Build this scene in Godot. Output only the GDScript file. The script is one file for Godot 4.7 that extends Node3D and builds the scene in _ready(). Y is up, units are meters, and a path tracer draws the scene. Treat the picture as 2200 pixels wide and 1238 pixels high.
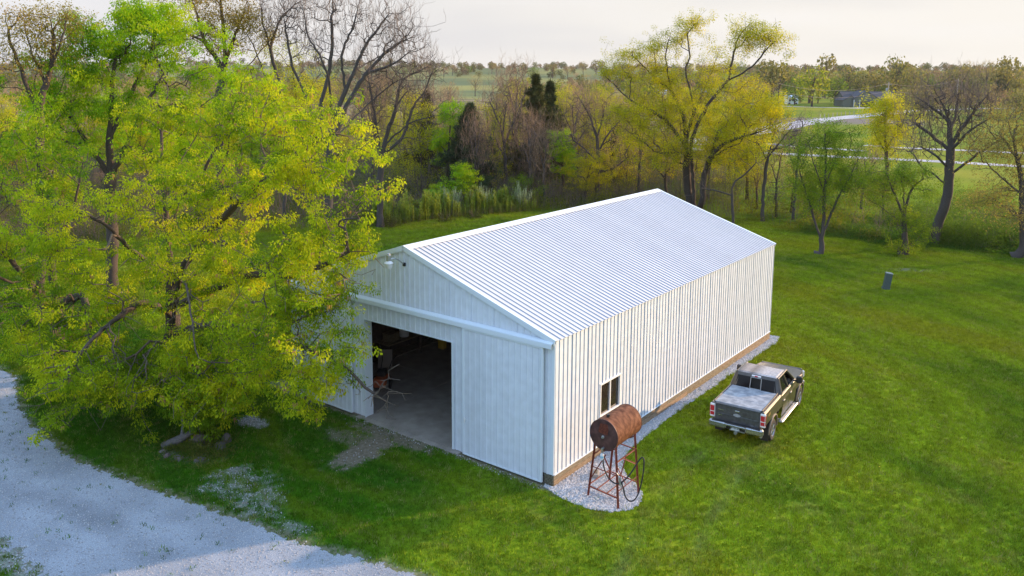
extends Node3D
# A white ribbed-metal farm building on a mown lawn, seen from the air in low evening sun.

var M := {}
var rng := RandomNumberGenerator.new()
var used := {}
var fine := FastNoiseLite.new()
var wide := FastNoiseLite.new()

const EYE := Vector3(13.155, 12.332, 19.394)
const RIGHT := Vector3(0.79456285, 0.00530849, -0.60715871)
const UPW := Vector3(-0.09477873, 0.98878848, -0.11538776)
const AHEAD := Vector3(-0.599739, -0.14922856, -0.78615772)

# ---------------------------------------------------------------- mesh building
class MB:
	var v := PackedVector3Array()
	var n := PackedVector3Array()
	var c := PackedColorArray()
	var i := PackedInt32Array()
	var tint := Color.WHITE

	func quad(a: Vector3, b: Vector3, d: Vector3, e: Vector3) -> void:   # counter-clockwise seen from outside
		var m := (b - a).cross(d - a) + (d - a).cross(e - a)
		m = m.normalized()
		var s := v.size()
		v.append(a); v.append(b); v.append(d); v.append(e)
		for k in 4:
			n.append(m); c.append(tint)
		i.append_array([s, s + 2, s + 1, s, s + 3, s + 2])

	func tri(a: Vector3, b: Vector3, d: Vector3) -> void:
		var m := (b - a).cross(d - a).normalized()
		var s := v.size()
		v.append(a); v.append(b); v.append(d)
		for k in 3:
			n.append(m); c.append(tint)
		i.append_array([s, s + 2, s + 1])

	func box(at: Vector3, size: Vector3, turn := Basis(), bevel := 0.0) -> void:
		var h := size * 0.5
		if bevel <= 0.0:
			for ax in 3:
				for sg in [-1.0, 1.0]:
					var w := Vector3(); w[ax] = sg * h[ax]
					var p := Vector3(); p[(ax + 1) % 3] = h[(ax + 1) % 3] * sg
					var q := Vector3(); q[(ax + 2) % 3] = h[(ax + 2) % 3]
					quad(at + turn * (w - p - q), at + turn * (w + p - q), at + turn * (w + p + q), at + turn * (w - p + q))
			return
		var g := h - Vector3.ONE * bevel
		for ax in 3:
			for sg in [-1.0, 1.0]:
				var w := Vector3(); w[ax] = sg * h[ax]
				var p := Vector3(); p[(ax + 1) % 3] = g[(ax + 1) % 3] * sg
				var q := Vector3(); q[(ax + 2) % 3] = g[(ax + 2) % 3]
				quad(at + turn * (w - p - q), at + turn * (w + p - q), at + turn * (w + p + q), at + turn * (w - p + q))
			var b := (ax + 1) % 3
			var d := (ax + 2) % 3
			for sb in [-1.0, 1.0]:
				for sd in [-1.0, 1.0]:
					var e := Vector3(); e[ax] = g[ax]
					var m1 := Vector3(); m1[b] = sb * h[b]; m1[d] = sd * g[d]
					var m2 := Vector3(); m2[b] = sb * g[b]; m2[d] = sd * h[d]
					if sb * sd > 0:
						quad(at + turn * (m2 - e), at + turn * (m2 + e), at + turn * (m1 + e), at + turn * (m1 - e))
					else:
						quad(at + turn * (m1 - e), at + turn * (m1 + e), at + turn * (m2 + e), at + turn * (m2 - e))
		for sx in [-1.0, 1.0]:
			for sy in [-1.0, 1.0]:
				for sz in [-1.0, 1.0]:
					var a := Vector3(sx * h.x, sy * g.y, sz * g.z)
					var b2 := Vector3(sx * g.x, sy * h.y, sz * g.z)
					var d2 := Vector3(sx * g.x, sy * g.y, sz * h.z)
					if sx * sy * sz > 0:
						tri(at + turn * a, at + turn * b2, at + turn * d2)
					else:
						tri(at + turn * a, at + turn * d2, at + turn * b2)

	func tube(pts: PackedVector3Array, rad: PackedFloat32Array, k: int, caps := false) -> void:
		var m := pts.size()
		if m < 2:
			return
		var t0 := (pts[1] - pts[0]).normalized()
		var u := t0.cross(Vector3(0.31, 0.2, 0.93)).normalized()
		if u.length() < 0.5:
			u = t0.cross(Vector3.RIGHT).normalized()
		var s := v.size()
		for a in m:
			var t := (pts[mini(a + 1, m - 1)] - pts[maxi(a - 1, 0)]).normalized()
			u = (u - t * u.dot(t)).normalized()
			var w := t.cross(u)
			for j in k:
				var an := TAU * j / k
				var d := u * cos(an) + w * sin(an)
				v.append(pts[a] + d * rad[a]); n.append(d); c.append(tint)
		for a in m - 1:
			for j in k:
				var p := s + a * k + j
				var q := s + a * k + (j + 1) % k
				i.append_array([p, q + k, q, p, p + k, q + k])
		if caps:
			for e in [0, m - 1]:
				var ax := (pts[1] - pts[0]).normalized() * -1.0 if e == 0 else (pts[m - 1] - pts[m - 2]).normalized()
				var ce := v.size()
				v.append(pts[e]); n.append(ax); c.append(tint)
				for j in k:
					v.append(v[s + e * k + j]); n.append(ax); c.append(tint)
				for j in k:
					var x := ce + 1 + j
					var y := ce + 1 + (j + 1) % k
					if e == 0:
						i.append_array([ce, x, y])
					else:
						i.append_array([ce, y, x])

	func bar(a: Vector3, b: Vector3, r: float, k := 6, caps := true) -> void:
		tube(PackedVector3Array([a, b]), PackedFloat32Array([r, r]), k, caps)

	func lathe(at: Vector3, axis: Vector3, prof: Array, k := 24) -> void:   # prof: [along, radius]
		var p := PackedVector3Array()
		var r := PackedFloat32Array()
		for e in prof:
			# every ring twice keeps edges crisp
			p.append(at + axis * e[0]); r.append(maxf(e[1], 0.0005))
		# flat shaded strips
		var u := axis.cross(Vector3(0.3, 0.9, 0.25)).normalized()
		var w := axis.cross(u)
		for a in p.size() - 1:
			for j in k:
				var a0 := TAU * j / k
				var a1 := TAU * (j + 1) / k
				var d0 := u * cos(a0) + w * sin(a0)
				var d1 := u * cos(a1) + w * sin(a1)
				var s := v.size()
				v.append(p[a] + d0 * r[a]); v.append(p[a] + d1 * r[a]); v.append(p[a + 1] + d1 * r[a + 1]); v.append(p[a + 1] + d0 * r[a + 1])
				var al := axis * (r[a] - r[a + 1])
				var run := (p[a + 1] - p[a]).dot(axis)
				n.append((d0 * run + al).normalized()); n.append((d1 * run + al).normalized()); n.append((d1 * run + al).normalized()); n.append((d0 * run + al).normalized())
				for q in 4: c.append(tint)
				i.append_array([s, s + 2, s + 1, s, s + 3, s + 2])

	func poly(pts: PackedVector2Array, f: Callable, back := false) -> void:   # flat polygon placed by f(Vector2) -> Vector3
		var t := Geometry2D.triangulate_polygon(pts)
		for a in range(0, t.size(), 3):
			var p: Vector3 = f.call(pts[t[a]])
			var q: Vector3 = f.call(pts[t[a + 1]])
			var r: Vector3 = f.call(pts[t[a + 2]])
			if back: tri(p, r, q)
			else: tri(p, q, r)

	func mesh(m: Material) -> ArrayMesh:
		var am := ArrayMesh.new()
		if v.is_empty():
			return am
		var ar := []
		ar.resize(Mesh.ARRAY_MAX)
		ar[Mesh.ARRAY_VERTEX] = v
		ar[Mesh.ARRAY_NORMAL] = n
		ar[Mesh.ARRAY_COLOR] = c
		ar[Mesh.ARRAY_INDEX] = i
		am.add_surface_from_arrays(Mesh.PRIMITIVE_TRIANGLES, ar)
		am.surface_set_material(0, m)
		return am

# ---------------------------------------------------------------- naming
func numbered(called: String) -> String:
	if not used.has(called):
		used[called] = 0
		return called
	used[called] += 1
	return "%s_%03d" % [called, used[called]]

func tag(o: Node, label := "", category := "", group := "", kind := "") -> void:
	if label: o.set_meta("label", label)
	if category: o.set_meta("category", category)
	if group: o.set_meta("group", group)
	if kind: o.set_meta("kind", kind)

func thing(called: String, label: String, category: String, at := Vector3.ZERO, turn := 0.0, group := "") -> Node3D:
	var o := Node3D.new()
	o.name = numbered(called)
	add_child(o)
	o.position = at
	o.rotation.y = turn
	tag(o, label, category, group)
	return o

func part(called: String, mesh: Mesh, parent: Node, label := "", kind := "") -> MeshInstance3D:
	var o := MeshInstance3D.new()
	o.mesh = mesh
	o.name = called
	if parent == self:
		o.name = numbered(called)
		add_child(o)
	else:
		var k := 0
		var nm := called
		while parent.has_node(NodePath(nm)):
			k += 1
			nm = "%s_%03d" % [called, k]
		o.name = nm
		parent.add_child(o)
	tag(o, label, "", "", kind)
	return o

func scatter(called: String, mesh: Mesh, where: Array[Transform3D], tints: PackedColorArray, parent: Node, kind := "stuff") -> MultiMeshInstance3D:
	var mm := MultiMesh.new()
	mm.transform_format = MultiMesh.TRANSFORM_3D
	mm.use_colors = tints.size() > 0
	mm.mesh = mesh
	mm.instance_count = where.size()
	for k in where.size():
		mm.set_instance_transform(k, where[k])
		if tints.size(): mm.set_instance_color(k, tints[k])
	var o := MultiMeshInstance3D.new()
	o.multimesh = mm
	o.name = numbered(called) if parent == self else called
	parent.add_child(o, true)
	tag(o, "", "", "", kind)
	return o

func rnd(a: float, b: float) -> float:
	return rng.randf_range(a, b)

func lin(r: float, g: float, b: float) -> Color:
	return Color(r, g, b).linear_to_srgb()

# ---------------------------------------------------------------- materials
func noise_tex(freq: float, lo: Color, hi: Color, kind := FastNoiseLite.TYPE_SIMPLEX_SMOOTH, size := 512, oct := 4, seed_ := 1, normal := false) -> NoiseTexture2D:
	var f := FastNoiseLite.new()
	f.noise_type = kind
	f.frequency = freq
	f.fractal_octaves = oct
	f.seed = seed_
	var t := NoiseTexture2D.new()
	t.width = size
	t.height = size
	t.seamless = true
	t.noise = f
	if normal:
		t.as_normal_map = true
		t.bump_strength = 6.0
	else:
		var g := Gradient.new()
		g.set_color(0, lo); g.set_color(1, hi)
		t.color_ramp = g
	return t

func mat(key: String, col: Color, rough: float, tex: Texture2D = null, scale := 1.0, metal := 0.0, vcol := false) -> StandardMaterial3D:
	var m := StandardMaterial3D.new()
	m.resource_name = key
	m.albedo_color = col
	m.roughness = rough
	m.metallic = metal
	if tex:
		m.albedo_texture = tex
		m.uv1_triplanar = true
		m.uv1_world_triplanar = true
		m.uv1_scale = Vector3.ONE * scale
	m.vertex_color_use_as_albedo = vcol
	M[key] = m
	return m

func leaf_mat(key: String, through: float) -> void:
	var m := mat(key, Color.WHITE, 0.55, null, 1.0, 0.0, true)
	m.backlight_enabled = true
	m.backlight = Color(through, through, through * 0.8)
	m.cull_mode = BaseMaterial3D.CULL_DISABLED
	m.metallic_specular = 0.2

func make_materials() -> void:
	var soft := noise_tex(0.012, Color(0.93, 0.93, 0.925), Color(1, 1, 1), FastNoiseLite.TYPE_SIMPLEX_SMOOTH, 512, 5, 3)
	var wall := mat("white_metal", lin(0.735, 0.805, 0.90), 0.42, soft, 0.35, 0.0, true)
	wall.cull_mode = BaseMaterial3D.CULL_DISABLED
	var rough := noise_tex(0.02, Color(0.3, 0.3, 0.3), Color(0.6, 0.6, 0.6), FastNoiseLite.TYPE_SIMPLEX_SMOOTH, 512, 4, 8)
	wall.roughness = 1.0
	wall.roughness_texture = rough
	var roof := mat("roof_metal", lin(0.67, 0.66, 0.655), 0.38, noise_tex(0.01, Color(0.95, 0.95, 0.95), Color(1, 1, 1), FastNoiseLite.TYPE_SIMPLEX_SMOOTH, 512, 5, 13), 0.3, 0.0, true)
	roof.cull_mode = BaseMaterial3D.CULL_DISABLED
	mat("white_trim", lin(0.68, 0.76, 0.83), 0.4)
	mat("white_paint", lin(0.78, 0.79, 0.8), 0.5)
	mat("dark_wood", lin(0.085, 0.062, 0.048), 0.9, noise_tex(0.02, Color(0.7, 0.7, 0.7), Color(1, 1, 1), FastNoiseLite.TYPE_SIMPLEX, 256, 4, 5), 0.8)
	mat("concrete", lin(0.38, 0.345, 0.31), 0.85, noise_tex(0.01, Color(0.82, 0.81, 0.8), Color(1, 1, 1), FastNoiseLite.TYPE_SIMPLEX_SMOOTH, 512, 6, 7), 0.25)
	for k in 4:
		var f := noise_tex(0.03, [Color(0.62, 0.55, 0.46), Color(0.6, 0.54, 0.42), Color(0.7, 0.62, 0.5), Color(0.56, 0.53, 0.45)][k], Color(1, 1, 1), FastNoiseLite.TYPE_SIMPLEX, 256, 5, 20 + k)
		var m := mat("board%d" % k, [lin(0.37, 0.30, 0.22), lin(0.32, 0.28, 0.20), lin(0.42, 0.335, 0.25), lin(0.34, 0.305, 0.245)][k], 0.85, f, 1.0)
		m.uv1_scale = Vector3(1.2, 5.0, 0.35)
	mat("gravel", lin(0.55, 0.59, 0.64), 0.95, noise_tex(0.09, Color(0.64, 0.64, 0.65), Color(1, 1, 1), FastNoiseLite.TYPE_CELLULAR, 512, 3, 31), 0.8)
	var gn := noise_tex(0.08, Color.BLACK, Color.WHITE, FastNoiseLite.TYPE_CELLULAR, 512, 3, 31, true)
	M["gravel"].normal_enabled = true
	M["gravel"].normal_texture = gn
	M["gravel"].normal_scale = 0.9
	M["gravel"].vertex_color_use_as_albedo = true
	mat("stone", Color.WHITE, 0.9, null, 1.0, 0.0, true)
	var gr := mat("ground", Color.WHITE, 0.95, noise_tex(0.03, Color(0.72, 0.74, 0.7), Color(1, 1, 1), FastNoiseLite.TYPE_SIMPLEX, 512, 5, 41), 0.35, 0.0, true)
	gr.metallic_specular = 0.15
	mat("grass_blade", Color.WHITE, 0.7, null, 1.0, 0.0, true)
	M["grass_blade"].backlight_enabled = true
	M["grass_blade"].backlight = Color(0.5, 0.5, 0.4)
	M["grass_blade"].cull_mode = BaseMaterial3D.CULL_DISABLED
	M["grass_blade"].metallic_specular = 0.12
	mat("bark", Color.WHITE, 0.95, noise_tex(0.05, Color(0.55, 0.55, 0.55), Color(1, 1, 1), FastNoiseLite.TYPE_SIMPLEX, 256, 4, 51), 1.2, 0.0, true)
	mat("twig", Color.WHITE, 0.9, null, 1.0, 0.0, true)
	leaf_mat("leaf", 1.0)
	leaf_mat("needle", 0.3)
	mat("road", lin(0.40, 0.40, 0.42), 0.95)
	var rust := mat("rust", lin(0.31, 0.145, 0.08), 0.78, noise_tex(0.012, Color(0.5, 0.45, 0.46), Color(1, 1, 1), FastNoiseLite.TYPE_SIMPLEX_SMOOTH, 512, 6, 61), 0.7)
	rust.metallic_specular = 0.25
	mat("rust_end_shade", lin(0.13, 0.055, 0.05), 0.6, noise_tex(0.012, Color(0.5, 0.45, 0.5), Color(1, 1, 1), FastNoiseLite.TYPE_SIMPLEX_SMOOTH, 256, 5, 62), 0.9)  # shell rust with the purple shade of the tank's end painted in
	mat("rust_patch", lin(0.2, 0.045, 0.022), 0.7, noise_tex(0.03, Color(0.6, 0.5, 0.5), Color(1, 1, 1), FastNoiseLite.TYPE_SIMPLEX_SMOOTH, 256, 5, 63), 1.5)
	mat("red_iron", lin(0.33, 0.075, 0.04), 0.6, noise_tex(0.03, Color(0.6, 0.55, 0.55), Color(1, 1, 1), FastNoiseLite.TYPE_SIMPLEX, 256, 5, 64), 2.0)
	mat("black_rubber", lin(0.012, 0.012, 0.014), 0.6)
	mat("galvanised", lin(0.42, 0.44, 0.46), 0.4, null, 1.0, 0.7)
	mat("chrome", lin(0.60, 0.61, 0.62), 0.22, noise_tex(0.03, Color(0.6, 0.6, 0.6), Color(1, 1, 1), FastNoiseLite.TYPE_SIMPLEX, 256, 4, 66), 3.0, 0.75)
	mat("frosted", lin(0.7, 0.72, 0.74), 0.3)
	var dust := noise_tex(0.012, Color(0.68, 0.66, 0.65), Color(1, 1, 1), FastNoiseLite.TYPE_SIMPLEX_SMOOTH, 512, 5, 71)
	var car := mat("car_paint", lin(0.078, 0.069, 0.058), 0.32, dust, 0.9)
	car.clearcoat_enabled = true
	car.clearcoat = 0.6
	car.clearcoat_roughness = 0.22
	var rd := mat("roof_dust_glare", Color.WHITE, 0.4, dust, 1.3, 0.0, true)  # dust, with glare and reflection painted in by vertex colour
	rd.clearcoat_enabled = true
	rd.clearcoat = 0.5
	var tail := mat("tail_paint_shade", lin(0.085, 0.095, 0.108), 0.4, dust, 0.9)  # the body paint made cooler, standing in for shade on the tailgate
	tail.clearcoat_enabled = true
	tail.clearcoat = 0.3
	tail.clearcoat_roughness = 0.3
	mat("dusty_cover", lin(0.42, 0.44, 0.47), 0.6, noise_tex(0.006, Color(0.66, 0.68, 0.7), Color(1, 1, 1), FastNoiseLite.TYPE_SIMPLEX_SMOOTH, 512, 6, 72), 0.9)
	mat("dusty_flare", lin(0.30, 0.25, 0.2), 0.6, dust, 1.2)
	mat("black_plastic", lin(0.02, 0.02, 0.022), 0.5)
	var gl := mat("dark_glass", lin(0.012, 0.012, 0.013), 0.06)
	gl.metallic_specular = 0.3
	mat("window_glass", lin(0.03, 0.026, 0.02), 0.05)
	mat("red_lens", lin(0.5, 0.03, 0.045), 0.2)
	mat("white_lens", lin(0.75, 0.73, 0.74), 0.2)
	mat("tyre", lin(0.035, 0.033, 0.032), 0.85)
	mat("plate", lin(0.62, 0.70, 0.76), 0.4)
	mat("plate_blue", lin(0.25, 0.5, 0.68), 0.4)
	mat("ink", lin(0.015, 0.02, 0.05), 0.5)
	mat("gold", lin(0.55, 0.38, 0.12), 0.35, null, 1.0, 0.3)
	mat("cloth", lin(0.08, 0.075, 0.07), 0.9)
	mat("ped_green", lin(0.075, 0.115, 0.115), 0.55, noise_tex(0.03, Color(0.75, 0.75, 0.75), Color(1, 1, 1), FastNoiseLite.TYPE_SIMPLEX, 256, 4, 73), 1.5)
	mat("orange", lin(0.42, 0.10, 0.04), 0.5)
	mat("yellow", lin(0.55, 0.36, 0.03), 0.5)
	mat("siding_green", lin(0.11, 0.13, 0.11), 0.8)
	mat("shingle", lin(0.065, 0.065, 0.075), 0.9)
	mat("blue_roof", lin(0.12, 0.22, 0.42), 0.5)
	mat("pole_wood", lin(0.42, 0.36, 0.32), 0.85)
	mat("wire", lin(0.55, 0.38, 0.30), 0.5)
	mat("hay", lin(0.2, 0.15, 0.1), 0.95)
	mat("filter_white", lin(0.72, 0.74, 0.78), 0.4)
	mat("soil", lin(0.22, 0.19, 0.16), 0.95, null, 1.0, 0.0, true)

# ---------------------------------------------------------------- the lie of the land
func land(x: float, z: float) -> float:
	var r := Vector2(x - EYE.x, z - EYE.z).length()
	var h := 0.0
	h += smoothstep(400.0, 1150.0, r) * (19.0 + 9.0 * wide.get_noise_2d(x * 0.25, z * 0.25))
	h += smoothstep(90.0, 200.0, r) * (1.0 - smoothstep(400.0, 600.0, r)) * 0.7 * wide.get_noise_2d(x, z)
	return h

func column(x: float, z: float) -> float:    # which way a spot lies from the viewpoint: -1.1 is the far left, 1.1 the far right
	var d := Vector3(x, 0, z) - EYE
	var f := d.dot(Vector3(AHEAD.x, 0, AHEAD.z).normalized())
	return d.dot(Vector3(RIGHT.x, 0, RIGHT.z).normalized()) / maxf(f, 0.5)

# ---------------------------------------------------------------- the building
const BW := 12.36
const BL := 18.11
const BH := 4.6
const RISE := 2.02
const RIB := 0.2286

func ribbed(b: MB, f: Callable, a0: float, a1: float, lo: Callable, hi: Callable, phase := 0.0, deep := 0.019) -> void:
	# a ribbed sheet: f(along, up, out) -> Vector3; lo/hi give the lower and upper edge at each place along
	var tone := rnd(0.93, 1.0)
	var st: Array[Vector2] = []
	st.append(Vector2(a0, 0))
	var k := floori((a0 - phase) / RIB)
	while phase + k * RIB < a1 + 0.05:
		var cx := phase + k * RIB
		for e in [[-0.032, 0.0], [-0.013, 1.0], [0.013, 1.0], [0.032, 0.0]]:
			var px: float = cx + e[0]
			if px > a0 + 0.001 and px < a1 - 0.001: st.append(Vector2(px, e[1] * deep))
		k += 1
	st.append(Vector2(a1, 0))
	for j in st.size() - 1:
		var p := st[j]
		var q := st[j + 1]
		var l0: float = lo.call(p.x); var l1: float = lo.call(q.x)
		var h0: float = hi.call(p.x); var h1: float = hi.call(q.x)
		if h0 - l0 < 0.003 and h1 - l1 < 0.003: continue
		b.tint = (Color(0.40, 0.46, 0.58) if deep > 0.02 else Color(0.50, 0.54, 0.62)) if q.y > p.y + 0.001 else Color(tone, tone, tone)   # shade on one flank of each rib, painted by the tint
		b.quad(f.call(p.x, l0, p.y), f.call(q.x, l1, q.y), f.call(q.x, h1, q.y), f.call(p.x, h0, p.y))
	b.tint = Color.WHITE

func roof_y(x: float) -> float:    # height of the roof plane over x
	return BH + RISE * (1.0 - absf(x + BW / 2.0) / (BW / 2.0))

func barn() -> void:
	var t := thing("barn", "long white ribbed metal farm building with low gable roof and open sliding doors", "barn")
	var same := func(v: float) -> Callable: return func(_x: float) -> float: return v
	var h0 := 0.387
	# right-hand long wall
	var rw := Node3D.new(); rw.name = "side_wall"; t.add_child(rw)
	var zw := [2.61, 3.86, 1.36, 2.45]   # window: from, to, sill, head (measured along the wall)
	var a := 0.0
	while a < BL - 0.01:
		var e := minf(a + 0.9144, BL)
		var b := MB.new()
		var f := func(s: float, y: float, o: float) -> Vector3: return Vector3(o, y, -s)
		var cuts := [a]
		for c in [zw[0], zw[1]]:
			if c > a + 0.01 and c < e - 0.01: cuts.append(c)
		cuts.append(e)
		for q in cuts.size() - 1:
			var mid: float = (cuts[q] + cuts[q + 1]) / 2
			if mid > zw[0] and mid < zw[1]:
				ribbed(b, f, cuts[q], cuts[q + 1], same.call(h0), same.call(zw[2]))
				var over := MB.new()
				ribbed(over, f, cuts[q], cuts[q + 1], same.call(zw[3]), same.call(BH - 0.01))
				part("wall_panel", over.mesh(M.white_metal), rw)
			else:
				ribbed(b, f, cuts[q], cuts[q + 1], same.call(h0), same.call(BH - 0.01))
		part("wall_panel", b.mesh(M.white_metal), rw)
		a += 0.9144
	# the far and the left-hand walls, seen only from inside or from another side
	for side in 2:
		var w := Node3D.new(); w.name = ["back_wall", "far_side_wall"][side]; t.add_child(w)
		var b := MB.new()
		if side == 0:
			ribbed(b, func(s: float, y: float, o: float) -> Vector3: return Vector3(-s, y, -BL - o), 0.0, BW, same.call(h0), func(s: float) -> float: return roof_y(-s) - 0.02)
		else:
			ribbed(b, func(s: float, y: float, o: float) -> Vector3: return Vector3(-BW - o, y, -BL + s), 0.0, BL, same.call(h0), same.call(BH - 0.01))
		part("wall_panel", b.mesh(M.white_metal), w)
	# front: gable above the door track, sheets beside and above the opening
	var fw := Node3D.new(); fw.name = "front_wall"; t.add_child(fw)
	var ff := func(s: float, y: float, o: float) -> Vector3: return Vector3(-BW + s, y, o)
	a = 0.0
	var ox0 := BW - 8.26
	var ox1 := BW - 4.04
	while a < BW - 0.01:
		var e := minf(a + 0.9144, BW)
		var b := MB.new()
		var cuts := [a]
		for c in [ox0, BW / 2, ox1]:
			if c > a + 0.01 and c < e - 0.01: cuts.append(c)
		cuts.append(e)
		for q in cuts.size() - 1:
			var mid: float = (cuts[q] + cuts[q + 1]) / 2
			var top := func(s: float) -> float: return roof_y(-BW + s) - 0.02
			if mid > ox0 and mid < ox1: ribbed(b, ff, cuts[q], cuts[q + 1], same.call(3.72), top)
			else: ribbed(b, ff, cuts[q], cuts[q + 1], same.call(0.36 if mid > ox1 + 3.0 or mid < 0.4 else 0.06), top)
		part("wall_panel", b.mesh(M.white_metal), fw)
		a += 0.9144
	# corner and edge trims
	var tr := MB.new()
	tr.box(Vector3(-0.045, (h0 + BH) / 2 - 0.05, 0.006), Vector3(0.11, BH - h0 - 0.1, 0.058), Basis(), 0.006)
	part("corner_trim", tr.mesh(M.white_trim), t)
	tr = MB.new()
	tr.box(Vector3(0.014, h0 - 0.012, -BL / 2), Vector3(0.034, 0.028, BL - 0.02))
	part("drip_edge", tr.mesh(M.white_trim), t)
	# jambs and head of the door opening
	tr = MB.new()
	tr.box(Vector3(-8.26 + 0.012, 1.87, -0.16), Vector3(0.03, 3.72, 0.38))
	part("door_jamb", tr.mesh(M.white_trim), t)
	tr = MB.new()
	tr.box(Vector3(-4.04 - 0.012, 1.87, -0.13), Vector3(0.03, 3.72, 0.32))
	tr.box(Vector3(-4.0, 1.89, 0.024), Vector3(0.07, 3.68, 0.012))
	part("door_jamb", tr.mesh(M.white_trim), t)
	tr = MB.new()
	tr.box(Vector3(-6.15, 3.725, -0.14), Vector3(4.2, 0.03, 0.32))
	part("door_head", tr.mesh(M.white_trim), t)
	# track cover
	tr = MB.new()
	tr.box(Vector3(-BW / 2, 4.54, 0.085), Vector3(BW - 0.06, 0.03, 0.16), Basis(Vector3.RIGHT, 0.45), 0.006)
	tr.box(Vector3(-BW / 2, 4.435, 0.162), Vector3(BW - 0.06, 0.14, 0.014), Basis(), 0.004)
	part("track_cover", tr.mesh(M.white_trim), t)
	tr = MB.new()
	tr.box(Vector3(-BW / 2, 4.42, 0.08), Vector3(BW - 0.4, 0.06, 0.05))
	part("door_track", tr.mesh(M.galvanised), t)
	# sliding doors: right-hand one, and the left-hand one behind the tree
	for side in 2:
		var dr := Node3D.new(); dr.name = "sliding_door" if side == 0 else "sliding_door_001"; t.add_child(dr)
		var x0: float = [-3.52, -11.95][side]
		var x1: float = [-0.36, -8.86][side]
		a = x0
		while a < x1 - 0.01:
			var e := minf(a + 0.9144, x1)
			var b := MB.new()
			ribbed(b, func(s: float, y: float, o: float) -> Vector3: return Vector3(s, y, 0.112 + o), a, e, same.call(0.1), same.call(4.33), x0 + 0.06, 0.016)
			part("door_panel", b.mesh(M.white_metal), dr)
			a += 0.9144
		var fr := MB.new()
		for s in [x0, x1]:
			fr.box(Vector3(s + (0.03 if s == x0 else -0.03), 2.22, 0.097), Vector3(0.07, 4.28, 0.085), Basis(), 0.008)
		fr.box(Vector3((x0 + x1) / 2, 4.34, 0.1), Vector3(x1 - x0, 0.07, 0.09), Basis(), 0.008)
		fr.box(Vector3((x0 + x1) / 2, 0.1, 0.097), Vector3(x1 - x0 - 0.1, 0.05, 0.06))
		part("door_frame", fr.mesh(M.white_trim), dr)
		for s in [x0 + 0.35, x1 - 0.35]:
			var rl := MB.new()
			rl.box(Vector3(s, 4.40, 0.1), Vector3(0.16, 0.05, 0.04))
			part("roller_hanger", rl.mesh(M.galvanised), dr)
		var hd := MB.new()
		var hx: float = [x0 + 0.1, x1 - 0.1][side]
		hd.box(Vector3(hx, 1.28, 0.155), Vector3(0.03, 0.2, 0.03), Basis(), 0.006)
		hd.box(Vector3(hx, 1.28, 0.135), Vector3(0.05, 0.05, 0.05))
		part("handle", hd.mesh(M.white_paint), dr)
	# treated plank skirt under the sheets: two courses along the side, end-jointed
	var sk := Node3D.new(); sk.name = "plank_skirt"; t.add_child(sk)
	for row in 2:
		a = 0.0
		var first := true
		while a < BL - 0.05:
			var ln := (2.6 if row == 1 else 4.3) if first else 4.88
			first = false
			var e := minf(a + ln, BL)
			var b := MB.new()
			b.box(Vector3(-0.016 + rnd(-0.003, 0.003), 0.094 + row * 0.194 - 0.005, -(a + e) / 2), Vector3(0.042, 0.186, e - a - 0.012), Basis(), 0.005)
			part("plank", b.mesh(M["board%d" % rng.randi_range(0, 3)]), sk)
			a += ln
	var cb := MB.new()
	cb.box(Vector3(-0.17, 0.17, 0.012), Vector3(0.33, 0.36, 0.045), Basis(), 0.006)
	part("plank", cb.mesh(mat("corner_board", lin(0.16, 0.16, 0.13), 0.9, M["board1"].albedo_texture, 1.5)), sk)
	cb = MB.new()
	cb.box(Vector3(-BW + 0.17, 0.17, 0.012), Vector3(0.33, 0.36, 0.045), Basis(), 0.006)
	part("plank", cb.mesh(M["corner_board"]), sk)
	# window in the side wall
	var wn := Node3D.new(); wn.name = "window"; t.add_child(wn)
	var wf := MB.new()
	var wz: float = -(zw[0] + zw[1]) / 2.0
	for s in [zw[0], zw[1]]:
		wf.box(Vector3(0.0, (zw[2] + zw[3]) / 2, -s), Vector3(0.075, zw[3] - zw[2] + 0.05, 0.055), Basis(), 0.006)
	for y in [zw[2], zw[3]]:
		wf.box(Vector3(0.002, y, wz), Vector3(0.085, 0.055, zw[1] - zw[0] + 0.07), Basis(), 0.006)
	wf.box(Vector3(-0.004, (zw[2] + zw[3]) / 2, wz), Vector3(0.05, zw[3] - zw[2], 0.05))
	part("frame", wf.mesh(M.white_paint), wn)
	for k in 2:
		var pn := MB.new()
		pn.box(Vector3(-0.03 - 0.014 * k, (zw[2] + zw[3]) / 2, wz + [0.3, -0.3][k]), Vector3(0.008, zw[3] - zw[2] - 0.05, 0.56))
		part("pane", pn.mesh(M.window_glass), wn)
	# roof sheets, ridge cap, rake trims
	var rf := Node3D.new(); rf.name = "roof"; t.add_child(rf)
	var half := BW / 2 + 0.05
	var run := sqrt(half * half + pow(RISE * half / (BW / 2), 2))
	var dir := Vector3(-BW / 2, RISE, 0).normalized()
	for side in 2:
		a = -0.03
		while a < BL + 0.02:
			var e := minf(a + 0.9144, BL + 0.05)
			var b := MB.new()
			var nrm := Vector3(RISE, BW / 2, 0).normalized()
			var f := func(s: float, u: float, o: float) -> Vector3:
				var p: Vector3 = Vector3(0.05, BH + 0.012 - RISE * 0.05 / (BW / 2), -s) + dir * u + nrm * o
				if side == 1: p.x = -BW - p.x
				return p
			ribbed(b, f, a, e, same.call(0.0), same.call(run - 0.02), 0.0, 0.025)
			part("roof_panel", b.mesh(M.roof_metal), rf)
			a += 0.9144
	var nr := Vector3(RISE, BW / 2, 0).normalized()
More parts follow.
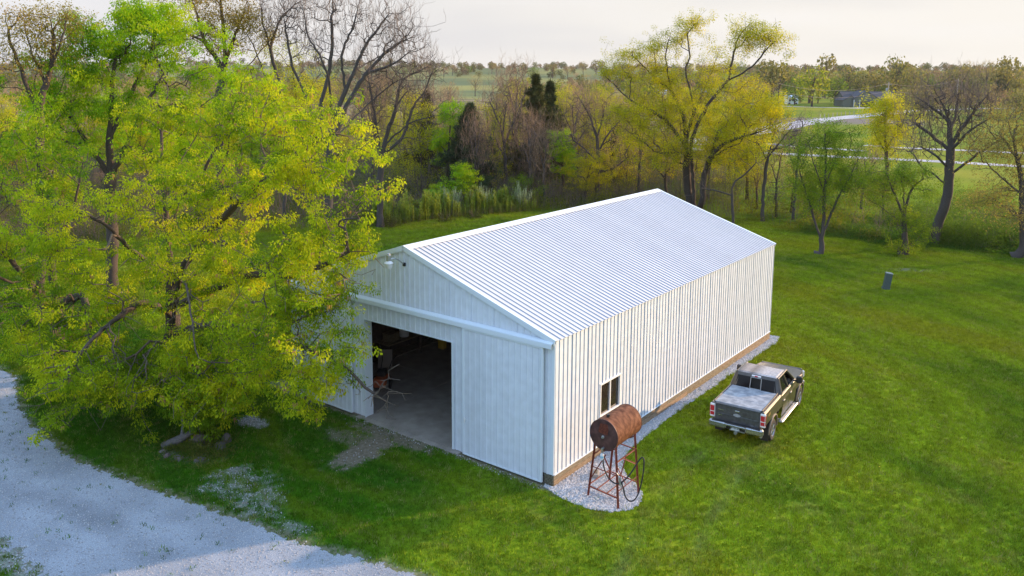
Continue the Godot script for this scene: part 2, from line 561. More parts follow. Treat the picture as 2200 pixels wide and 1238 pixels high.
	for side in 2:
		var b := MB.new()
		var mid := Vector3(-BW / 2, BH + RISE + 0.045, -BL / 2) - dir * 0.15
		var tb := Basis(Vector3.BACK, -atan2(RISE, BW / 2))
		if side == 1:
			mid.x = -BW - mid.x
			tb = Basis(Vector3.BACK, atan2(RISE, BW / 2))
		b.box(mid, Vector3(0.3, 0.012, BL + 0.16), tb)
		part("ridge_cap", b.mesh(M.white_trim), rf)
	for side in 2:
		for end in 2:
			var b := MB.new()
			var tb := Basis(Vector3.BACK, -atan2(RISE, BW / 2))
			var mid := Vector3(0.05 - half / 2, BH + RISE / 2 + 0.028, 0.03 - 0.06)
			if side == 1:
				mid.x = -BW - mid.x
				tb = Basis(Vector3.BACK, atan2(RISE, BW / 2))
			if end == 1: mid.z = -BL - 0.03 + 0.06
			b.box(mid + tb * Vector3(0, 0, 0.03 if end == 0 else -0.03), Vector3(run, 0.016, 0.14), tb)
			b.box(mid + tb * Vector3(0, -0.075, 0.1 if end == 0 else -0.1), Vector3(run, 0.155, 0.018), tb)
			b.box(mid + tb * Vector3(0, -0.165, 0.075 if end == 0 else -0.075), Vector3(run, 0.035, 0.02), tb)
			part("rake_trim", b.mesh(M.white_trim), rf)
	# concrete floor and door sill
	var fl := MB.new()
	for k in 4:
		for j in 3:
			fl.box(Vector3(-BW + 0.08 + 4.07 * (j + 0.5), 0.0, -0.02 - 4.51 * (k + 0.5)), Vector3(4.055, 0.1, 4.495))
	part("floor", fl.mesh(M.concrete), t)
	var sl := MB.new()
	sl.box(Vector3(-6.15, -0.01, 0.09), Vector3(4.9, 0.1, 0.22), Basis(), 0.012)
	part("door_sill", sl.mesh(M.concrete), t)
	# dark timber lining, posts and trusses inside
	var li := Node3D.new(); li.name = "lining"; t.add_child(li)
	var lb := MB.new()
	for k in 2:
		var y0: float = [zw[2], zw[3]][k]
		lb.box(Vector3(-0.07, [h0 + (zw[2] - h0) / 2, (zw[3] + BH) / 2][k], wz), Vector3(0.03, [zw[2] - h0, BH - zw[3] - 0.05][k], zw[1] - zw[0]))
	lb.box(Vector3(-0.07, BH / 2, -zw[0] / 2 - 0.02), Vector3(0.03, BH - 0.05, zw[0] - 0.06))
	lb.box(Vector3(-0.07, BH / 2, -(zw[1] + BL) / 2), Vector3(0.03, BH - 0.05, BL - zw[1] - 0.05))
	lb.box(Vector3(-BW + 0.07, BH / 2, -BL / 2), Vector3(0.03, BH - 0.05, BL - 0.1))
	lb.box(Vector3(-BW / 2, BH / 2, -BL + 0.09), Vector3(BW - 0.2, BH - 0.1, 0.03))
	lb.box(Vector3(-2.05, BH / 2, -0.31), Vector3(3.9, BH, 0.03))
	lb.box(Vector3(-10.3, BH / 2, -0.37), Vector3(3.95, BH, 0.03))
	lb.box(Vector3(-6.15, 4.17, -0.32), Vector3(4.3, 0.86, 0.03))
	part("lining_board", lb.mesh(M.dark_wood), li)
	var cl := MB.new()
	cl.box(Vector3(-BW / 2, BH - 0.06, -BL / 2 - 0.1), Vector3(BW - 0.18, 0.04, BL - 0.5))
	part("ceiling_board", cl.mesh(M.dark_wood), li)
	for k in 6:
		for x in [-0.16, -BW + 0.16]:
			var po := MB.new()
			po.box(Vector3(x, BH / 2, -0.9 - k * 3.2), Vector3(0.14, BH - 0.2, 0.14))
			part("post", po.mesh(M.dark_wood), li)
	# lamp on the gable
	var lp := thing("yard_lamp", "grey dusk lamp on a curved arm under the barn's front gable peak", "lamp", Vector3(-6.18, 6.02, 0.0))
	var b2 := MB.new()
	b2.box(Vector3(0.02, 0, 0.04), Vector3(0.1, 0.12, 0.07), Basis(), 0.01)
	part("wall_plate", b2.mesh(M.black_plastic), lp)
	b2 = MB.new()
	var ap := PackedVector3Array()
	var ar := PackedFloat32Array()
	for k in 12:
		var u := k / 11.0
		ap.append(Vector3(0.01 - 0.10 * u, 0.02 + 0.24 * sin(u * PI * 0.62) , 0.06 + 0.5 * u)); ar.append(0.022)
	b2.tube(ap, ar, 8, true)
	part("arm", b2.mesh(M.galvanised), lp)
	var hc := Vector3(-0.12, 0.2, 0.62)
	b2 = MB.new()
	b2.lathe(hc, Vector3.UP, [[0.0, 0.07], [0.2, 0.075], [0.21, 0.06], [0.25, 0.055], [0.26, 0.0]], 16)
	part("ballast_housing", b2.mesh(M.galvanised), lp)
	b2 = MB.new()
	b2.lathe(hc, Vector3.UP, [[-0.09, 0.15], [-0.07, 0.155], [0.0, 0.075], [0.01, 0.0]], 20)
	part("reflector", b2.mesh(M.white_paint), lp)
	b2 = MB.new()
	b2.lathe(hc, Vector3.UP, [[-0.24, 0.0], [-0.24, 0.1], [-0.09, 0.14]], 20)
	part("lens", b2.mesh(M.frosted), lp)
	inside()

func inside() -> void:
	# what can be made out in the dark through the door, along the left-hand wall
	var t := thing("garden_tiller", "orange and black garden machine just inside the left edge of the open doorway", "machine", Vector3(-9.75, 0.05, -2.2), 0.5)
	var b := MB.new()
	b.box(Vector3(0, 0.36, 0), Vector3(0.5, 0.36, 0.8), Basis(), 0.06)
	part("hood", b.mesh(M.orange), t)
	b = MB.new()
	b.box(Vector3(0, 0.66, -0.1), Vector3(0.34, 0.26, 0.4), Basis(), 0.04)
	part("engine", b.mesh(M.black_plastic), t)
	for s in [-1, 1]:
		b = MB.new()
		b.lathe(Vector3(s * 0.27, 0.24, -0.1), Vector3.RIGHT, [[-0.07, 0.0], [-0.07, 0.24], [0.07, 0.24], [0.07, 0.0]], 18)
		part("wheel", b.mesh(M.tyre), t)
	b = MB.new()
	for s in [-1, 1]:
		b.tube(PackedVector3Array([Vector3(s * 0.15, 0.5, -0.3), Vector3(s * 0.2, 0.9, -0.8), Vector3(s * 0.3, 1.05, -1.1)]), PackedFloat32Array([0.02, 0.02, 0.02]), 6)
	part("handlebar", b.mesh(M.black_plastic), t)
	t = thing("leaning_board", "pale grey board leaning on the dim inner wall behind the garden machine", "board", Vector3(-11.3, 0.05, -3.9), 0.7)
	b = MB.new()
	b.box(Vector3(0, 0.45, 0), Vector3(0.6, 0.75, 0.03), Basis(Vector3.RIGHT, -0.2))
	part("sheet", b.mesh(M.concrete), t)
	b = MB.new()
	b.box(Vector3(0, 0.3, -0.25), Vector3(0.04, 0.62, 0.03), Basis(Vector3.RIGHT, 0.3))
	part("prop", b.mesh(M.dark_wood), t)
	t = thing("workbench", "long cluttered wooden bench against the left inner wall of the barn", "workbench", Vector3(-11.85, 0.05, -7.4))
	b = MB.new()
	b.box(Vector3(0, 0.86, 0), Vector3(0.8, 0.06, 6.2), Basis(), 0.01)
	part("bench_top", b.mesh(M.board1), t)
	for z in [-2.9, -0.9, 1.1, 2.9]:
		for x in [-0.32, 0.32]:
			b = MB.new()
			b.box(Vector3(x, 0.415, z), Vector3(0.09, 0.83, 0.09))
			part("leg", b.mesh(M.dark_wood), t)
	b = MB.new()
	b.box(Vector3(0, 0.25, 0), Vector3(0.7, 0.04, 6.0))
	part("lower_shelf", b.mesh(M.board3), t)
	t = thing("pale_barrel", "pale upright barrel standing on the bench deep inside the barn", "barrel", Vector3(-11.85, 0.94, -5.6))
	b = MB.new()
	b.lathe(Vector3.ZERO, Vector3.UP, [[0, 0.0], [0, 0.2], [0.2, 0.22], [0.5, 0.2], [0.5, 0.0]], 18)
	part("body", b.mesh(M.frosted), t)
	b = MB.new()
	b.lathe(Vector3(0, 0.5, 0), Vector3.UP, [[0, 0.21], [0.03, 0.21], [0.03, 0.0]], 18)
	part("lid", b.mesh(M.orange), t)
	t = thing("yellow_canister", "yellow canister on the floor at the far end of the bench", "canister", Vector3(-11.15, 0.05, -7.3))
	b = MB.new()
	b.box(Vector3(0, 0.26, 0), Vector3(0.36, 0.5, 0.26), Basis(), 0.04)
	part("body", b.mesh(M.yellow), t)
	b = MB.new()
	b.bar(Vector3(0.1, 0.5, 0), Vector3(0.22, 0.66, 0), 0.025)
	part("spout", b.mesh(M.black_plastic), t)
	b = MB.new()
	b.tube(PackedVector3Array([Vector3(-0.12, 0.5, 0), Vector3(-0.08, 0.58, 0), Vector3(0.04, 0.58, 0), Vector3(0.07, 0.5, 0)]), PackedFloat32Array([0.015, 0.015, 0.015, 0.015]), 6)
	part("handle", b.mesh(M.yellow), t)
	var labels := ["brown crate on the bench nearest the doorway", "reddish low box on the middle of the bench", "grey tool case at the far end of the bench"]
	for k in 3:
		var c := thing("crate", labels[k], "crate", Vector3(-11.85, 0.94, [-4.8, -7.1, -8.6][k]), [0.1, -0.2, 0.05][k], "boxes on the workbench")
		b = MB.new()
		b.box(Vector3(0, 0.17, 0), Vector3(0.45, 0.34, 0.6 + 0.1 * k), Basis(), 0.015)
		part("box", b.mesh([M.board1, M.rust_patch, M.galvanised][k]), c)
		b = MB.new()
		b.box(Vector3(0, 0.36, 0), Vector3(0.47, 0.03, 0.62 + 0.1 * k), Basis(), 0.008)
		part("lid", b.mesh([M.board0, M.rust, M.black_plastic][k]), c)

# ---------------------------------------------------------------- fuel tank
func fuel_tank() -> void:
	var t := thing("fuel_tank", "rusty brown cylindrical fuel tank lying on a red iron stand beside the barn", "tank", Vector3(1.66, 2.1, -0.8))
	var r := 0.465
	var b := MB.new()
	b.lathe(Vector3.ZERO, Vector3.BACK, [[-0.7, r], [-0.24, r * 1.002], [-0.23, r * 1.007], [-0.22, r * 1.002], [0.22, r * 1.002], [0.23, r * 1.007], [0.24, r * 1.002], [0.7, r]], 48)
	part("shell", b.mesh(M.rust), t)
	for s in [-1.0, 1.0]:
		b = MB.new()
		b.lathe(Vector3(0, 0, 0.7 * s), Vector3.BACK * s, [[-0.015, r + 0.004], [0.012, r + 0.006], [0.016, r - 0.012], [-0.002, r - 0.018], [0.012, r * 0.5], [0.016, 0.0]], 48)
		part("end_cap", b.mesh(M.rust_end_shade), t)
	b = MB.new()
	b.lathe(Vector3(0.0, 0.19, 0.713), Vector3.BACK, [[0.0, 0.0], [0.004, 0.0]], 6)
	b.poly(PackedVector2Array([Vector2(-0.17, -0.15), Vector2(0.13, -0.17), Vector2(0.16, 0.02), Vector2(0.12, 0.15), Vector2(-0.12, 0.14), Vector2(-0.15, 0.0)]), func(p: Vector2) -> Vector3: return Vector3(p.x, p.y + 0.2, 0.7215))
	part("worn_label", b.mesh(M.rust_patch), t)
	b = MB.new()
	b.lathe(Vector3(-0.02, -0.06, 0.71), Vector3.BACK, [[0, 0.045], [0.02, 0.045], [0.025, 0.03], [0.06, 0.03], [0.06, 0.0]], 12)
	part("gauge_plug", b.mesh(M.galvanised), t)
	b = MB.new()
	b.lathe(Vector3(-0.02, r - 0.01, 0.45), Vector3.UP, [[0, 0.05], [0.05, 0.05], [0.05, 0.06], [0.09, 0.06], [0.09, 0.0]], 12)
	part("filler_cap", b.mesh(M.black_plastic), t)
	b = MB.new()
	b.lathe(Vector3(0.0, -r + 0.07, 0.705), Vector3.BACK, [[0, 0.035], [0.1, 0.035], [0.1, 0.0]], 10)
	b.bar(Vector3(0.0, -r + 0.07, 0.78), Vector3(0.0, -r - 0.06, 0.78), 0.022)
	part("outlet_valve", b.mesh(M.galvanised), t)
	b = MB.new()
	b.lathe(Vector3(0.0, -r - 0.26, 0.78), Vector3.UP, [[0, 0.0], [0, 0.05], [0.16, 0.052], [0.17, 0.04], [0.2, 0.04], [0.2, 0.0]], 14)
	part("fuel_filter", b.mesh(M.filter_white), t)
	var band := MB.new()
	band.lathe(Vector3(0.0, -r - 0.2, 0.78), Vector3.UP, [[0, 0.0535], [0.06, 0.0535]], 14)
	part("filter_label", band.mesh(M.plate_blue), t)
	# black hose: down from the filter, through the clip on the front leg, out in a long loop and back to the nozzle
	b = MB.new()
	var kn := [Vector3(0.03, -0.68, 0.78), Vector3(0.14, -0.98, 0.84), Vector3(0.36, -1.22, 0.86), Vector3(0.60, -1.26, 0.78), Vector3(0.76, -1.06, 0.50), Vector3(0.86, -0.74, 0.16), Vector3(0.93, -0.66, 0.06), Vector3(1.0, -0.80, 0.10), Vector3(1.0, -1.3, 0.2), Vector3(0.93, -1.74, 0.34), Vector3(0.82, -1.86, 0.48), Vector3(0.71, -1.72, 0.6), Vector3(0.66, -1.4, 0.68), Vector3(0.62, -1.22, 0.74)]
	var cv := Curve3D.new()
	for k in kn.size():
		var tg: Vector3 = (kn[mini(k + 1, kn.size() - 1)] - kn[maxi(k - 1, 0)]) / 5.5
		cv.add_point(kn[k], -tg, tg)
	var hp := cv.tessellate_even_length(6, 0.04)
	var hr := PackedFloat32Array(); hr.resize(hp.size()); hr.fill(0.021)
	b.tube(hp, hr, 8, true)
	part("hose", b.mesh(M.black_rubber), t)
	b = MB.new()
	b.box(Vector3(0.6, -1.2, 0.77), Vector3(0.05, 0.28, 0.07), Basis(Vector3.BACK, 0.15), 0.015)
	b.bar(Vector3(0.58, -1.08, 0.77), Vector3(0.5, -0.96, 0.8), 0.014)
	b.bar(Vector3(0.63, -1.3, 0.77), Vector3(0.66, -1.5, 0.74), 0.012)
	part("nozzle", b.mesh(M.galvanised), t)
	# the stand
	var s := thing("tank_stand", "red oxide angle-iron stand with four legs under the rusty tank", "stand", Vector3(1.66, 0, -0.8))
	var ft := [Vector3(-0.57, 0, 0.62), Vector3(0.53, 0, 0.74), Vector3(0.53, 0, -0.46), Vector3(-0.55, 0, -0.56)]
	var tp := [Vector3(-0.36, 1.8, 0.6), Vector3(0.36, 1.8, 0.66), Vector3(0.36, 1.8, -0.44), Vector3(-0.36, 1.8, -0.5)]
	var angle := func(m: MB, p: Vector3, q: Vector3, w: float) -> void:
		var d := (q - p).normalized()
		var x := d.cross(Vector3(0.3, 0.1, 1)).normalized()
		var bs := Basis(x, d, x.cross(d))
		m.box((p + q) / 2 + bs * Vector3(w / 2, 0, 0), Vector3(w, p.distance_to(q), 0.007), bs)
		m.box((p + q) / 2 + bs * Vector3(0.0035, 0, w / 2), Vector3(0.007, p.distance_to(q) - 0.002, w), bs)
	for k in 4:
		b = MB.new()
		angle.call(b, ft[k], tp[k], 0.055)
		part("leg", b.mesh(M.red_iron), s)
	var at := func(k: int, y: float) -> Vector3: return ft[k].lerp(tp[k], y / 1.8)
	for e in [[0, 1, 0.36, 0.05], [3, 2, 0.36, 0.04], [0, 3, 0.4, 0.04], [1, 2, 1.38, 0.05], [0, 3, 1.38, 0.05], [0, 1, 1.0, 0.03], [3, 2, 1.38, 0.04], [1, 2, 0.52, 0.03]]:
		b = MB.new()
		angle.call(b, at.call(e[0], e[2]), at.call(e[1], e[2]), e[3])
		part("rail", b.mesh(M.red_iron), s)
	for e in [[0, 0.55, 0, 1, 1.5, 0.55], [1, 1.36, 1, 2, 0.55, 0.45], [1, 0.6, 1, 2, 1.36, 0.5], [3, 0.4, 3, 0, 1.3, 0.6], [2, 0.9, 1, 2, 1.36, 0.35], [0, 0.36, 0, 1, 0.36, 0.4]]:
		b = MB.new()
		var p: Vector3 = at.call(e[0], e[1])
		var q: Vector3 = (at.call(e[2], e[4]) as Vector3).lerp(at.call(e[3], e[4]), e[5])
		angle.call(b, p, q, 0.03)
		part("brace", b.mesh(M.red_iron), s)
	for k in 2:
		b = MB.new()
		angle.call(b, (at.call(0, 0.37) as Vector3).lerp(at.call(1, 0.37), 0.3 + 0.35 * k), (at.call(3, 0.38) as Vector3).lerp(at.call(2, 0.38), 0.3 + 0.35 * k), 0.035)
		part("rail", b.mesh(M.red_iron), s)
	for z in [0.62, -0.46]:
		b = MB.new()
		var cp := PackedVector3Array(); var cr := PackedFloat32Array()
		for k in 9:
			var an := lerpf(PI * 1.18, PI * 1.82, k / 8.0)
			cp.append(Vector3(cos(an) * 0.49, 2.1 + sin(an) * 0.49, z)); cr.append(0.018)
		b.tube(cp, cr, 6, true)
		part("cradle", b.mesh(M.red_iron), s)
	# loose block on the stones
	var k := thing("concrete_block", "small pale block lying on white stones behind the tank stand", "block", Vector3(0.66, 0.04, -1.35), 0.5)
	b = MB.new()
	b.box(Vector3(0, 0.06, 0), Vector3(0.2, 0.12, 0.36), Basis(Vector3.RIGHT, 0.06), 0.012)
	part("block", b.mesh(M.concrete), k)
	b = MB.new()
	b.box(Vector3(0, 0.125, 0.0), Vector3(0.1, 0.012, 0.2), Basis(Vector3.RIGHT, 0.06), 0.004)
	part("recess", b.mesh(M.board3), k)

# ---------------------------------------------------------------- pickup
func strip(b: MB, rows: Array) -> void:    # rows of equal length, joined as quads; each row runs from left to right seen from outside, rows run upwards
	for a in rows.size() - 1:
		for k in rows[a].size() - 1:
			b.quad(rows[a][k], rows[a][k + 1], rows[a + 1][k + 1], rows[a + 1][k])

func pickup() -> void:
	var t := thing("pickup_truck", "dusty black crew cab pickup truck parked on the grass beside the barn", "truck", Vector3(3.02, 0, -8.85), 0.075)
	t.scale = Vector3.ONE * 0.97
	# forward is -z; front axle z -2.0, rear axle z 1.68
	var ax := [-2.0, 1.68]
	var b := MB.new()
	# lower body: outline of one side with wheel arches, from sill to mid-height
	for s in [-1.0, 1.0]:
		var o := PackedVector2Array()
		o.append(Vector2(-2.86, 0.52)); o.append(Vector2(-2.9, 0.92)); o.append(Vector2(2.72, 0.94)); o.append(Vector2(2.72, 0.58))
		for k in [1, 0]:
			for j in 13:
				var an := PI * j / 12.0
				o.append(Vector2(ax[k] + cos(an) * 0.49, 0.44 + sin(an) * 0.49))
			if k == 1:
				o.append(Vector2(1.05, 0.44)); o.append(Vector2(-1.4, 0.44))
		var f := func(p: Vector2) -> Vector3:
			var bulge := 0.93 + 0.055 * smoothstep(0.4, 0.9, p.y)
			if p.x < -2.4: bulge -= (-2.4 - p.x) * 0.3
			return Vector3(s * bulge, p.y, p.x)
		b.poly(o, f, s > 0)
		# upper side: from mid-height to the rail, in strips along the length
		var zs := [-2.9, -2.7, -2.3, -1.3, -1.29, -0.3, 0.6, 0.74, 0.76, 1.7, 2.6, 2.72]
		var rows := []
		for y in [0, 1, 2, 3]:
			var row := []
			for z in zs:
				var top: float = 1.36 if z > 0.7 else (1.33 if z > -1.3 else 1.28 - 0.06 * (-1.3 - z))
				var yy := lerpf(0.93 if y == 0 else 0.93, top, [0.0, 0.45, 0.88, 1.0][y])
				var xx: float = [0.985, 0.985, 0.955, 0.92][y]
				if z < -2.4: xx -= (-2.4 - z) * 0.32
				row.append(Vector3(s * xx, yy, z))
			if s > 0: row.reverse()
			rows.append(row)
		strip(b, rows)
	# hood, nose, cowl
	var hood := []
	for zz in [-2.92, -2.8, -2.2, -1.32]:
		var row := []
		for x in [-0.9, -0.62, -0.3, 0.0, 0.3, 0.62, 0.9]:
			var h: float = 1.27 - 0.055 * (-1.32 - zz) + 0.05 * (1.0 - absf(x)) + (0.02 if absf(absf(x) - 0.5) < 0.15 else 0.0)
			if zz < -2.9: h -= 0.12
			row.append(Vector3(x * (1.0 if zz > -2.5 else 0.92), h, zz))
		hood.append(row)
	hood.reverse()
	strip(b, hood)
	b.box(Vector3(0, 0.9, -2.86), Vector3(1.6, 0.66, 0.08), Basis(), 0.02)
	# bed rails and front bed wall, floor of the body
	for s in [-1.0, 1.0]:
		b.box(Vector3(s * 0.87, 1.345, 1.73), Vector3(0.12, 0.06, 1.98), Basis(), 0.02)
	b.box(Vector3(0, 1.0, 0.76), Vector3(1.8, 0.66, 0.05))
	b.box(Vector3(0, 0.62, 0.0), Vector3(1.5, 0.16, 5.3))
	part("body", b.mesh(M.car_paint), t)
	# cab: roof, pillars
	b = MB.new()
	var roof := []
	for e in [[-0.62, 1.845], [-0.5, 1.885], [0.0, 1.91], [0.45, 1.905], [0.58, 1.875]]:
		var row := []
		for x in [-0.74, -0.68, -0.45, -0.42, -0.2, -0.17, 0.17, 0.2, 0.42, 0.45, 0.68, 0.74]:
			var groove := -0.008 if absf(x) in [0.45, 0.2] or (absf(x) > 0.4 and absf(x) < 0.46) else 0.0
			row.append(Vector3(x, e[1] - (0.05 if absf(x) > 0.72 else 0.0) + groove, e[0]))
		roof.append(row)
	roof.reverse()
	strip(b, roof)
	for k in b.v.size():     # dust with sun glare painted right, the ribbed wall's reflection painted in streaks left
		var p: Vector3 = b.v[k]
		var reflected_rib := 0.5 + 0.5 * sin(p.x * 40.0)
		b.c[k] = Color(0.56, 0.54, 0.54) if p.x > 0.12 else Color(0.09, 0.07, 0.065).lerp(Color(0.40, 0.36, 0.34), reflected_rib)
	part("cab_roof", b.mesh(M.roof_dust_glare), t)
	b = MB.new()
	for s in [-1.0, 1.0]:
		for e in [[Vector3(0.88, 1.29, -1.34), Vector3(0.73, 1.83, -0.62), 0.045], [Vector3(0.9, 1.32, -0.3), Vector3(0.735, 1.84, -0.12), 0.05], [Vector3(0.9, 1.32, 0.62), Vector3(0.735, 1.84, 0.5), 0.07], [Vector3(0.735, 1.85, -0.62), Vector3(0.735, 1.85, 0.55), 0.045], [Vector3(0.9, 1.32, -1.3), Vector3(0.9, 1.32, 0.7), 0.03]]:
			b.bar(e[0] * Vector3(s, 1, 1), e[1] * Vector3(s, 1, 1), e[2], 8)
		# rear corner pillar
		var c0 := [Vector3(s * 0.9, 1.3, 0.74), Vector3(s * 0.72, 1.3, 0.76), Vector3(s * 0.62, 1.86, 0.6), Vector3(s * 0.74, 1.86, 0.56)]
		if s > 0: b.quad(c0[1], c0[0], c0[3], c0[2])
		else: b.quad(c0[0], c0[1], c0[2], c0[3])
		var c1 := [Vector3(s * 0.905, 1.3, 0.6), Vector3(s * 0.9, 1.3, 0.75), Vector3(s * 0.74, 1.86, 0.57), Vector3(s * 0.745, 1.84, 0.45)]
		if s > 0: b.quad(c1[1], c1[0], c1[3], c1[2])
		else: b.quad(c1[0], c1[1], c1[2], c1[3])
	b.quad(Vector3(-0.72, 1.3, 0.755), Vector3(0.72, 1.3, 0.755), Vector3(0.72, 1.37, 0.74), Vector3(-0.72, 1.37, 0.74))
	b.quad(Vector3(-0.68, 1.78, 0.63), Vector3(0.68, 1.78, 0.63), Vector3(0.7, 1.885, 0.585), Vector3(-0.7, 1.885, 0.585))
	part("cab_frame", b.mesh(M.car_paint), t)
	# glass
	b = MB.new()
	b.quad(Vector3(0.84, 1.29, -1.33), Vector3(-0.84, 1.29, -1.33), Vector3(-0.7, 1.84, -0.62), Vector3(0.7, 1.84, -0.62))
	part("windscreen", b.mesh(M.dark_glass), t)
	for e in [[-0.76, -0.2], [0.2, 0.76]]:
		b = MB.new()
		var k := 0.9
		b.quad(Vector3(e[0], 1.36, 0.735), Vector3(e[1], 1.36, 0.735), Vector3(e[1] * k, 1.79, 0.622), Vector3(e[0] * k, 1.79, 0.622))
		part("rear_window", b.mesh(M.dark_glass), t)
	b = MB.new()
	for e in [[Vector3(-0.2, 1.38, 0.738), Vector3(-0.19, 1.77, 0.636)], [Vector3(0.2, 1.38, 0.738), Vector3(0.19, 1.77, 0.636)], [Vector3(-0.2, 1.38, 0.738), Vector3(0.2, 1.38, 0.738)], [Vector3(-0.19, 1.77, 0.636), Vector3(0.19, 1.77, 0.636)]]:
		b.bar(e[0], e[1], 0.014, 5)
	part("sliding_window_frame", b.mesh(M.galvanised), t)
	b = MB.new()
	b.box(Vector3(0, 1.45, 0.3), Vector3(1.5, 0.5, 0.16), Basis(), 0.05)
	for x in [-0.42, 0.42]:
		b.box(Vector3(x, 1.35, -0.55), Vector3(0.56, 0.62, 0.2), Basis(Vector3.RIGHT, -0.2), 0.06)
		b.box(Vector3(x, 1.7, -0.5), Vector3(0.26, 0.18, 0.1), Basis(), 0.03)
	b.box(Vector3(0, 1.2, -1.1), Vector3(1.6, 0.3, 0.35), Basis(), 0.08)
	part("seats", b.mesh(M.cloth), t)
	# side doors with their windows and handles; the near front window is down
	for s in [-1.0, 1.0]:
		for k in 2:
			var d := Node3D.new(); d.name = ["door", "door_001", "door_002", "door_003"][k + (0 if s < 0 else 2)]; t.add_child(d)
			var z0: float = [-1.24, -0.27][k]
			var z1: float = [-0.3, 0.62][k]
			b = MB.new()
			var rows := []
			for y in [[0.5, 0.955], [0.72, 0.98], [0.95, 0.996], [1.12, 0.995], [1.3, 0.935]]:
				var row := []
				for q in 3:
					row.append(Vector3(s * y[1], y[0], lerpf(z0 + 0.012, z1 - 0.012, q / 2.0)))
				if s > 0: row.reverse()
				rows.append(row)
			strip(b, rows)
			part("door_skin", b.mesh(M.car_paint), d)
			b = MB.new()
			b.box(Vector3(s * 1.005, 1.10, z1 - 0.14), Vector3(0.035, 0.045, 0.2), Basis(), 0.012)
			part("handle", b.mesh(M.chrome), d)
			b = MB.new()
			b.box(Vector3(s * 0.925, 1.325, (z0 + z1) / 2), Vector3(0.03, 0.025, z1 - z0 - 0.03), Basis(), 0.008)
			part("window_sill", b.mesh(M.chrome if k == 0 else M.black_plastic), d)
			if not (s > 0 and k == 0):
				b = MB.new()
				var u0: float = [-1.12, -0.25][k]
				var w0: float = [-0.62, -0.1][k]
				var w1: float = [-0.16, 0.47][k]
				var gq := [Vector3(s * 0.895, 1.34, u0), Vector3(s * 0.895, 1.34, [-0.34, 0.57][k]), Vector3(s * 0.745, 1.81, w1), Vector3(s * 0.745, 1.81, w0)]
				if s > 0: b.quad(gq[1], gq[0], gq[3], gq[2])
				else: b.quad(gq[0], gq[1], gq[2], gq[3])
				part("side_window", b.mesh(M.dark_glass), d)
	# bed cover with folds, tailgate
	b = MB.new()
	for k in 3:
		b.box(Vector3(0, 1.395, 1.13 + 0.62 * k), Vector3(1.66, 0.035, 0.605), Basis(), 0.012)
	part("bed_cover", b.mesh(M.dusty_cover), t)
	b = MB.new()
	for s in [-1.0, 1.0]:
		b.box(Vector3(s * 0.835, 1.405, 1.74), Vector3(0.035, 0.05, 1.92), Basis(), 0.01)
	part("cover_rail", b.mesh(M.black_plastic), t)
	var tg := Node3D.new(); tg.name = "tailgate"; t.add_child(tg)
	b = MB.new()
	b.box(Vector3(0, 1.02, 2.725), Vector3(1.56, 0.64, 0.06), Basis(), 0.02)
	b.box(Vector3(0, 1.355, 2.71), Vector3(1.6, 0.07, 0.11), Basis(), 0.02)
	b.box(Vector3(0, 1.02, 2.752), Vector3(1.5, 0.05, 0.02), Basis(), 0.008)
	part("panel", b.mesh(M.tail_paint_shade), tg)
	b = MB.new()
	b.box(Vector3(0, 1.22, 2.765), Vector3(0.17, 0.06, 0.03), Basis(), 0.012)
	part("handle", b.mesh(M.chrome), tg)
	b = MB.new()
	var el := PackedVector2Array()
	for k in 20: el.append(Vector2(cos(TAU * k / 20.0) * 0.13, sin(TAU * k / 20.0) * 0.06))
	b.poly(el, func(p: Vector2) -> Vector3: return Vector3(p.x, p.y + 1.08, 2.768))
	part("badge", b.mesh(M.dusty_cover), tg)
	b = MB.new()
	b.box(Vector3(-0.58, 1.17, 2.76), Vector3(0.2, 0.035, 0.012)); b.box(Vector3(-0.6, 0.98, 2.766), Vector3(0.15, 0.03, 0.012)); b.box(Vector3(0.58, 0.82, 2.76), Vector3(0.2, 0.028, 0.012))
	part("trim_badge", b.mesh(M.chrome), tg)
	for s in [-1.0, 1.0]:
		var tl := Node3D.new(); tl.name = "tail_light" if s < 0 else "tail_light_001"; t.add_child(tl)
		b = MB.new()
		b.box(Vector3(s * 0.885, 1.08, 2.70), Vector3(0.19, 0.5, 0.1), Basis(), 0.03)
		part("housing", b.mesh(M.white_lens), tl)
		for y in [1.16, 0.97]:
			b = MB.new()
			b.box(Vector3(s * 0.885, y, 2.747), Vector3(0.14, [0.2, 0.13][0 if y > 1.1 else 1], 0.02), Basis(), 0.008)
			b.box(Vector3(s * 0.978, y, 2.70), Vector3(0.012, [0.2, 0.13][0 if y > 1.1 else 1], 0.07), Basis(), 0.004)
			part("lens", b.mesh(M.red_lens), tl)
	# third brake light
	b = MB.new()
	b.box(Vector3(0, 1.835, 0.625), Vector3(0.34, 0.06, 0.05), Basis(Vector3.RIGHT, -0.3), 0.012)
	part("cargo_lamp", b.mesh(M.white_lens), t)
	b = MB.new()
	b.box(Vector3(0.0, 1.835, 0.65), Vector3(0.11, 0.04, 0.02), Basis(Vector3.RIGHT, -0.3), 0.004)
	part("brake_lamp", b.mesh(M.red_lens), t)
	# bumper, plate, hitch, exhaust
	b = MB.new()
	for s in [-1.0, 1.0]:
		b.box(Vector3(s * 0.64, 0.68, 2.83), Vector3(0.62, 0.24, 0.2), Basis(Vector3.UP, s * 0.06), 0.05)
	b.box(Vector3(0, 0.72, 2.83), Vector3(0.8, 0.1, 0.17), Basis(), 0.03)
	part("rear_bumper", b.mesh(M.chrome), t)
	b = MB.new()
	b.box(Vector3(0, 0.79, 2.81), Vector3(1.7, 0.025, 0.2), Basis(), 0.008)
	b.box(Vector3(0, 0.62, 2.78), Vector3(0.72, 0.14, 0.06), Basis(), 0.01)
	part("bumper_step", b.mesh(M.black_plastic), t)
	var pl := Node3D.new(); pl.name = "licence_plate"; t.add_child(pl)
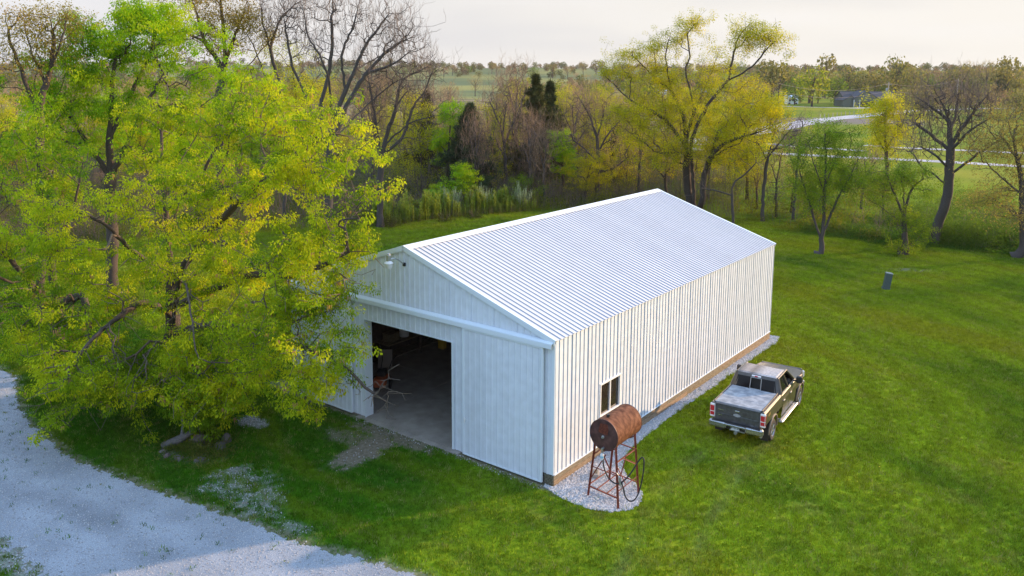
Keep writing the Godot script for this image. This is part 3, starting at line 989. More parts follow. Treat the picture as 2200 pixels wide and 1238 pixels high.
	b = MB.new()
	b.box(Vector3(-0.02, 0.64, 2.845), Vector3(0.31, 0.16, 0.012), Basis(), 0.004)
	part("plate", b.mesh(M.plate), pl)
	b = MB.new()
	b.box(Vector3(-0.02, 0.703, 2.852), Vector3(0.3, 0.03, 0.004))
	part("plate_band", b.mesh(M.plate_blue), pl)
	lettering("W 18 AU", Vector3(-0.02, 0.63, 2.853), 0.085, Basis(), M.ink, pl)
	b = MB.new()
	b.box(Vector3(0.02, 0.5, 2.72), Vector3(0.09, 0.09, 0.3), Basis(), 0.01)
	b.lathe(Vector3(0.02, 0.5, 2.9), Vector3.BACK, [[-0.06, 0.03], [0.0, 0.055], [0.03, 0.055], [0.03, 0.02]], 10)
	b.bar(Vector3(-0.25, 0.5, 2.72), Vector3(0.28, 0.5, 2.72), 0.035)
	part("tow_hitch", b.mesh(M.galvanised), t)
	b = MB.new()
	b.bar(Vector3(0.72, 0.44, 2.2), Vector3(0.82, 0.44, 2.62), 0.045, 10)
	part("exhaust", b.mesh(M.galvanised), t)
	for s in [-1.0, 1.0]:
		b = MB.new()
		b.box(Vector3(s * 0.82, 0.36, 2.2), Vector3(0.26, 0.42, 0.018), Basis(Vector3.RIGHT, 0.1), 0.005)
		part("mud_flap", b.mesh(M.tyre), t)
		# arch flares
		for k in 2:
			b = MB.new()
			var fp := PackedVector3Array(); var fr := PackedFloat32Array()
			for j in 15:
				var an := PI * (j / 14.0) * 1.06 - 0.09
				fp.append(Vector3(s * (0.955 + 0.03 * sin(maxf(an, 0.0))), 0.44 + sin(an) * 0.505, ax[k] + cos(an) * 0.505)); fr.append(0.034)
			b.tube(fp, fr, 6, true)
			part("wheel_arch", b.mesh(M.dusty_flare), t)
		# running board
		b = MB.new()
		b.box(Vector3(s * 1.02, 0.42, -0.16), Vector3(0.17, 0.06, 2.15), Basis(), 0.025)
		for z in [-0.95, 0.0, 0.75]:
			b.box(Vector3(s * 0.93, 0.44, z), Vector3(0.14, 0.05, 0.06))
		part("running_board", b.mesh(M.galvanised), t)
		# mirror
		b = MB.new()
		b.box(Vector3(s * 1.14, 1.42, -1.03), Vector3(0.22, 0.27, 0.13), Basis(Vector3.UP, s * 0.25), 0.04)
		b.bar(Vector3(s * 0.92, 1.34, -1.03), Vector3(s * 1.06, 1.38, -1.03), 0.03)
		part("wing_mirror", b.mesh(M.black_plastic), t)
		# headlight
		b = MB.new()
		b.box(Vector3(s * 0.72, 1.02, -2.87), Vector3(0.34, 0.26, 0.1), Basis(Vector3.UP, s * 0.3), 0.03)
		part("headlight", b.mesh(M.white_lens), t)
		for z in ax: wheel(Vector3(s * 0.845, 0.395, z), s, t)
	b = MB.new()
	b.box(Vector3(0, 1.0, -2.92), Vector3(0.95, 0.3, 0.05), Basis(), 0.02)
	b.box(Vector3(0, 0.62, -2.94), Vector3(1.8, 0.24, 0.14), Basis(), 0.04)
	part("grille", b.mesh(M.chrome), t)
	lettering("4X4", Vector3(0.99, 1.2, 2.32), 0.15, Basis(Vector3.UP, PI / 2), M.gold, t)

func lettering(say: String, at: Vector3, high: float, turn: Basis, m: Material, parent: Node) -> void:
	var tm := TextMesh.new()
	var f := SystemFont.new()
	f.font_names = PackedStringArray(["Droid Sans"])
	f.font_weight = 700
	tm.font = f
	tm.text = say
	tm.font_size = 64
	tm.pixel_size = high / 64.0
	tm.depth = 0.004
	tm.material = m
	var o := part("lettering", tm, parent)
	o.transform = Transform3D(turn, at)

func wheel(at: Vector3, s: float, t: Node3D) -> void:
	var w := Node3D.new()
	var k := 0
	while t.has_node("wheel" if k == 0 else "wheel_%03d" % k): k += 1
	w.name = "wheel" if k == 0 else "wheel_%03d" % k
	t.add_child(w)
	w.position = at
	var b := MB.new()
	var axis := Vector3.RIGHT * s
	b.lathe(Vector3.ZERO, axis, [[-0.13, 0.2], [-0.135, 0.34], [-0.1, 0.385], [0.1, 0.385], [0.135, 0.34], [0.125, 0.25], [0.1, 0.23]], 36)
	part("tyre", b.mesh(M.tyre), w)
	b = MB.new()
	b.lathe(Vector3.ZERO, axis, [[0.12, 0.255], [0.125, 0.24], [0.06, 0.22], [0.05, 0.0]], 30)
	for j in 6:
		var an := TAU * j / 6.0
		var d := Vector3(0, cos(an), sin(an))
		var q := axis.cross(d)
		b.box(axis * 0.095 + d * 0.14, Vector3(0.04, 0.2, 0.07), Basis(axis, d, q), 0.012)
	b.lathe(Vector3.ZERO, axis, [[0.05, 0.07], [0.12, 0.065], [0.125, 0.0]], 16)
	part("rim", b.mesh(M.chrome), w)

# ---------------------------------------------------------------- small things on the lawn
func pedestal() -> void:
	var t := thing("utility_pedestal", "leaning grey green utility pedestal standing alone on the lawn", "utility box", Vector3(2.05, -0.02, -31.4), 0.5)
	t.rotation.z = -0.14
	var b := MB.new()
	b.box(Vector3(0, 0.5, 0), Vector3(0.36, 1.0, 0.3), Basis(), 0.015)
	part("cabinet", b.mesh(M.ped_green), t)
	b = MB.new()
	b.box(Vector3(0, 1.02, 0), Vector3(0.385, 0.06, 0.325), Basis(), 0.02)
	part("cap", b.mesh(mat("ped_cap", lin(0.2, 0.24, 0.24), 0.5)), t)
	b = MB.new()
	b.box(Vector3(0, 0.07, 0), Vector3(0.42, 0.16, 0.36), Basis(), 0.01)
	part("base", b.mesh(M.ped_green), t)

func rock(size: Vector3, seed_: int, col: Color) -> ArrayMesh:
	var sm := SphereMesh.new()
	sm.radial_segments = 10
	sm.rings = 6
	sm.radius = 0.5
	sm.height = 1.0
	var ar := sm.get_mesh_arrays()
	var v: PackedVector3Array = ar[Mesh.ARRAY_VERTEX]
	var b := MB.new()
	b.tint = col
	var f := FastNoiseLite.new()
	f.seed = seed_
	f.frequency = 1.1
	var w := PackedVector3Array()
	for p in v:
		w.append(p * size * (1.0 + 0.55 * f.get_noise_3dv(p * 1.3 + Vector3.ONE * seed_)))
	var ix: PackedInt32Array = ar[Mesh.ARRAY_INDEX]
	for a in range(0, ix.size(), 3):
		if w[ix[a]].distance_to(w[ix[a + 1]]) < 1e-4 or w[ix[a]].distance_to(w[ix[a + 2]]) < 1e-4 or w[ix[a + 1]].distance_to(w[ix[a + 2]]) < 1e-4: continue
		b.tri(w[ix[a]], w[ix[a + 2]], w[ix[a + 1]])
	return b.mesh(M.stone)

func rocks() -> void:
	var spots := [
		[Vector3(-11.0, 0.1, 5.05), Vector3(0.85, 0.6, 0.65), Color(0.105, 0.08, 0.07), "large brown weathered boulder at the top of the small mound"],
		[Vector3(-10.45, 0.1, 4.3), Vector3(0.34, 0.45, 0.35), Color(0.10, 0.085, 0.08), "upright dark rock at the right end of the mound"],
		[Vector3(-10.3, 0.05, 4.62), Vector3(0.6, 0.26, 0.36), Color(0.11, 0.10, 0.095), "low flat rock in front of the upright dark rock"],
		[Vector3(-11.4, 0.03, 6.0), Vector3(0.28, 0.18, 0.24), Color(0.14, 0.12, 0.115), "small grey rock at the left edge of the mound"],
		[Vector3(-11.05, 0.03, 6.1), Vector3(0.25, 0.18, 0.22), Color(0.15, 0.11, 0.11), "small pinkish rock second from the left in front of the mound"],
		[Vector3(-10.6, 0.03, 5.95), Vector3(0.42, 0.2, 0.26), Color(0.16, 0.13, 0.13), "rounded pinkish rock at the middle of the mound's front edge"],
		[Vector3(-9.95, 0.03, 5.6), Vector3(0.34, 0.18, 0.26), Color(0.14, 0.12, 0.12), "greyish rock at the right of the mound's front edge"]]
	for k in spots.size():
		var o := part("rock", rock(spots[k][1], 10 + k, spots[k][2]), self)
		o.position = spots[k][0]
		o.rotation.y = k * 1.3
		tag(o, spots[k][3], "rock", "rocks of the mound under the tree")
	var wd: Array[Transform3D] = []
	var wc := PackedColorArray()
	var sp := spray(77, 14, 0.3, 0.12, -0.6, 0.22)
	for k in 330:
		var d := Vector2(rng.randfn(), rng.randfn()) * Vector2(0.75, 0.5)
		var p := Vector3(-10.75 + d.x, 0.03 + 0.12 * exp(-d.length_squared()), 5.2 + d.y)
		wd.append(Transform3D(Basis(Vector3.UP, rnd(0, TAU)) * Basis.from_scale(Vector3(1, rnd(0.7, 1.6), 1) * rnd(0.5, 1.1)), p))
		wc.append(Color(0.10, 0.18, 0.015).lerp(Color(0.24, 0.24, 0.06), rng.randf()) * rnd(0.8, 1.2))
	var we := scatter("mound_weeds", sp, wd, wc, self)
	tag(we, "weeds growing over the small rocky mound under the tree", "weeds")
	var l := thing("dead_log", "grey weathered log lying against the large boulder", "log", Vector3(-11.3, 0.2, 5.4))
	var b := MB.new()
	b.tint = Color(0.19, 0.175, 0.165)
	b.tube(PackedVector3Array([Vector3(-0.35, -0.08, 0.5), Vector3(0, 0.1, 0.1), Vector3(0.2, 0.3, -0.25)]), PackedFloat32Array([0.12, 0.15, 0.08]), 8, true)
	part("trunk", b.mesh(M.bark), l)
	b = MB.new()
	b.tint = Color(0.22, 0.21, 0.21)
	b.tube(PackedVector3Array([Vector3(0.05, 0.12, 0.05), Vector3(0.02, 0.55, -0.05), Vector3(-0.03, 1.1, -0.05)]), PackedFloat32Array([0.06, 0.045, 0.03]), 6, true)
	part("snag", b.mesh(M.bark), l)

# ---------------------------------------------------------------- ground
var drive_l: Array[Vector2] = [Vector2(-60, -4), Vector2(-40, 2.0), Vector2(-28, 6.0), Vector2(-22.4, 6.1), Vector2(-19.6, 7.2), Vector2(-17, 7.75), Vector2(-13.4, 8.1), Vector2(-10.4, 7.7), Vector2(-7.6, 7.25), Vector2(-5.2, 6.85), Vector2(-3.4, 6.6), Vector2(-1.5, 6.1), Vector2(0.1, 5.75), Vector2(3.0, 5.9), Vector2(9.0, 8.0)]
var drive_r: Array[Vector2] = [Vector2(-60, 0.5), Vector2(-40, 7), Vector2(-28, 11.2), Vector2(-20.9, 12.6), Vector2(-17, 13.0), Vector2(-13.4, 12.7), Vector2(-10.4, 11.45), Vector2(-7.6, 11.4), Vector2(-5.2, 11.8), Vector2(-3.4, 12.3), Vector2(-1.5, 12.8), Vector2(0.1, 13.4), Vector2(3.0, 14.5), Vector2(9.0, 17.0)]

func along(c: Array[Vector2], x: float) -> float:
	for k in c.size() - 1:
		if x <= c[k + 1].x:
			var u := clampf((x - c[k].x) / (c[k + 1].x - c[k].x), 0, 1)
			return lerpf(c[k].y, c[k + 1].y, u)
	return c[-1].y

var pad: PackedVector2Array = PackedVector2Array([Vector2(-0.25, 0.16), Vector2(0.25, 0.34), Vector2(0.9, 0.46), Vector2(1.5, 0.42), Vector2(1.95, 0.3), Vector2(2.3, 0.08), Vector2(2.52, -0.35), Vector2(2.52, -0.85), Vector2(2.35, -1.3), Vector2(1.95, -1.65), Vector2(1.45, -1.95), Vector2(0.95, -2.5), Vector2(0.62, -3.4), Vector2(0.5, -5.0), Vector2(0.42, -8.0), Vector2(0.46, -12.0), Vector2(0.42, -16.0), Vector2(0.5, -17.6), Vector2(0.3, -18.7), Vector2(-0.3, -18.6), Vector2(-0.3, -3.0)])

func blob(x: float, z: float, cx: float, cz: float, rx: float, rz: float, turn := 0.0) -> float:   # 1 inside a ragged patch, 0 outside
	var d := Vector2(x - cx, z - cz).rotated(turn)
	var q := Vector2(d.x / rx, d.y / rz).length()
	return 1.0 - smoothstep(0.7, 1.15, q + 0.45 * fine.get_noise_2d(x * 60.0, z * 60.0) + 0.3 * fine.get_noise_2d(x * 200.0, z * 200.0))

func bare_earth(x: float, z: float) -> Array:    # how bare the soil is, and its colour
	var dirt := 0.0
	var stony := 0.0
	if x > -14 and x < 1 and z > -0.5 and z < 9:
		dirt = maxf(dirt, blob(x, z, -6.4, 1.7, 0.7, 1.75, 0.1))
		dirt = maxf(dirt, blob(x, z, -6.45, 0.55, 2.0, 0.42) * 0.9)
		dirt = maxf(dirt, blob(x, z, -7.5, 1.5, 1.2, 0.55) * 0.7)
		dirt = maxf(dirt, (1.0 - smoothstep(0.2, 0.42, z + 0.15 * fine.get_noise_2d(x * 120, z * 120))) * 0.85)
		stony = maxf(stony, blob(x, z, -11.2, 2.75, 0.75, 0.42))
		stony = maxf(stony, blob(x, z, -8.4, 5.25, 0.42, 0.22) * 0.8)
		var thin := clampf(0.55 + 0.9 * fine.get_noise_2d(x * 110, z * 110), 0, 1)
		stony = maxf(stony, blob(x, z, -6.7, 5.8, 1.9, 0.8, -0.45) * 0.85 * thin)
		stony = maxf(stony, blob(x, z, -7.9, 6.0, 1.0, 0.8) * 0.8 * thin)
		stony = maxf(stony, blob(x, z, -4.3, 6.2, 0.5, 0.3) * 0.6)
		dirt = maxf(dirt, blob(x, z, -10.8, 5.2, 1.2, 1.1) * 0.55)
	if z > 10.5: stony = maxf(stony, (1.0 - smoothstep(0.0, 1.3, z - along(drive_r, x) + 0.7 * fine.get_noise_2d(x * 60, z * 60))) * 0.8)
	var e := absf(z - along(drive_l, x))
	if x > -40 and x < 8: dirt = maxf(dirt, (1.0 - smoothstep(0.1, 0.45, e + 0.3 * fine.get_noise_2d(x * 90, z * 90))) * 0.7)
	dirt = maxf(dirt, blob(x, z, 2.0, -37.6, 2.4, 0.7, 0.5) * 0.75)
	return [dirt, stony]

func on_gravel(x: float, z: float) -> bool:
	var w := 0.16 * fine.get_noise_2d(x * 70, z * 70) + 0.1 * fine.get_noise_2d(x * 260, z * 260)
	if x > -58 and x < 9 and z > along(drive_l, x) + w and z < along(drive_r, x) + w * 3.0: return true
	if x > -0.4 and x < 2.8 and z < 0.6 and z > -19: return Geometry2D.is_point_in_polygon(Vector2(x + w * 0.4, z + w * 0.4), pad)
	return false

func turf(x: float, z: float) -> Color:
	var n1 := wide.get_noise_2d(x * 14.0, z * 14.0)
	var n2 := fine.get_noise_2d(x * 22.0, z * 22.0)
	var n3 := fine.get_noise_2d(x * 120.0, z * 120.0)
	var c := Color(0.062, 0.180, 0.007)
	c = c.lerp(Color(0.125, 0.245, 0.009), clampf(0.45 + n1 * 0.7 + n2 * 0.18 + n3 * 0.25, 0, 1))
	c = c.lerp(Color(0.055, 0.15, 0.02), clampf(-n2 * 0.45 + n3 * 0.4, 0, 0.55))
	c = c.lerp(Color(0.23, 0.26, 0.03), clampf(n3 * 0.5 + n1 * 0.5 - 0.1, 0, 0.45))
	# yellower sun streaks painted in, mown in sweeps round the building
	var front_shade := smoothstep(-1.0, -5.0, x - 0.35 * z) * smoothstep(-2.0, 0.0, z)      # shade painted before the barn, sunlight painted on the open lawn
	c = c.lerp(Color(0.035, 0.135, 0.006), 0.55 * front_shade)
	c = c.lerp(Color(0.30, 0.39, 0.018), (1.0 - front_shade) * 0.7)
	var sweep := sin(Vector2(x + 6.0, z + 9.0).length() * 3.1 + n1 * 3.0)
	c = c.lerp(Color(0.17, 0.23, 0.012), clampf(sweep * 0.6 + n2 * 0.25, 0, 0.45))
	var sun_streak := wide.get_noise_2d(x * 5.0 + z * 2.5 + 300.0, z * 17.0 - x * 7.0)  # bright and dark streaks of low sun painted into the turf
	c = c.lerp(Color(0.26, 0.27, 0.015), clampf(sun_streak * 1.8 - 0.2, 0, 0.6) * (1.0 - 0.8 * front_shade))
	c = c.lerp(Color(0.05, 0.14, 0.012), clampf(-sun_streak * 1.6 - 0.1, 0, 0.6))
	var dry := fine.get_noise_2d(x * 45.0 + 70.0, z * 45.0)
	c = c.lerp(Color(0.29, 0.30, 0.06), clampf(dry * 1.6 - 0.35, 0, 0.4) * (1.0 - front_shade) * smoothstep(-0.3, 0.3, n1 + 0.1))
	# wheel tracks from behind the pickup towards the drive
	if x > 0.5 and z > -8.0:
		for s in [-0.8, 0.8]:
			var off := absf(x - 3.2 - s - 0.020 * (z + 8.0) * (z + 8.0) * 0.6)
			c = c.lerp(Color(0.20, 0.24, 0.09), 0.42 * exp(-pow(off / 0.2, 2.0)) * clampf(0.6 + n2, 0, 1))
	return c

func ground_color(x: float, z: float) -> Color:
	var r := Vector2(x - EYE.x, z - EYE.z).length()
	var u := column(x, z)
	var c := turf(x, z)
	if r < 70.0:
		var b := bare_earth(x, z)
		c = c.lerp(Color(0.27, 0.225, 0.18), b[0])
		c = c.lerp(Color(0.33, 0.33, 0.33), b[1])
		return c
	var n := wide.get_noise_2d(x * 2.0, z * 2.0)
	var g := fine.get_noise_2d(x * 3.0, z * 3.0)
	# wood floor behind the lawn on the left and middle
	var wood := smoothstep(72.0, 80.0, r + 5.0 * g) * (1.0 - smoothstep(150.0, 185.0, r)) * (1.0 - smoothstep(0.12, 0.3, u))
	c = c.lerp(Color(0.07, 0.065, 0.035).lerp(Color(0.05, 0.08, 0.02), 0.5 + g), wood * 0.9)
	if u < 0.22:
		var fld := smoothstep(180.0, 200.0, r) * (1.0 - smoothstep(410.0, 430.0, r + 60.0 * n))
		var band := 0.5 + 0.5 * sin(r * 0.09 + n * 6.0 + u * 5.0)
		c = c.lerp(Color(0.34, 0.25, 0.17).lerp(Color(0.42, 0.31, 0.19), band), fld)
		c = c.lerp(Color(0.10, 0.17, 0.03), fld * smoothstep(0.75, 0.95, band) * 0.8)
		var hill := smoothstep(420.0, 440.0, r)
		c = c.lerp(Color(0.15, 0.20, 0.10).lerp(Color(0.38, 0.36, 0.12), clampf(0.4 + 1.6 * wide.get_noise_2d(x * 0.9, z * 0.9 + 77.0), 0, 1)), hill)
	else:
		var mead := smoothstep(100.0, 120.0, r)
		c = c.lerp(Color(0.17, 0.25, 0.02).lerp(Color(0.34, 0.33, 0.04), clampf(0.4 + g + n, 0, 1)), mead)
		var lot := smoothstep(228.0, 235.0, r) * (1.0 - smoothstep(262.0, 270.0, r)) * (1.0 if u < 0.5 else 0.0)
		c = c.lerp(Color(0.27, 0.23, 0.2), lot * smoothstep(0.2, 0.4, r * 0.004 + 0.2 * g - 0.5))
	return c

func ground() -> void:
	var xs: Array[float] = []
	var zs: Array[float] = []
	var x := -26.0
	while x < 14.0:
		xs.append(x); x += 0.13
	var s := 0.2
	while x < 2400.0:
		xs.append(x); x += s; s = minf(s * 1.07, 60.0)
	x = -26.2; s = 0.2
	while x > -2400.0:
		xs.push_front(x); x -= s; s = minf(s * 1.06, 60.0)
	var z := -4.0
	while z < 13.0:
		zs.append(z); z += 0.13
	s = 0.2
	while z < 400.0:
		zs.append(z); z += s; s = minf(s * 1.2, 60.0)
	z = -4.2; s = 0.2
	while z > -2600.0:
		zs.push_front(z); z -= s; s = minf(s * 1.035, 50.0)
	var v := PackedVector3Array()
	var c := PackedColorArray()
	var n := PackedVector3Array()
	for zz in zs:
		for xx in xs:
			var h := land(xx, zz)
			v.append(Vector3(xx, h, zz))
			c.append(ground_color(xx, zz))
			if Vector2(xx - EYE.x, zz - EYE.z).length() < 85.0: n.append(Vector3.UP)
			else: n.append(Vector3(land(xx - 2, zz) - land(xx + 2, zz), 4.0, land(xx, zz - 2) - land(xx, zz + 2)).normalized())
	var ix := PackedInt32Array()
	var w := xs.size()
	for a in zs.size() - 1:
		for b in w - 1:
			var p := a * w + b
			ix.append_array([p, p + 1, p + w, p + 1, p + w + 1, p + w])
	var am := ArrayMesh.new()
	var ar := []
	ar.resize(Mesh.ARRAY_MAX)
	ar[Mesh.ARRAY_VERTEX] = v; ar[Mesh.ARRAY_NORMAL] = n; ar[Mesh.ARRAY_COLOR] = c; ar[Mesh.ARRAY_INDEX] = ix
	am.add_surface_from_arrays(Mesh.PRIMITIVE_TRIANGLES, ar)
	am.surface_set_material(0, M.ground)
	part("ground", am, self, "", "structure")

func sheet(called: String, inside_: Callable, x0: float, x1: float, z0: float, z1: float, step: float, y: float, m: Material, shade: Callable) -> void:
	var b := MB.new()
	var id := {}
	var nx := int((x1 - x0) / step)
	var nz := int((z1 - z0) / step)
	for j in nz:
		for k in nx:
			var x := x0 + (k + 0.5) * step
			var z := z0 + (j + 0.5) * step
			if not inside_.call(x, z): continue
			var q := []
			for e in [[0, 1], [1, 1], [1, 0], [0, 0]]:
				var key := (k + int(e[0])) * 100000 + j + int(e[1])
				if not id.has(key):
					id[key] = b.v.size()
					var px: float = x0 + (k + e[0]) * step
					var pz: float = z0 + (j + e[1]) * step
					var jx := step * 0.4 * fine.get_noise_2d(px * 900, pz * 900)
					b.v.append(Vector3(px + jx, y + land(px, pz), pz - jx)); b.n.append(Vector3.UP); b.c.append(shade.call(px, pz))
				q.append(id[key])
			b.i.append_array([q[0], q[2], q[1], q[0], q[3], q[2]])
	part(called, b.mesh(m), self, "", "structure")

func ribbon(called: String, pts: Array, wide_: float, m: Material, y := 0.02) -> void:
	var cv := Curve3D.new()
	for k in pts.size():
		var p := Vector3(pts[k].x, 0, pts[k].y)
		var t: Vector2 = (pts[mini(k + 1, pts.size() - 1)] - pts[maxi(k - 1, 0)]) / 6.0
		cv.add_point(p, -Vector3(t.x, 0, t.y), Vector3(t.x, 0, t.y))
	var l := cv.tessellate_even_length(5, 3.0)
	var b := MB.new()
	for k in l.size() - 1:
		var d0 := (l[mini(k + 1, l.size() - 1)] - l[maxi(k - 1, 0)]).normalized().cross(Vector3.UP) * wide_ * (0.5 + 0.05 * fine.get_noise_2d(k * 40, 3))
		var d1 := (l[mini(k + 2, l.size() - 1)] - l[k]).normalized().cross(Vector3.UP) * wide_ * (0.5 + 0.05 * fine.get_noise_2d(k * 40 + 40, 3))
		var p := [l[k] - d0, l[k] + d0, l[k + 1] + d1, l[k + 1] - d1]
		for e in 4: p[e].y = land(p[e].x, p[e].z) + y
		b.quad(p[0], p[1], p[2], p[3])
	part(called, b.mesh(m), self, "", "structure")

func grounds() -> void:
	ground()
	var shade := func(x: float, z: float) -> Color:
		var k := 0.86 + 0.2 * fine.get_noise_2d(x * 25, z * 25) + 0.14 * wide.get_noise_2d(x * 30, z * 30)
		var lane := (z - along(drive_l, x)) / (along(drive_r, x) - along(drive_l, x))
		for w in [0.3, 0.68]: k += 0.09 * exp(-pow((lane - w) / 0.08, 2.0))
		k -= 0.10 * exp(-pow((lane - 0.49) / 0.09, 2.0))
		return Color(k, k, k * 1.01)
	sheet("gravel_driveway", func(x: float, z: float) -> bool:
		var w := 0.16 * fine.get_noise_2d(x * 70, z * 70) + 0.1 * fine.get_noise_2d(x * 260, z * 260)
		return z > along(drive_l, x) + w and z < along(drive_r, x) + w * 3.0, -26.0, 9.0, 4.0, 15.0, 0.06, 0.006, M.gravel, shade)
	sheet("gravel_driveway", func(x: float, z: float) -> bool: return z > along(drive_l, x) and z < along(drive_r, x), -60.0, -26.0, -5.0, 13.0, 0.4, 0.005, M.gravel, shade)
	sheet("stone_bed", func(x: float, z: float) -> bool: return on_gravel(x, z) and z < 1.0, -0.4, 2.8, -19.0, 0.7, 0.045, 0.012, M.gravel, func(_x: float, _z: float) -> Color: return Color(1.12, 1.1, 1.1))
	# loose stones over the driveway's edge, the stone bed, the sparse patches and the foot of the front wall
	var pebble := rock(Vector3(1, 0.7, 1), 3, Color.WHITE)
	var w: Array[Transform3D] = []
	var c := PackedColorArray()
	for k in 110000:
		var x := rnd(-23, 4)
		var z := rnd(-0.6, 13)
		var e := bare_earth(x, z)
		var g := on_gravel(x, z)
		if x > -12.4 and x < -0.2 and z < 0.14 and z > -0.4: continue
		var want := 0.55 if g else maxf(e[1] * 0.95, e[0] * 0.10)
		if not g and z > 0.14 and z < 0.42 and x > -8.8 and x < -0.1: want = maxf(want, 0.45)
		if rng.randf() > want: continue
		var s := rnd(0.013, 0.036) * (1.0 if g else 1.15)
		w.append(Transform3D(Basis(Vector3(rnd(-1, 1), rnd(-1, 1), rnd(-1, 1)).normalized(), rnd(0, TAU)) * Basis.from_scale(Vector3.ONE * s), Vector3(x, 0.012, z)))
		var t := rnd(0.24, 0.54)
		c.append(Color(t, t, t * 1.02) if g or rng.randf() < 0.7 else Color(t * 0.8, t * 0.66, t * 0.55))
	for k in 16000:
		var x := rnd(-0.3, 2.7)
		var z := rnd(-19, 0.6) if k > 6000 else rnd(-2.6, 0.6)
		if not on_gravel(x, z): continue
		var s := rnd(0.025, 0.06)
		w.append(Transform3D(Basis(Vector3(rnd(-1, 1), rnd(-1, 1), rnd(-1, 1)).normalized(), rnd(0, TAU)) * Basis.from_scale(Vector3.ONE * s), Vector3(x, 0.016, z)))
		var t := rnd(0.36, 0.66)
		c.append(Color(t, t * 0.985, t))
	var st := scatter("loose_stones", pebble, w, c, self)
	tag(st, "loose pale stones of the driveway edge and the bed round the barn", "stones")
	grass()

func tuft(seed_: int, blades: int, h: float, spread: float, wd: float) -> ArrayMesh:
	var r := RandomNumberGenerator.new()
	r.seed = seed_
	var b := MB.new()
	for k in blades:
		var a := r.randf_range(0, TAU)
		var p := Vector3(cos(a), 0, sin(a)) * r.randf_range(0, spread)
		var lean := Vector3(r.randf_range(-0.5, 0.5), 0, r.randf_range(-0.5, 0.5)) * h
		var top := p + lean + Vector3.UP * h * r.randf_range(0.7, 1.2)
		var side := Vector3(cos(a + 1.6), 0, sin(a + 1.6)) * wd
		var t := r.randf_range(0.8, 1.2)
		b.tint = Color(t, t, t)
		b.tri(p - side, p + side, top)
	return b.mesh(M.grass_blade)

func grass() -> void:
	var near := tuft(1, 8, 0.065, 0.10, 0.009)
	var w: Array[Transform3D] = []
	var c := PackedColorArray()
	var tries := 0
	while w.size() < 320000 and tries < 1200000:
		tries += 1
		# denser towards the viewpoint
		var q := pow(rng.randf(), 0.62)
		var dist := lerpf(12.0, 74.0, q)
		var u := rnd(-0.75, 0.72)
		var f := Vector3(AHEAD.x, 0, AHEAD.z).normalized()
		var s := Vector3(RIGHT.x, 0, RIGHT.z).normalized()
		var p := Vector3(EYE.x, 0, EYE.z) + (f + s * u).normalized() * dist
		if p.x > -12.5 and p.x < 0.02 and p.z < 0.16 and p.z > -18.2: continue
		if p.x < -14.0 and p.z < -6.0 and dist < 60.0 and rng.randf() < 0.6: continue
		if on_gravel(p.x, p.z) and rng.randf() < 0.985: continue
		var e := bare_earth(p.x, p.z)
		if rng.randf() < maxf(e[0], e[1]) * 1.05: continue
		var k := rnd(0.8, 1.35) * (1.0 + 0.5 * smoothstep(30.0, 70.0, dist))
		w.append(Transform3D(Basis(Vector3.UP, rnd(0, TAU)) * Basis.from_scale(Vector3(k * 1.2, k * rnd(0.7, 1.2), k * 1.2)), Vector3(p.x, land(p.x, p.z), p.z)))
		var blade := turf(p.x, p.z) * rnd(0.65, 1.5)
		if rng.randf() < 0.10: blade = blade.lerp(Color(0.36, 0.33, 0.12), rnd(0.3, 0.8))
		c.append(blade)
	var o := scatter("lawn_grass", near, w, c, self)
	tag(o, "short mown green grass of the lawn around the barn", "grass")
	# dandelions
	w = []
	c = PackedColorArray()
	var fl := MB.new()
	for k in 6:
		var a := TAU * k / 6.0
		fl.tri(Vector3.ZERO, Vector3(cos(a + 1.0), 0.1, sin(a + 1.0)), Vector3(cos(a), 0.1, sin(a)))
	for k in 90:
		var x := rnd(-4, 9)
		var z := rnd(-30, 9)
		if x < 0.5 and z < 0.6 or on_gravel(x, z): continue
		w.append(Transform3D(Basis.from_scale(Vector3.ONE * rnd(0.012, 0.022)), Vector3(x, 0.07, z)))
		c.append(Color(0.7, 0.55, 0.02))
	o = scatter("dandelions", fl.mesh(M.twig), w, c, self)
	tag(o, "yellow dandelion heads dotted over the lawn", "flowers")

# ---------------------------------------------------------------- trees
func pts3(flat: Array) -> PackedVector3Array:
	var p := PackedVector3Array()
	for k in range(0, flat.size(), 3): p.append(Vector3(flat[k], flat[k + 1], flat[k + 2]))
	return p

# leaf sprays: leaflets of one spray, each a folded diamond
func spray(seed_: int, leaves: int, size: float, leaf: float, droop: float, slim := 0.5) -> ArrayMesh:
	var r := RandomNumberGenerator.new()
	r.seed = seed_
	var b := MB.new()
	for k in leaves:
		var d := Vector3(r.randf_range(-1, 1), r.randf_range(-0.8, 0.8), r.randf_range(-1, 1))
		if d.length() > 1.0: d = d.normalized()
		var p := d * size * 0.5
		var out := (d + Vector3(r.randf_range(-0.5, 0.5), -droop, r.randf_range(-0.5, 0.5))).normalized()
		var side := out.cross(Vector3(r.randf_range(-0.6, 0.6), 1, r.randf_range(-0.6, 0.6))).normalized()
		var up := side.cross(out)
		var l := leaf * r.randf_range(0.7, 1.25)
		var w := l * slim
		var t := r.randf_range(0.82, 1.18)
		b.tint = Color(t, t * r.randf_range(0.95, 1.03), t)
		var tip := p + out * l - up * l * 0.15
		b.tri(p, p + out * l * 0.5 + side * w * 0.5 + up * l * 0.08, tip)
		b.tri(p, tip, p + out * l * 0.5 - side * w * 0.5 + up * l * 0.08)
	return b.mesh(M.leaf)

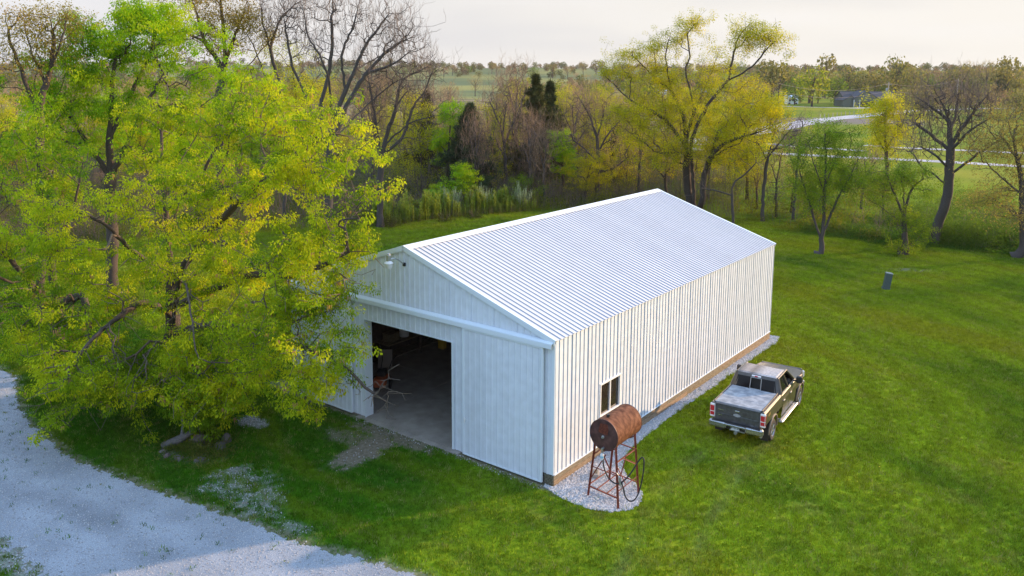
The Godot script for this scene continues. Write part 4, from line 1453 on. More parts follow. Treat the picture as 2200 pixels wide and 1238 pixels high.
func stick_spray(seed_: int, n: int, size: float, r0: float) -> ArrayMesh:
	var r := RandomNumberGenerator.new()
	r.seed = seed_
	var b := MB.new()
	var st: Array = [[Vector3.ZERO, Vector3.UP, size * 0.5, r0]]
	while n > 0 and st.size():
		n -= 1
		var e: Array = st.pop_front()
		var q: Vector3 = e[0] + (e[1] as Vector3) * (e[2] as float)
		b.tint = Color.WHITE * r.randf_range(0.85, 1.1)
		b.tube(PackedVector3Array([e[0], q]), PackedFloat32Array([e[3], e[3] * 0.55]), 3)
		for k in 2:
			var d: Vector3 = ((e[1] as Vector3) + Vector3(r.randf_range(-0.7, 0.7), r.randf_range(-0.15, 0.5), r.randf_range(-0.7, 0.7))).normalized()
			st.append([q if k == 0 else (e[0] as Vector3).lerp(q, r.randf_range(0.4, 0.8)), d, e[2] * r.randf_range(0.6, 0.85), e[3] * 0.6])
	return b.mesh(M.twig)

func needle_spray(seed_: int) -> ArrayMesh:
	var r := RandomNumberGenerator.new()
	r.seed = seed_
	var b := MB.new()
	for k in 46:
		var d := Vector3(r.randf_range(-1, 1), r.randf_range(-0.5, 1), r.randf_range(-1, 1)).normalized()
		var p := d * r.randf_range(0.0, 0.14)
		var s := d.cross(Vector3(r.randf_range(-1, 1), r.randf_range(-1, 1), 0.4)).normalized() * 0.017
		var t := r.randf_range(0.75, 1.2)
		b.tint = Color(t, t, t)
		b.tri(p - s, p + s, p + d * 0.26 + Vector3(0, 0.05, 0))
	return b.mesh(M.needle)

func catkins() -> ArrayMesh:
	var r := RandomNumberGenerator.new()
	r.seed = 4
	var b := MB.new()
	for k in 7:
		var p := Vector3(r.randf_range(-0.05, 0.05), 0, r.randf_range(-0.05, 0.05))
		var q := p + Vector3(r.randf_range(-0.05, 0.05), -r.randf_range(0.1, 0.2), r.randf_range(-0.05, 0.05))
		var s := Vector3(r.randf_range(-1, 1), 0, r.randf_range(-1, 1)).normalized() * 0.014
		b.tri(p - s, p + s, q)
	return b.mesh(M.leaf)

# Grows the skeleton of a tree: guide limbs first, then every point of the crown is joined to the nearest wood, with a price on long detours.
func grow(guides: Array, blobs: Array, o: Dictionary) -> Dictionary:
	var pos := PackedVector3Array()
	var par := PackedInt32Array()
	var ln := PackedFloat32Array()
	var r := RandomNumberGenerator.new()
	r.seed = o.seed
	pos.append(Vector3.ZERO); par.append(-1); ln.append(0.0)
	for g in guides:
		var p := pts3(g)
		var best := 0
		var bd := 1e9
		for k in pos.size():
			var d := pos[k].distance_squared_to(p[0])
			if d < bd: bd = d; best = k
		var cv := Curve3D.new()
		var q := PackedVector3Array([pos[best]])
		for k in p.size():
			if k > 0 or bd > 0.09: q.append(p[k])
		for k in q.size():
			var t := (q[mini(k + 1, q.size() - 1)] - q[maxi(k - 1, 0)]) / 6.0
			cv.add_point(q[k], -t, t)
		var l := cv.tessellate_even_length(5, o.step)
		var at := best
		for k in range(1, l.size()):
			var w: Vector3 = Vector3(r.randf_range(-1, 1), r.randf_range(-0.6, 0.6), r.randf_range(-1, 1)) * o.step * 0.09
			var c: Vector3 = l[k] + w
			ln.append(ln[at] + pos[at].distance_to(c)); pos.append(c); par.append(at)
			at = pos.size() - 1
	var ng := pos.size()
	# crown points
	var cand: Array[Vector3] = []
	for b in blobs:
		var n := int(b[5] * o.many)
		var heart := Vector3.ZERO
		for k in n:
			# buds come in bunches: every few points share a centre
			if k % int(o.bunch) == 0:
				var d := Vector3(r.randfn(), r.randfn(), r.randfn()).normalized() * pow(r.randf(), 0.42)
				heart = Vector3(b[0] + d.x * b[3], b[1] + d.y * b[4], b[2] + d.z * b[3])
			var p: Vector3 = heart + Vector3(r.randfn(), r.randfn() * 0.7, r.randfn()) * o.loose
			if p.y > 0.3: cand.append(p)
	var order: Array[Vector2] = []
	for k in cand.size():
		var bd := 1e9
		for j in range(0, ng, 2): bd = minf(bd, pos[j].distance_squared_to(cand[k]))
		order.append(Vector2(bd, k))
	order.sort()
	var bf: float = o.bf
	for e in order:
		var p := cand[int(e.y)]
		var best := 0
		var bc := 1e9
		for k in pos.size():
			var d := pos[k].distance_to(p) + bf * ln[k]
			if d < bc: bc = d; best = k
		var dist := pos[best].distance_to(p)
		if dist < 0.06: continue
		var cuts := clampi(int(dist / o.step), 1, 9)
		var dir := (pos[best] - pos[maxi(par[best], 0)]).normalized()
		var ctl: Vector3 = pos[best] + (dir * 0.6 + Vector3.UP * o.lift).normalized() * dist * 0.45
		var at := best
		var s := pos[best]
		for k in range(1, cuts + 1):
			var u := float(k) / cuts
			var c: Vector3 = s.lerp(ctl, u).lerp(ctl.lerp(p, u), u)
			if k < cuts: c += Vector3(r.randf_range(-1, 1), r.randf_range(-1, 1), r.randf_range(-1, 1)) * 0.06 * o.step
			ln.append(ln[at] + pos[at].distance_to(c)); pos.append(c); par.append(at)
			at = pos.size() - 1
	# thickness: the cross-sections of the branches add up
	var m := pos.size()
	var tips := 0
	var kids := PackedInt32Array(); kids.resize(m); kids.fill(0)
	for k in range(1, m): kids[par[k]] += 1
	for k in m: if kids[k] == 0: tips += 1
	var ex: float = clampf(log(tips) / log(o.r0 / o.tip), 1.6, 3.2)
	var sum := PackedFloat32Array(); sum.resize(m); sum.fill(0.0)
	var rad := PackedFloat32Array(); rad.resize(m)
	var main := PackedInt32Array(); main.resize(m); main.fill(-1)
	var mb := PackedFloat32Array(); mb.resize(m); mb.fill(0.0)
	for k in range(m - 1, -1, -1):
		rad[k] = o.tip if kids[k] == 0 else pow(sum[k], 1.0 / ex)
		if par[k] >= 0:
			sum[par[k]] += pow(rad[k], ex)
			if rad[k] > mb[par[k]]: mb[par[k]] = rad[k]; main[par[k]] = k
	for k in m:
		var y := pos[k].y
		if y < 1.2: rad[k] *= 1.0 + 0.55 * exp(-y / 0.35)
	return {"pos": pos, "par": par, "rad": rad, "main": main, "kids": kids}

func wood(t: Node3D, g: Dictionary, o: Dictionary) -> void:
	var pos: PackedVector3Array = g.pos
	var par: PackedInt32Array = g.par
	var rad: PackedFloat32Array = g.rad
	var main: PackedInt32Array = g.main
	var trunk := MB.new()
	var twigs := MB.new()
	trunk.tint = o.bark
	twigs.tint = (o.bark as Color).lerp(o.twig, 0.7)
	var limbs: Array = []
	for k in pos.size():
		if k > 0 and main[par[k]] == k: continue
		var p := PackedVector3Array()
		var q := PackedFloat32Array()
		if k > 0:
			p.append(pos[par[k]]); q.append(minf(rad[par[k]], rad[k] * 1.15))
		var a := k
		while a >= 0:
			p.append(pos[a]); q.append(rad[a])
			a = main[a]
		if p.size() < 2: continue
		if k == 0:
			trunk.tube(p, q, 10)
		elif rad[k] > o.limb and limbs.size() < 24:
			var b := MB.new()
			b.tint = o.bark
			b.tube(p, q, 7)
			limbs.append(b)
		else:
			twigs.tube(p, q, 3 if rad[k] < 0.035 else 5)
	part("trunk", trunk.mesh(M.bark), t)
	for b in limbs: part("limb", b.mesh(M.bark), t)
	if twigs.v.size(): part("twigs", twigs.mesh(M.bark), t, "", "stuff")

func leaves(t: Node3D, g: Dictionary, o: Dictionary) -> void:
	var pos: PackedVector3Array = g.pos
	var rad: PackedFloat32Array = g.rad
	var r := RandomNumberGenerator.new()
	r.seed = o.seed + 5
	var w: Array[Transform3D] = []
	var c := PackedColorArray()
	var w2: Array[Transform3D] = []
	var c2 := PackedColorArray()
	var pal: Array = o.pal
	for k in pos.size():
		if rad[k] > o.tip * o.reach: continue
		var y := pos[k]
		var clump := 0.5 + 0.9 * fine.get_noise_3d(y.x * 18 + o.seed * 31, y.y * 18, y.z * 18)
		if clump < o.gap: continue
		var bald := false
		for e in o.bald:
			if y.distance_to(Vector3(e[0], e[1], e[2])) < e[3]: bald = true
		if bald: continue
		var n := int(o.leafy) + (1 if r.randf() < o.leafy - int(o.leafy) else 0)
		for j in n:
			var p: Vector3 = y + Vector3(r.randfn(), r.randfn() * 0.8, r.randfn()) * o.puff
			var s: float = r.randf_range(0.7, 1.3) * o.size
			var bs := Basis(Vector3.UP, r.randf_range(0, TAU)) * Basis(Vector3.RIGHT, r.randf_range(-0.7, 0.7))
			w.append(Transform3D(bs * Basis.from_scale(Vector3.ONE * s), p))
			var q := clampf(clump + r.randf_range(-0.35, 0.35), 0, 0.999) * (pal.size() - 1)
			var cc: Color = (pal[int(q)] as Color).lerp(pal[int(q) + 1], q - int(q)) * r.randf_range(0.85, 1.15)
			c.append(cc)
			if o.has("tassel") and r.randf() < o.tassel:
				w2.append(Transform3D(Basis(Vector3.UP, r.randf_range(0, TAU)) * Basis.from_scale(Vector3.ONE * r.randf_range(0.8, 1.5)), p + Vector3(0, -0.05, 0)))
				c2.append(Color(0.50, 0.30, 0.15) * r.randf_range(0.8, 1.2))
	if w.size(): scatter("foliage", o.spray, w, c, t)
	if w2.size(): scatter("catkins", o.catkin, w2, c2, t)

var kinds := {}
func make_kinds() -> void:
	var maple := spray(1, 32, 0.42, 0.095, 0.7, 0.52)
	var small := spray(2, 22, 0.42, 0.10, 0.3, 0.5)
	var bud := spray(3, 12, 0.5, 0.075, 0.1, 0.6)
	var ck := catkins()
	var stick := stick_spray(5, 13, 1.0, 0.012)
	var brk := Color(0.135, 0.105, 0.085)
	var grey := Color(0.14, 0.12, 0.11)
	var base := {"step": 0.45, "bf": 0.22, "lift": 0.25, "tip": 0.009, "r0": 0.24, "limb": 0.05, "many": 1.0, "bark": brk, "twig": Color(0.2, 0.15, 0.11), "reach": 1.9, "gap": -1.0, "leafy": 2.0, "puff": 0.16, "size": 1.0, "spray": maple, "catkin": ck, "bald": [], "bunch": 6, "loose": 0.34, "pal": [Color(0.075, 0.18, 0.012), Color(0.37, 0.50, 0.014), Color(0.74, 0.72, 0.02)]}
	kinds.base = base
	kinds.elder = base.merged({"tassel": 0.14, "twig": Color(0.30, 0.235, 0.17), "tip": 0.0095, "leafy": 2.6, "puff": 0.12, "gap": 0.33, "size": 0.95, "many": 1.3}, true)
	kinds.elder_green = (kinds.elder as Dictionary).merged({"pal": [Color(0.07, 0.18, 0.012), Color(0.26, 0.43, 0.014), Color(0.56, 0.60, 0.02)]}, true)
	kinds.lime = base.merged({"leafy": 2.6, "puff": 0.16, "gap": 0.2, "loose": 0.45, "pal": [Color(0.16, 0.36, 0.008), Color(0.34, 0.56, 0.010), Color(0.54, 0.62, 0.014)]}, true)
	kinds.locust = base.merged({"spray": small, "leafy": 1.9, "puff": 0.24, "size": 1.25, "r0": 0.3, "gap": 0.2, "loose": 0.6, "bunch": 8, "bark": Color(0.11, 0.09, 0.08), "many": 1.9, "pal": [Color(0.24, 0.29, 0.010), Color(0.50, 0.50, 0.012), Color(0.70, 0.60, 0.014)]}, true)
	kinds.green = base.merged({"spray": small, "leafy": 2.1, "puff": 0.22, "size": 1.1, "r0": 0.16, "gap": 0.2, "loose": 0.45, "bark": grey, "many": 1.5, "pal": [Color(0.11, 0.22, 0.02), Color(0.21, 0.34, 0.02), Color(0.34, 0.42, 0.03)]}, true)
	kinds.bud = base.merged({"spray": bud, "leafy": 1.6, "puff": 0.22, "size": 1.3, "many": 1.6, "pal": [Color(0.26, 0.21, 0.03), Color(0.42, 0.34, 0.04), Color(0.48, 0.32, 0.11)]}, true)
	kinds.yellow = base.merged({"spray": small, "leafy": 1.9, "puff": 0.26, "size": 1.4, "gap": 0.25, "loose": 0.6, "many": 1.8, "pal": [Color(0.28, 0.33, 0.012), Color(0.54, 0.55, 0.014), Color(0.72, 0.64, 0.02)]}, true)
	kinds.sucker = base.merged({"leafy": 2.4, "puff": 0.14, "gap": 0.1, "r0": 0.06, "limb": 0.03, "pal": [Color(0.09, 0.20, 0.012), Color(0.17, 0.33, 0.014), Color(0.28, 0.42, 0.02)]}, true)  # darker leaf greens stand in for the shade under the big tree
	kinds.olive = base.merged({"spray": bud, "leafy": 2.2, "puff": 0.35, "size": 1.5, "gap": 0.3, "bark": grey, "many": 1.5, "pal": [Color(0.20, 0.19, 0.06), Color(0.32, 0.28, 0.09), Color(0.46, 0.37, 0.11)]}, true)
	kinds.bare = base.merged({"spray": stick, "leafy": 0.6, "puff": 0.03, "size": 1.0, "tip": 0.013, "many": 2.2, "bf": 0.17, "lift": 0.05, "loose": 0.7, "bunch": 5, "bark": grey, "twig": Color(0.17, 0.135, 0.12), "pal": [Color(0.15, 0.12, 0.105), Color(0.19, 0.145, 0.12), Color(0.24, 0.17, 0.12)]}, true)
	kinds.brown = base.merged({"spray": stick, "leafy": 0.7, "puff": 0.1, "size": 1.1, "tip": 0.013, "many": 2.2, "bf": 0.17, "lift": 0.05, "loose": 0.7, "bunch": 5, "bark": grey, "twig": Color(0.2, 0.14, 0.11), "pal": [Color(0.20, 0.15, 0.12), Color(0.30, 0.20, 0.13), Color(0.38, 0.25, 0.14)]}, true)

func tree(called: String, label: String, at: Vector3, kind: String, guides: Array, blobs: Array, more := {}, group := "") -> Node3D:
	var t := thing(called, label, "tree", at, 0.0, group)
	var o: Dictionary = (kinds[kind] as Dictionary).merged({"seed": used.size() * 17 + int(absf(at.x) * 7 + absf(at.z) * 3)}, true).merged(more, true)
	var g := grow(guides, blobs, o)
	wood(t, g, o)
	leaves(t, g, o)
	return t

func copy_tree(src: Node3D, called: String, label: String, at: Vector3, turn: float, size: float, group := "", tall := 1.0) -> Node3D:
	var t: Node3D = src.duplicate()
	t.name = numbered(called)
	add_child(t)
	t.position = at
	t.rotation.y = turn
	t.scale = Vector3(size, size * tall, size)
	t.remove_meta("group")
	tag(t, label, "tree", group)
	return t

func cedar(called: String, label: String, at: Vector3, h: float, wide_: float, seed_: int, pal: Array, ragged := 0.3) -> Node3D:
	var t := thing(called, label, "tree", at)
	var r := RandomNumberGenerator.new()
	r.seed = seed_
	var b := MB.new()
	b.tint = Color(0.12, 0.085, 0.065)
	b.tube(PackedVector3Array([Vector3.ZERO, Vector3(0.05, h * 0.5, 0), Vector3(0, h * 0.98, 0)]), PackedFloat32Array([0.16, 0.1, 0.015]), 7)
	part("trunk", b.mesh(M.bark), t)
	var w: Array[Transform3D] = []
	var c := PackedColorArray()
	var br := MB.new()
	br.tint = Color(0.11, 0.08, 0.06)
	var n := int(h * 17)
	for k in n:
		var u := pow(r.randf(), 0.85)
		var y := h * (0.06 + 0.93 * u)
		var lim := wide_ * pow(1.0 - u * 0.99, 0.95) * 1.12 * (1.0 - ragged + 2.0 * ragged * r.randf())
		var a := r.randf_range(0, TAU)
		var d := Vector3(cos(a), 0, sin(a))
		var tip := Vector3(0, y + lim * r.randf_range(0.1, 0.5), 0) + d * lim
		br.tube(PackedVector3Array([Vector3(0, y - 0.1, 0), Vector3(0, y, 0) + d * lim * 0.5, tip]), PackedFloat32Array([0.03, 0.02, 0.008]), 3)
		var cnt := 3 + int(lim * 5)
		for j in cnt:
			var v := (j + 0.6) / cnt
			var p := Vector3(0, y - 0.1, 0).lerp(tip, v) + Vector3(r.randfn(), r.randfn(), r.randfn()) * 0.14
			w.append(Transform3D(Basis(d.cross(Vector3.UP), -0.5) * Basis(Vector3.UP, r.randf_range(0, TAU)) * Basis.from_scale(Vector3.ONE * r.randf_range(0.8, 1.5)), p))
			var q := r.randf()
			c.append((pal[0] as Color).lerp(pal[1], q * q))
	part("branches", br.mesh(M.bark), t, "", "stuff")
	scatter("foliage", M_needle(), w, c, t)
	return t

var needle_mesh: ArrayMesh
func M_needle() -> ArrayMesh:
	if needle_mesh == null: needle_mesh = needle_spray(8)
	return needle_mesh

func named_trees() -> void:
	grown.append(tree("box_elder", "big yellow green spreading tree in front of the barn, reaching over its doorway", Vector3(-16.2, 0, 2.25), "elder", [[-0.25,0.06,0.44,-0.2,2.53,0.34,-0.18,5.51,0.31,-0.21,8.07,0.37,-1.08,10.14,-0.13], [-0.18,4.03,0.32,2.1,6.19,0.39,4.59,7.97,0.23,7.31,9.74,-0.11,9.08,10.71,-0.68], [-0.2,3.28,0.34,2.99,4.49,0.85,5.93,5.64,0.91,8.02,5.9,0.61,9.82,6.81,0], [-0.22,2.15,0.37,3.12,3.24,0.63,6.47,3.74,1.02,8.94,3.7,1.06,10.42,3.35,0.83,11.34,2.66,0.54,12.09,2.33,0.2], [-0.18,4.77,0.31,0.19,5.62,1.71,0.57,7.1,3.18,0,8.02,4.43], [-0.2,2.91,0.36,1.1,4.09,2.13,2.34,3.94,4.12,3.73,3.59,5.86], [-0.21,2.53,0.36,3.43,5.31,2.07,6.14,5.39,3.37,7.94,3.92,4.25], [-0.19,7.16,0.32,1.31,8.49,-0.24,2.73,10.62,-0.6,3.09,12.14,-1.12], [-0.2,7.7,0.34,-2.43,9.17,0.24,-2.68,11.02,0.74]], [[8.55,9.82,-0.05,1.94,1.41,130], [9.79,8.3,0.02,1.24,1.6,110], [5,10.72,-0.37,1.94,1.78,130], [8.42,6.47,0.9,1.92,1.63,160], [8.35,4.54,1.83,2.19,1.46,160], [10.06,3.69,1.25,1.15,0.93,60], [9.53,2.72,1.93,0.86,0.5,30], [4.25,8,0.74,2.26,1.94,150], [4.7,5.48,1.88,2.04,1.88,150], [4.71,2.69,1.87,1.91,1.28,110], [0.33,7.88,1.46,2.23,1.89,110], [1.52,4.63,3.5,2.26,1.94,130], [2.81,3.12,5.47,1.64,1.2,90], [5.37,1.3,2.71,0.93,0.62,30], [-1.03,10.5,-0.22,2,1.63,90], [0.89,7.37,4.87,1.4,1.55,70], [10.13,5.89,0.4,0.65,1.01,35], [11.87,2.68,0.42,0.48,0.57,40], [2.94,2.1,2.93,1.77,0.97,100], [4.84,1.32,1.67,0.97,0.64,45], [3.31,2.61,4.39,1.38,1.07,70], [6.1,2.42,1.56,1.25,0.94,60]], {"r0": 0.36, "step": 0.4, "bald": [[11.93,2.67,0.36,1.55]]}, ""))
	grown.append(tree("box_elder", "wide fresh green tree at the left edge overhanging the gravel driveway", Vector3(-20.67, 0, 4.39), "elder_green", [[-0.25,0.47,0.57,-0.25,3.4,0.57,-0.31,6.45,0.72,-0.33,9.22,0.76,-0.32,10.84,0.73], [-0.23,2.42,0.53,0.35,4.49,1.75,0.9,6.23,3.11,0.6,7.18,3.97], [-0.23,3.01,0.54,1.98,3.76,0.47,4.72,2.44,1.7,6.47,1.62,2.68,7.08,1.16,2.54], [-0.26,4.93,0.6,1.04,7.26,0.13,1.23,9.24,-0.28], [-0.25,0.47,0.57,-2.52,1.45,-1.71,-3.17,3.07,-2.67,-2.8,4.51,-3.43,-2.26,5.61,-4.47,-1.77,6.53,-5.34]], [[1.35,5.4,1.93,1.91,2.26,140], [-0.46,8.87,1.08,1.81,1.99,120], [3.53,3.29,1.9,1.85,1.51,110], [0.64,6.66,3.88,2.16,3,80], [5.61,2.08,2.15,1.29,0.89,50], [0.99,7.99,0.23,1.62,1.8,80], [2.06,3.42,2.86,1.86,1.35,80], [6.85,1.19,2.58,0.7,0.55,35], [5.44,1.08,3.83,0.93,0.47,22]], {"r0": 0.3, "step": 0.42, "bald": [[6.84,1.03,2.59,0.75], [5.39,1.11,3.95,1.1]]}, ""))
	grown.append(tree("leafy_tree", "dense bright lime green tree behind the big yellow green tree", Vector3(-30.56, 0, -2.75), "lime", [[-0.23,0.15,0.47,-0.17,4.29,0.35,-0.12,8.08,0.24,0.02,11.29,-0.03,0.18,13.48,-0.35], [-0.12,6.82,0.25,1.49,10.08,-0.69,2.1,12.28,-1.79], [-0.12,6.82,0.25,-0.71,9.35,1.46,-1.03,10.82,2.15], [-0.05,8.82,0.1,0.05,13.28,-2.22,0.27,15.05,-2.61]], [[0.17,13,-0.32,2.71,2.1,150], [1.02,14.74,-1.9,1.5,1.12,60], [-0.57,11.05,1.16,2.69,2.2,120], [1.63,11.53,-2.96,2.04,2.04,90], [0.58,8.78,-1.11,3.53,2.27,130], [-1.25,8.91,2.66,1.93,2.17,90], [1.97,7.93,-3.52,2.07,2.33,70], [-0.3,14.18,0.59,1.46,1.22,60], [0.73,14.48,-1.39,2.73,1.49,110], [1.98,13.04,-3.53,2.29,2.04,90], [-1.18,11.54,2.5,2.4,2.16,100], [-1.84,10.61,4.08,2.12,2.36,80], [3.11,11.27,-5.29,1.82,2.08,70], [1.09,15.35,-2.03,1.49,0.87,50]], {"r0": 0.3, "step": 0.55, "size": 1.25}, ""))
	grown.append(tree("sparse_tree", "thin leafed grey stemmed tree rising at the upper left corner", Vector3(-30.17, 0, 1.17), "bud", [[-0.19,0.58,0.45,-0.05,6.28,0.12,0.05,10.44,-0.11,0.21,12.03,-0.5,0.36,13.61,-0.84,0.34,14.96,-0.8], [0.04,10.21,-0.09,-0.21,12.47,0.51,-0.35,14.01,0.85,-0.38,15.32,0.94], [0.19,11.8,-0.45,-0.98,13.84,-0.24,-1.02,15.42,-0.16], [0.24,12.48,-0.57,1.45,14.04,-0.82,0.66,15.43,-1.5]], [[0.33,14.06,-0.78,1.14,1.83,90], [-0.13,14.03,0.31,1.13,1.58,80], [0.6,14.53,-1.36,0.8,1.15,40], [-0.44,13.13,1.09,1.34,2.01,60]], {"r0": 0.2, "step": 0.5}, ""))
	grown.append(tree("tall_tree", "tall loose tree with small tan leaves touching the top edge left of the bare tree", Vector3(-38.81, 0, -14.42), "bud", [[-0.18,0.34,0.28,-0.03,5.06,0.05,0.05,9.69,-0.07,0.21,12.61,-0.31,-0.33,14.51,0.51,-0.59,16.71,0.93], [0.18,12.28,-0.28,0.88,15.52,-1.31,1.47,18.09,-2.16], [0.1,10.34,-0.15,0.93,13.96,-3.13,1.74,15.63,-4.21], [-0.33,14.36,0.52,-1.25,15.42,2,-1.81,16.63,2.96], [0.21,12.93,-0.33,0.36,15.49,-0.55,0.26,18.33,-0.4]], [[-0.59,16.71,0.93,2.88,1.92,120], [0.74,17.1,-1.12,2.27,1.78,110], [0.18,14.85,-0.27,2.6,1.62,90], [-1.1,15.11,1.76,1.92,1.28,50], [1.51,15.54,-2.21,1.31,1.64,40], [0.02,18.63,-0.03,2.89,1.28,60]], {"r0": 0.3, "step": 0.6, "leafy": 2.6, "size": 1.6}, ""))
	grown.append(tree("small_tree", "half leafed yellow green tree seen between the stems of the big bare tree", Vector3(-48.25, 0, -28.71), "yellow", [[-0.12,0.37,0.15,0,6.41,0,-0.04,10.63,0.05,-0.22,13.96,0.29], [0,8.95,0,1.14,11.9,-1.42], [-0.02,8.11,0.02,-1.13,11.47,1.48]], [[-0.34,14.37,0.44,2.09,1.88,60], [0.36,11.47,-0.45,2.54,2.33,90], [-0.91,10.63,1.18,1.68,2.1,40], [1.36,9.36,-1.68,1.71,2.13,40]], {"r0": 0.16, "step": 0.6, "leafy": 1.4}, ""))
	grown.append(tree("bare_tree", "large many stemmed bare tree against the sky above the yellow green tree", Vector3(-32.76, 0, -19.22), "bare", [[-0.13,0.17,0.16,-0.05,3.74,0.06,0.05,6.75,-0.05,-0.29,9,0.34,-0.62,9.4,0.76,-0.95,10.99,1.16,-1.35,12.47,1.67,-1.6,14.38,1.99,-1.7,16.73,2.12], [0.05,6.75,-0.05,-0.27,9.89,0.32,0.1,12.16,-0.12,0.28,14.35,-0.33,0.31,16.3,-0.37,0.54,18.39,-0.63], [0.05,7.08,-0.06,0.25,9.16,-0.3,0.84,11.22,-0.97,1.29,12.66,-1.48,1.68,13.99,-1.91,2.45,15.59,-2.74,3,16.62,-3.31], [0.06,7.41,-0.07,0.61,8.93,-0.71,1,10.44,-1.15,1.92,12.5,-2.17,3.02,14.17,-3.33,4.38,15.2,-4.68], [0.84,11.22,-0.97,0.73,13.62,-0.85,1.29,15.88,-1.49,1.65,17.8,-1.88], [0.25,9.16,-0.3,1.51,12.64,1.31,0.78,15.09,2.19,0.63,16.92,2.39], [1.29,12.66,-1.48,0.67,13.35,-3.77,1.85,14.37,-4.99,2.71,15.89,-5.84], [1.92,12.5,-2.17,3.74,12.99,-2.64,4.9,14.13,-3.79], [0.06,7.41,-0.07,0.05,9.63,-3.09,1.34,11.33,-4.47,2.55,12.36,-5.69]], [[0.47,16.81,-0.55,1.94,1.62,90], [1.95,15.9,-2.2,1.96,1.64,110], [3.29,15.6,-3.6,1.64,1.48,100], [3.74,14.31,-4.05,1.49,1.16,80], [-1.15,15.81,1.41,1.61,1.93,80], [-0.4,13.93,0.48,1.95,1.95,90], [2.13,13.32,-2.4,2.31,1.65,100], [3.48,12.35,-3.8,1.99,1.16,60]], {"r0": 0.3, "step": 0.6}, ""))
	grown.append(tree("bare_tree", "slim forked bare tree just left of the large many stemmed bare tree", Vector3(-36.21, 0, -18.12), "bare", [[-0.15,0.43,0.2,-0.04,7.64,0.05,-0.09,10.95,0.11,-0.32,12.8,0.42,-0.44,14.13,0.59,-0.18,15.57,0.24,0.27,16.75,-0.35,0.96,17.56,-1.23], [-0.04,9.32,0.06,-0.66,11.97,0.88,-1.04,13.93,1.41,-1.37,15.21,1.88], [-0.44,14.13,0.59,-0.72,15.88,0.97,-0.78,17.48,1.04]], [[-0.05,16.22,0.07,1.49,1.49,70], [-0.82,15.55,1.1,1.15,1.64,60], [0.75,17.23,-0.97,1.16,0.83,40]], {"r0": 0.13, "step": 0.6}, ""))
	grown.append(tree("bare_tree", "bare tree with a sunlit trunk standing at the lawn edge left of the barn roof", Vector3(-35.47, 0, -26.7), "bare", [[-0.09,-0.04,0.1,-0.01,2.64,0.01,0.16,6.05,-0.17,0.68,8.59,-0.71,1.27,10.51,-1.31,1.89,11.25,-1.91], [0.16,6.05,-0.17,1.27,7.24,-1.3,1.95,9.77,-1.98,2.6,10.93,-2.6,2.86,12,-2.84,3.46,13.55,-3.4], [0.13,5.3,-0.14,-0.36,10.66,0.38,-0.54,11.98,0.57], [0.82,9.03,-0.85,1.34,11.8,-1.37,2.22,12.54,-2.23,3.14,13.25,-3.1], [0.3,6.8,-0.32,1.73,8.47,-1.76,3.08,9.03,-3.05], [0.19,6.05,-0.2,-1.09,7.56,1.18,-1.81,8.31,1.98]], [[2.83,12.73,-2.82,1.12,0.93,70], [1.49,11.62,-1.53,1.86,1.3,110], [0.44,10.14,-0.46,1.86,1.67,90], [2.27,9.77,-2.29,1.87,1.5,80], [-0.82,9.41,0.88,1.85,1.85,80], [-0.28,12.34,0.3,1.48,1.29,50], [1.72,7.54,-1.75,1.88,1.5,50]], {"r0": 0.26, "step": 0.6}, ""))
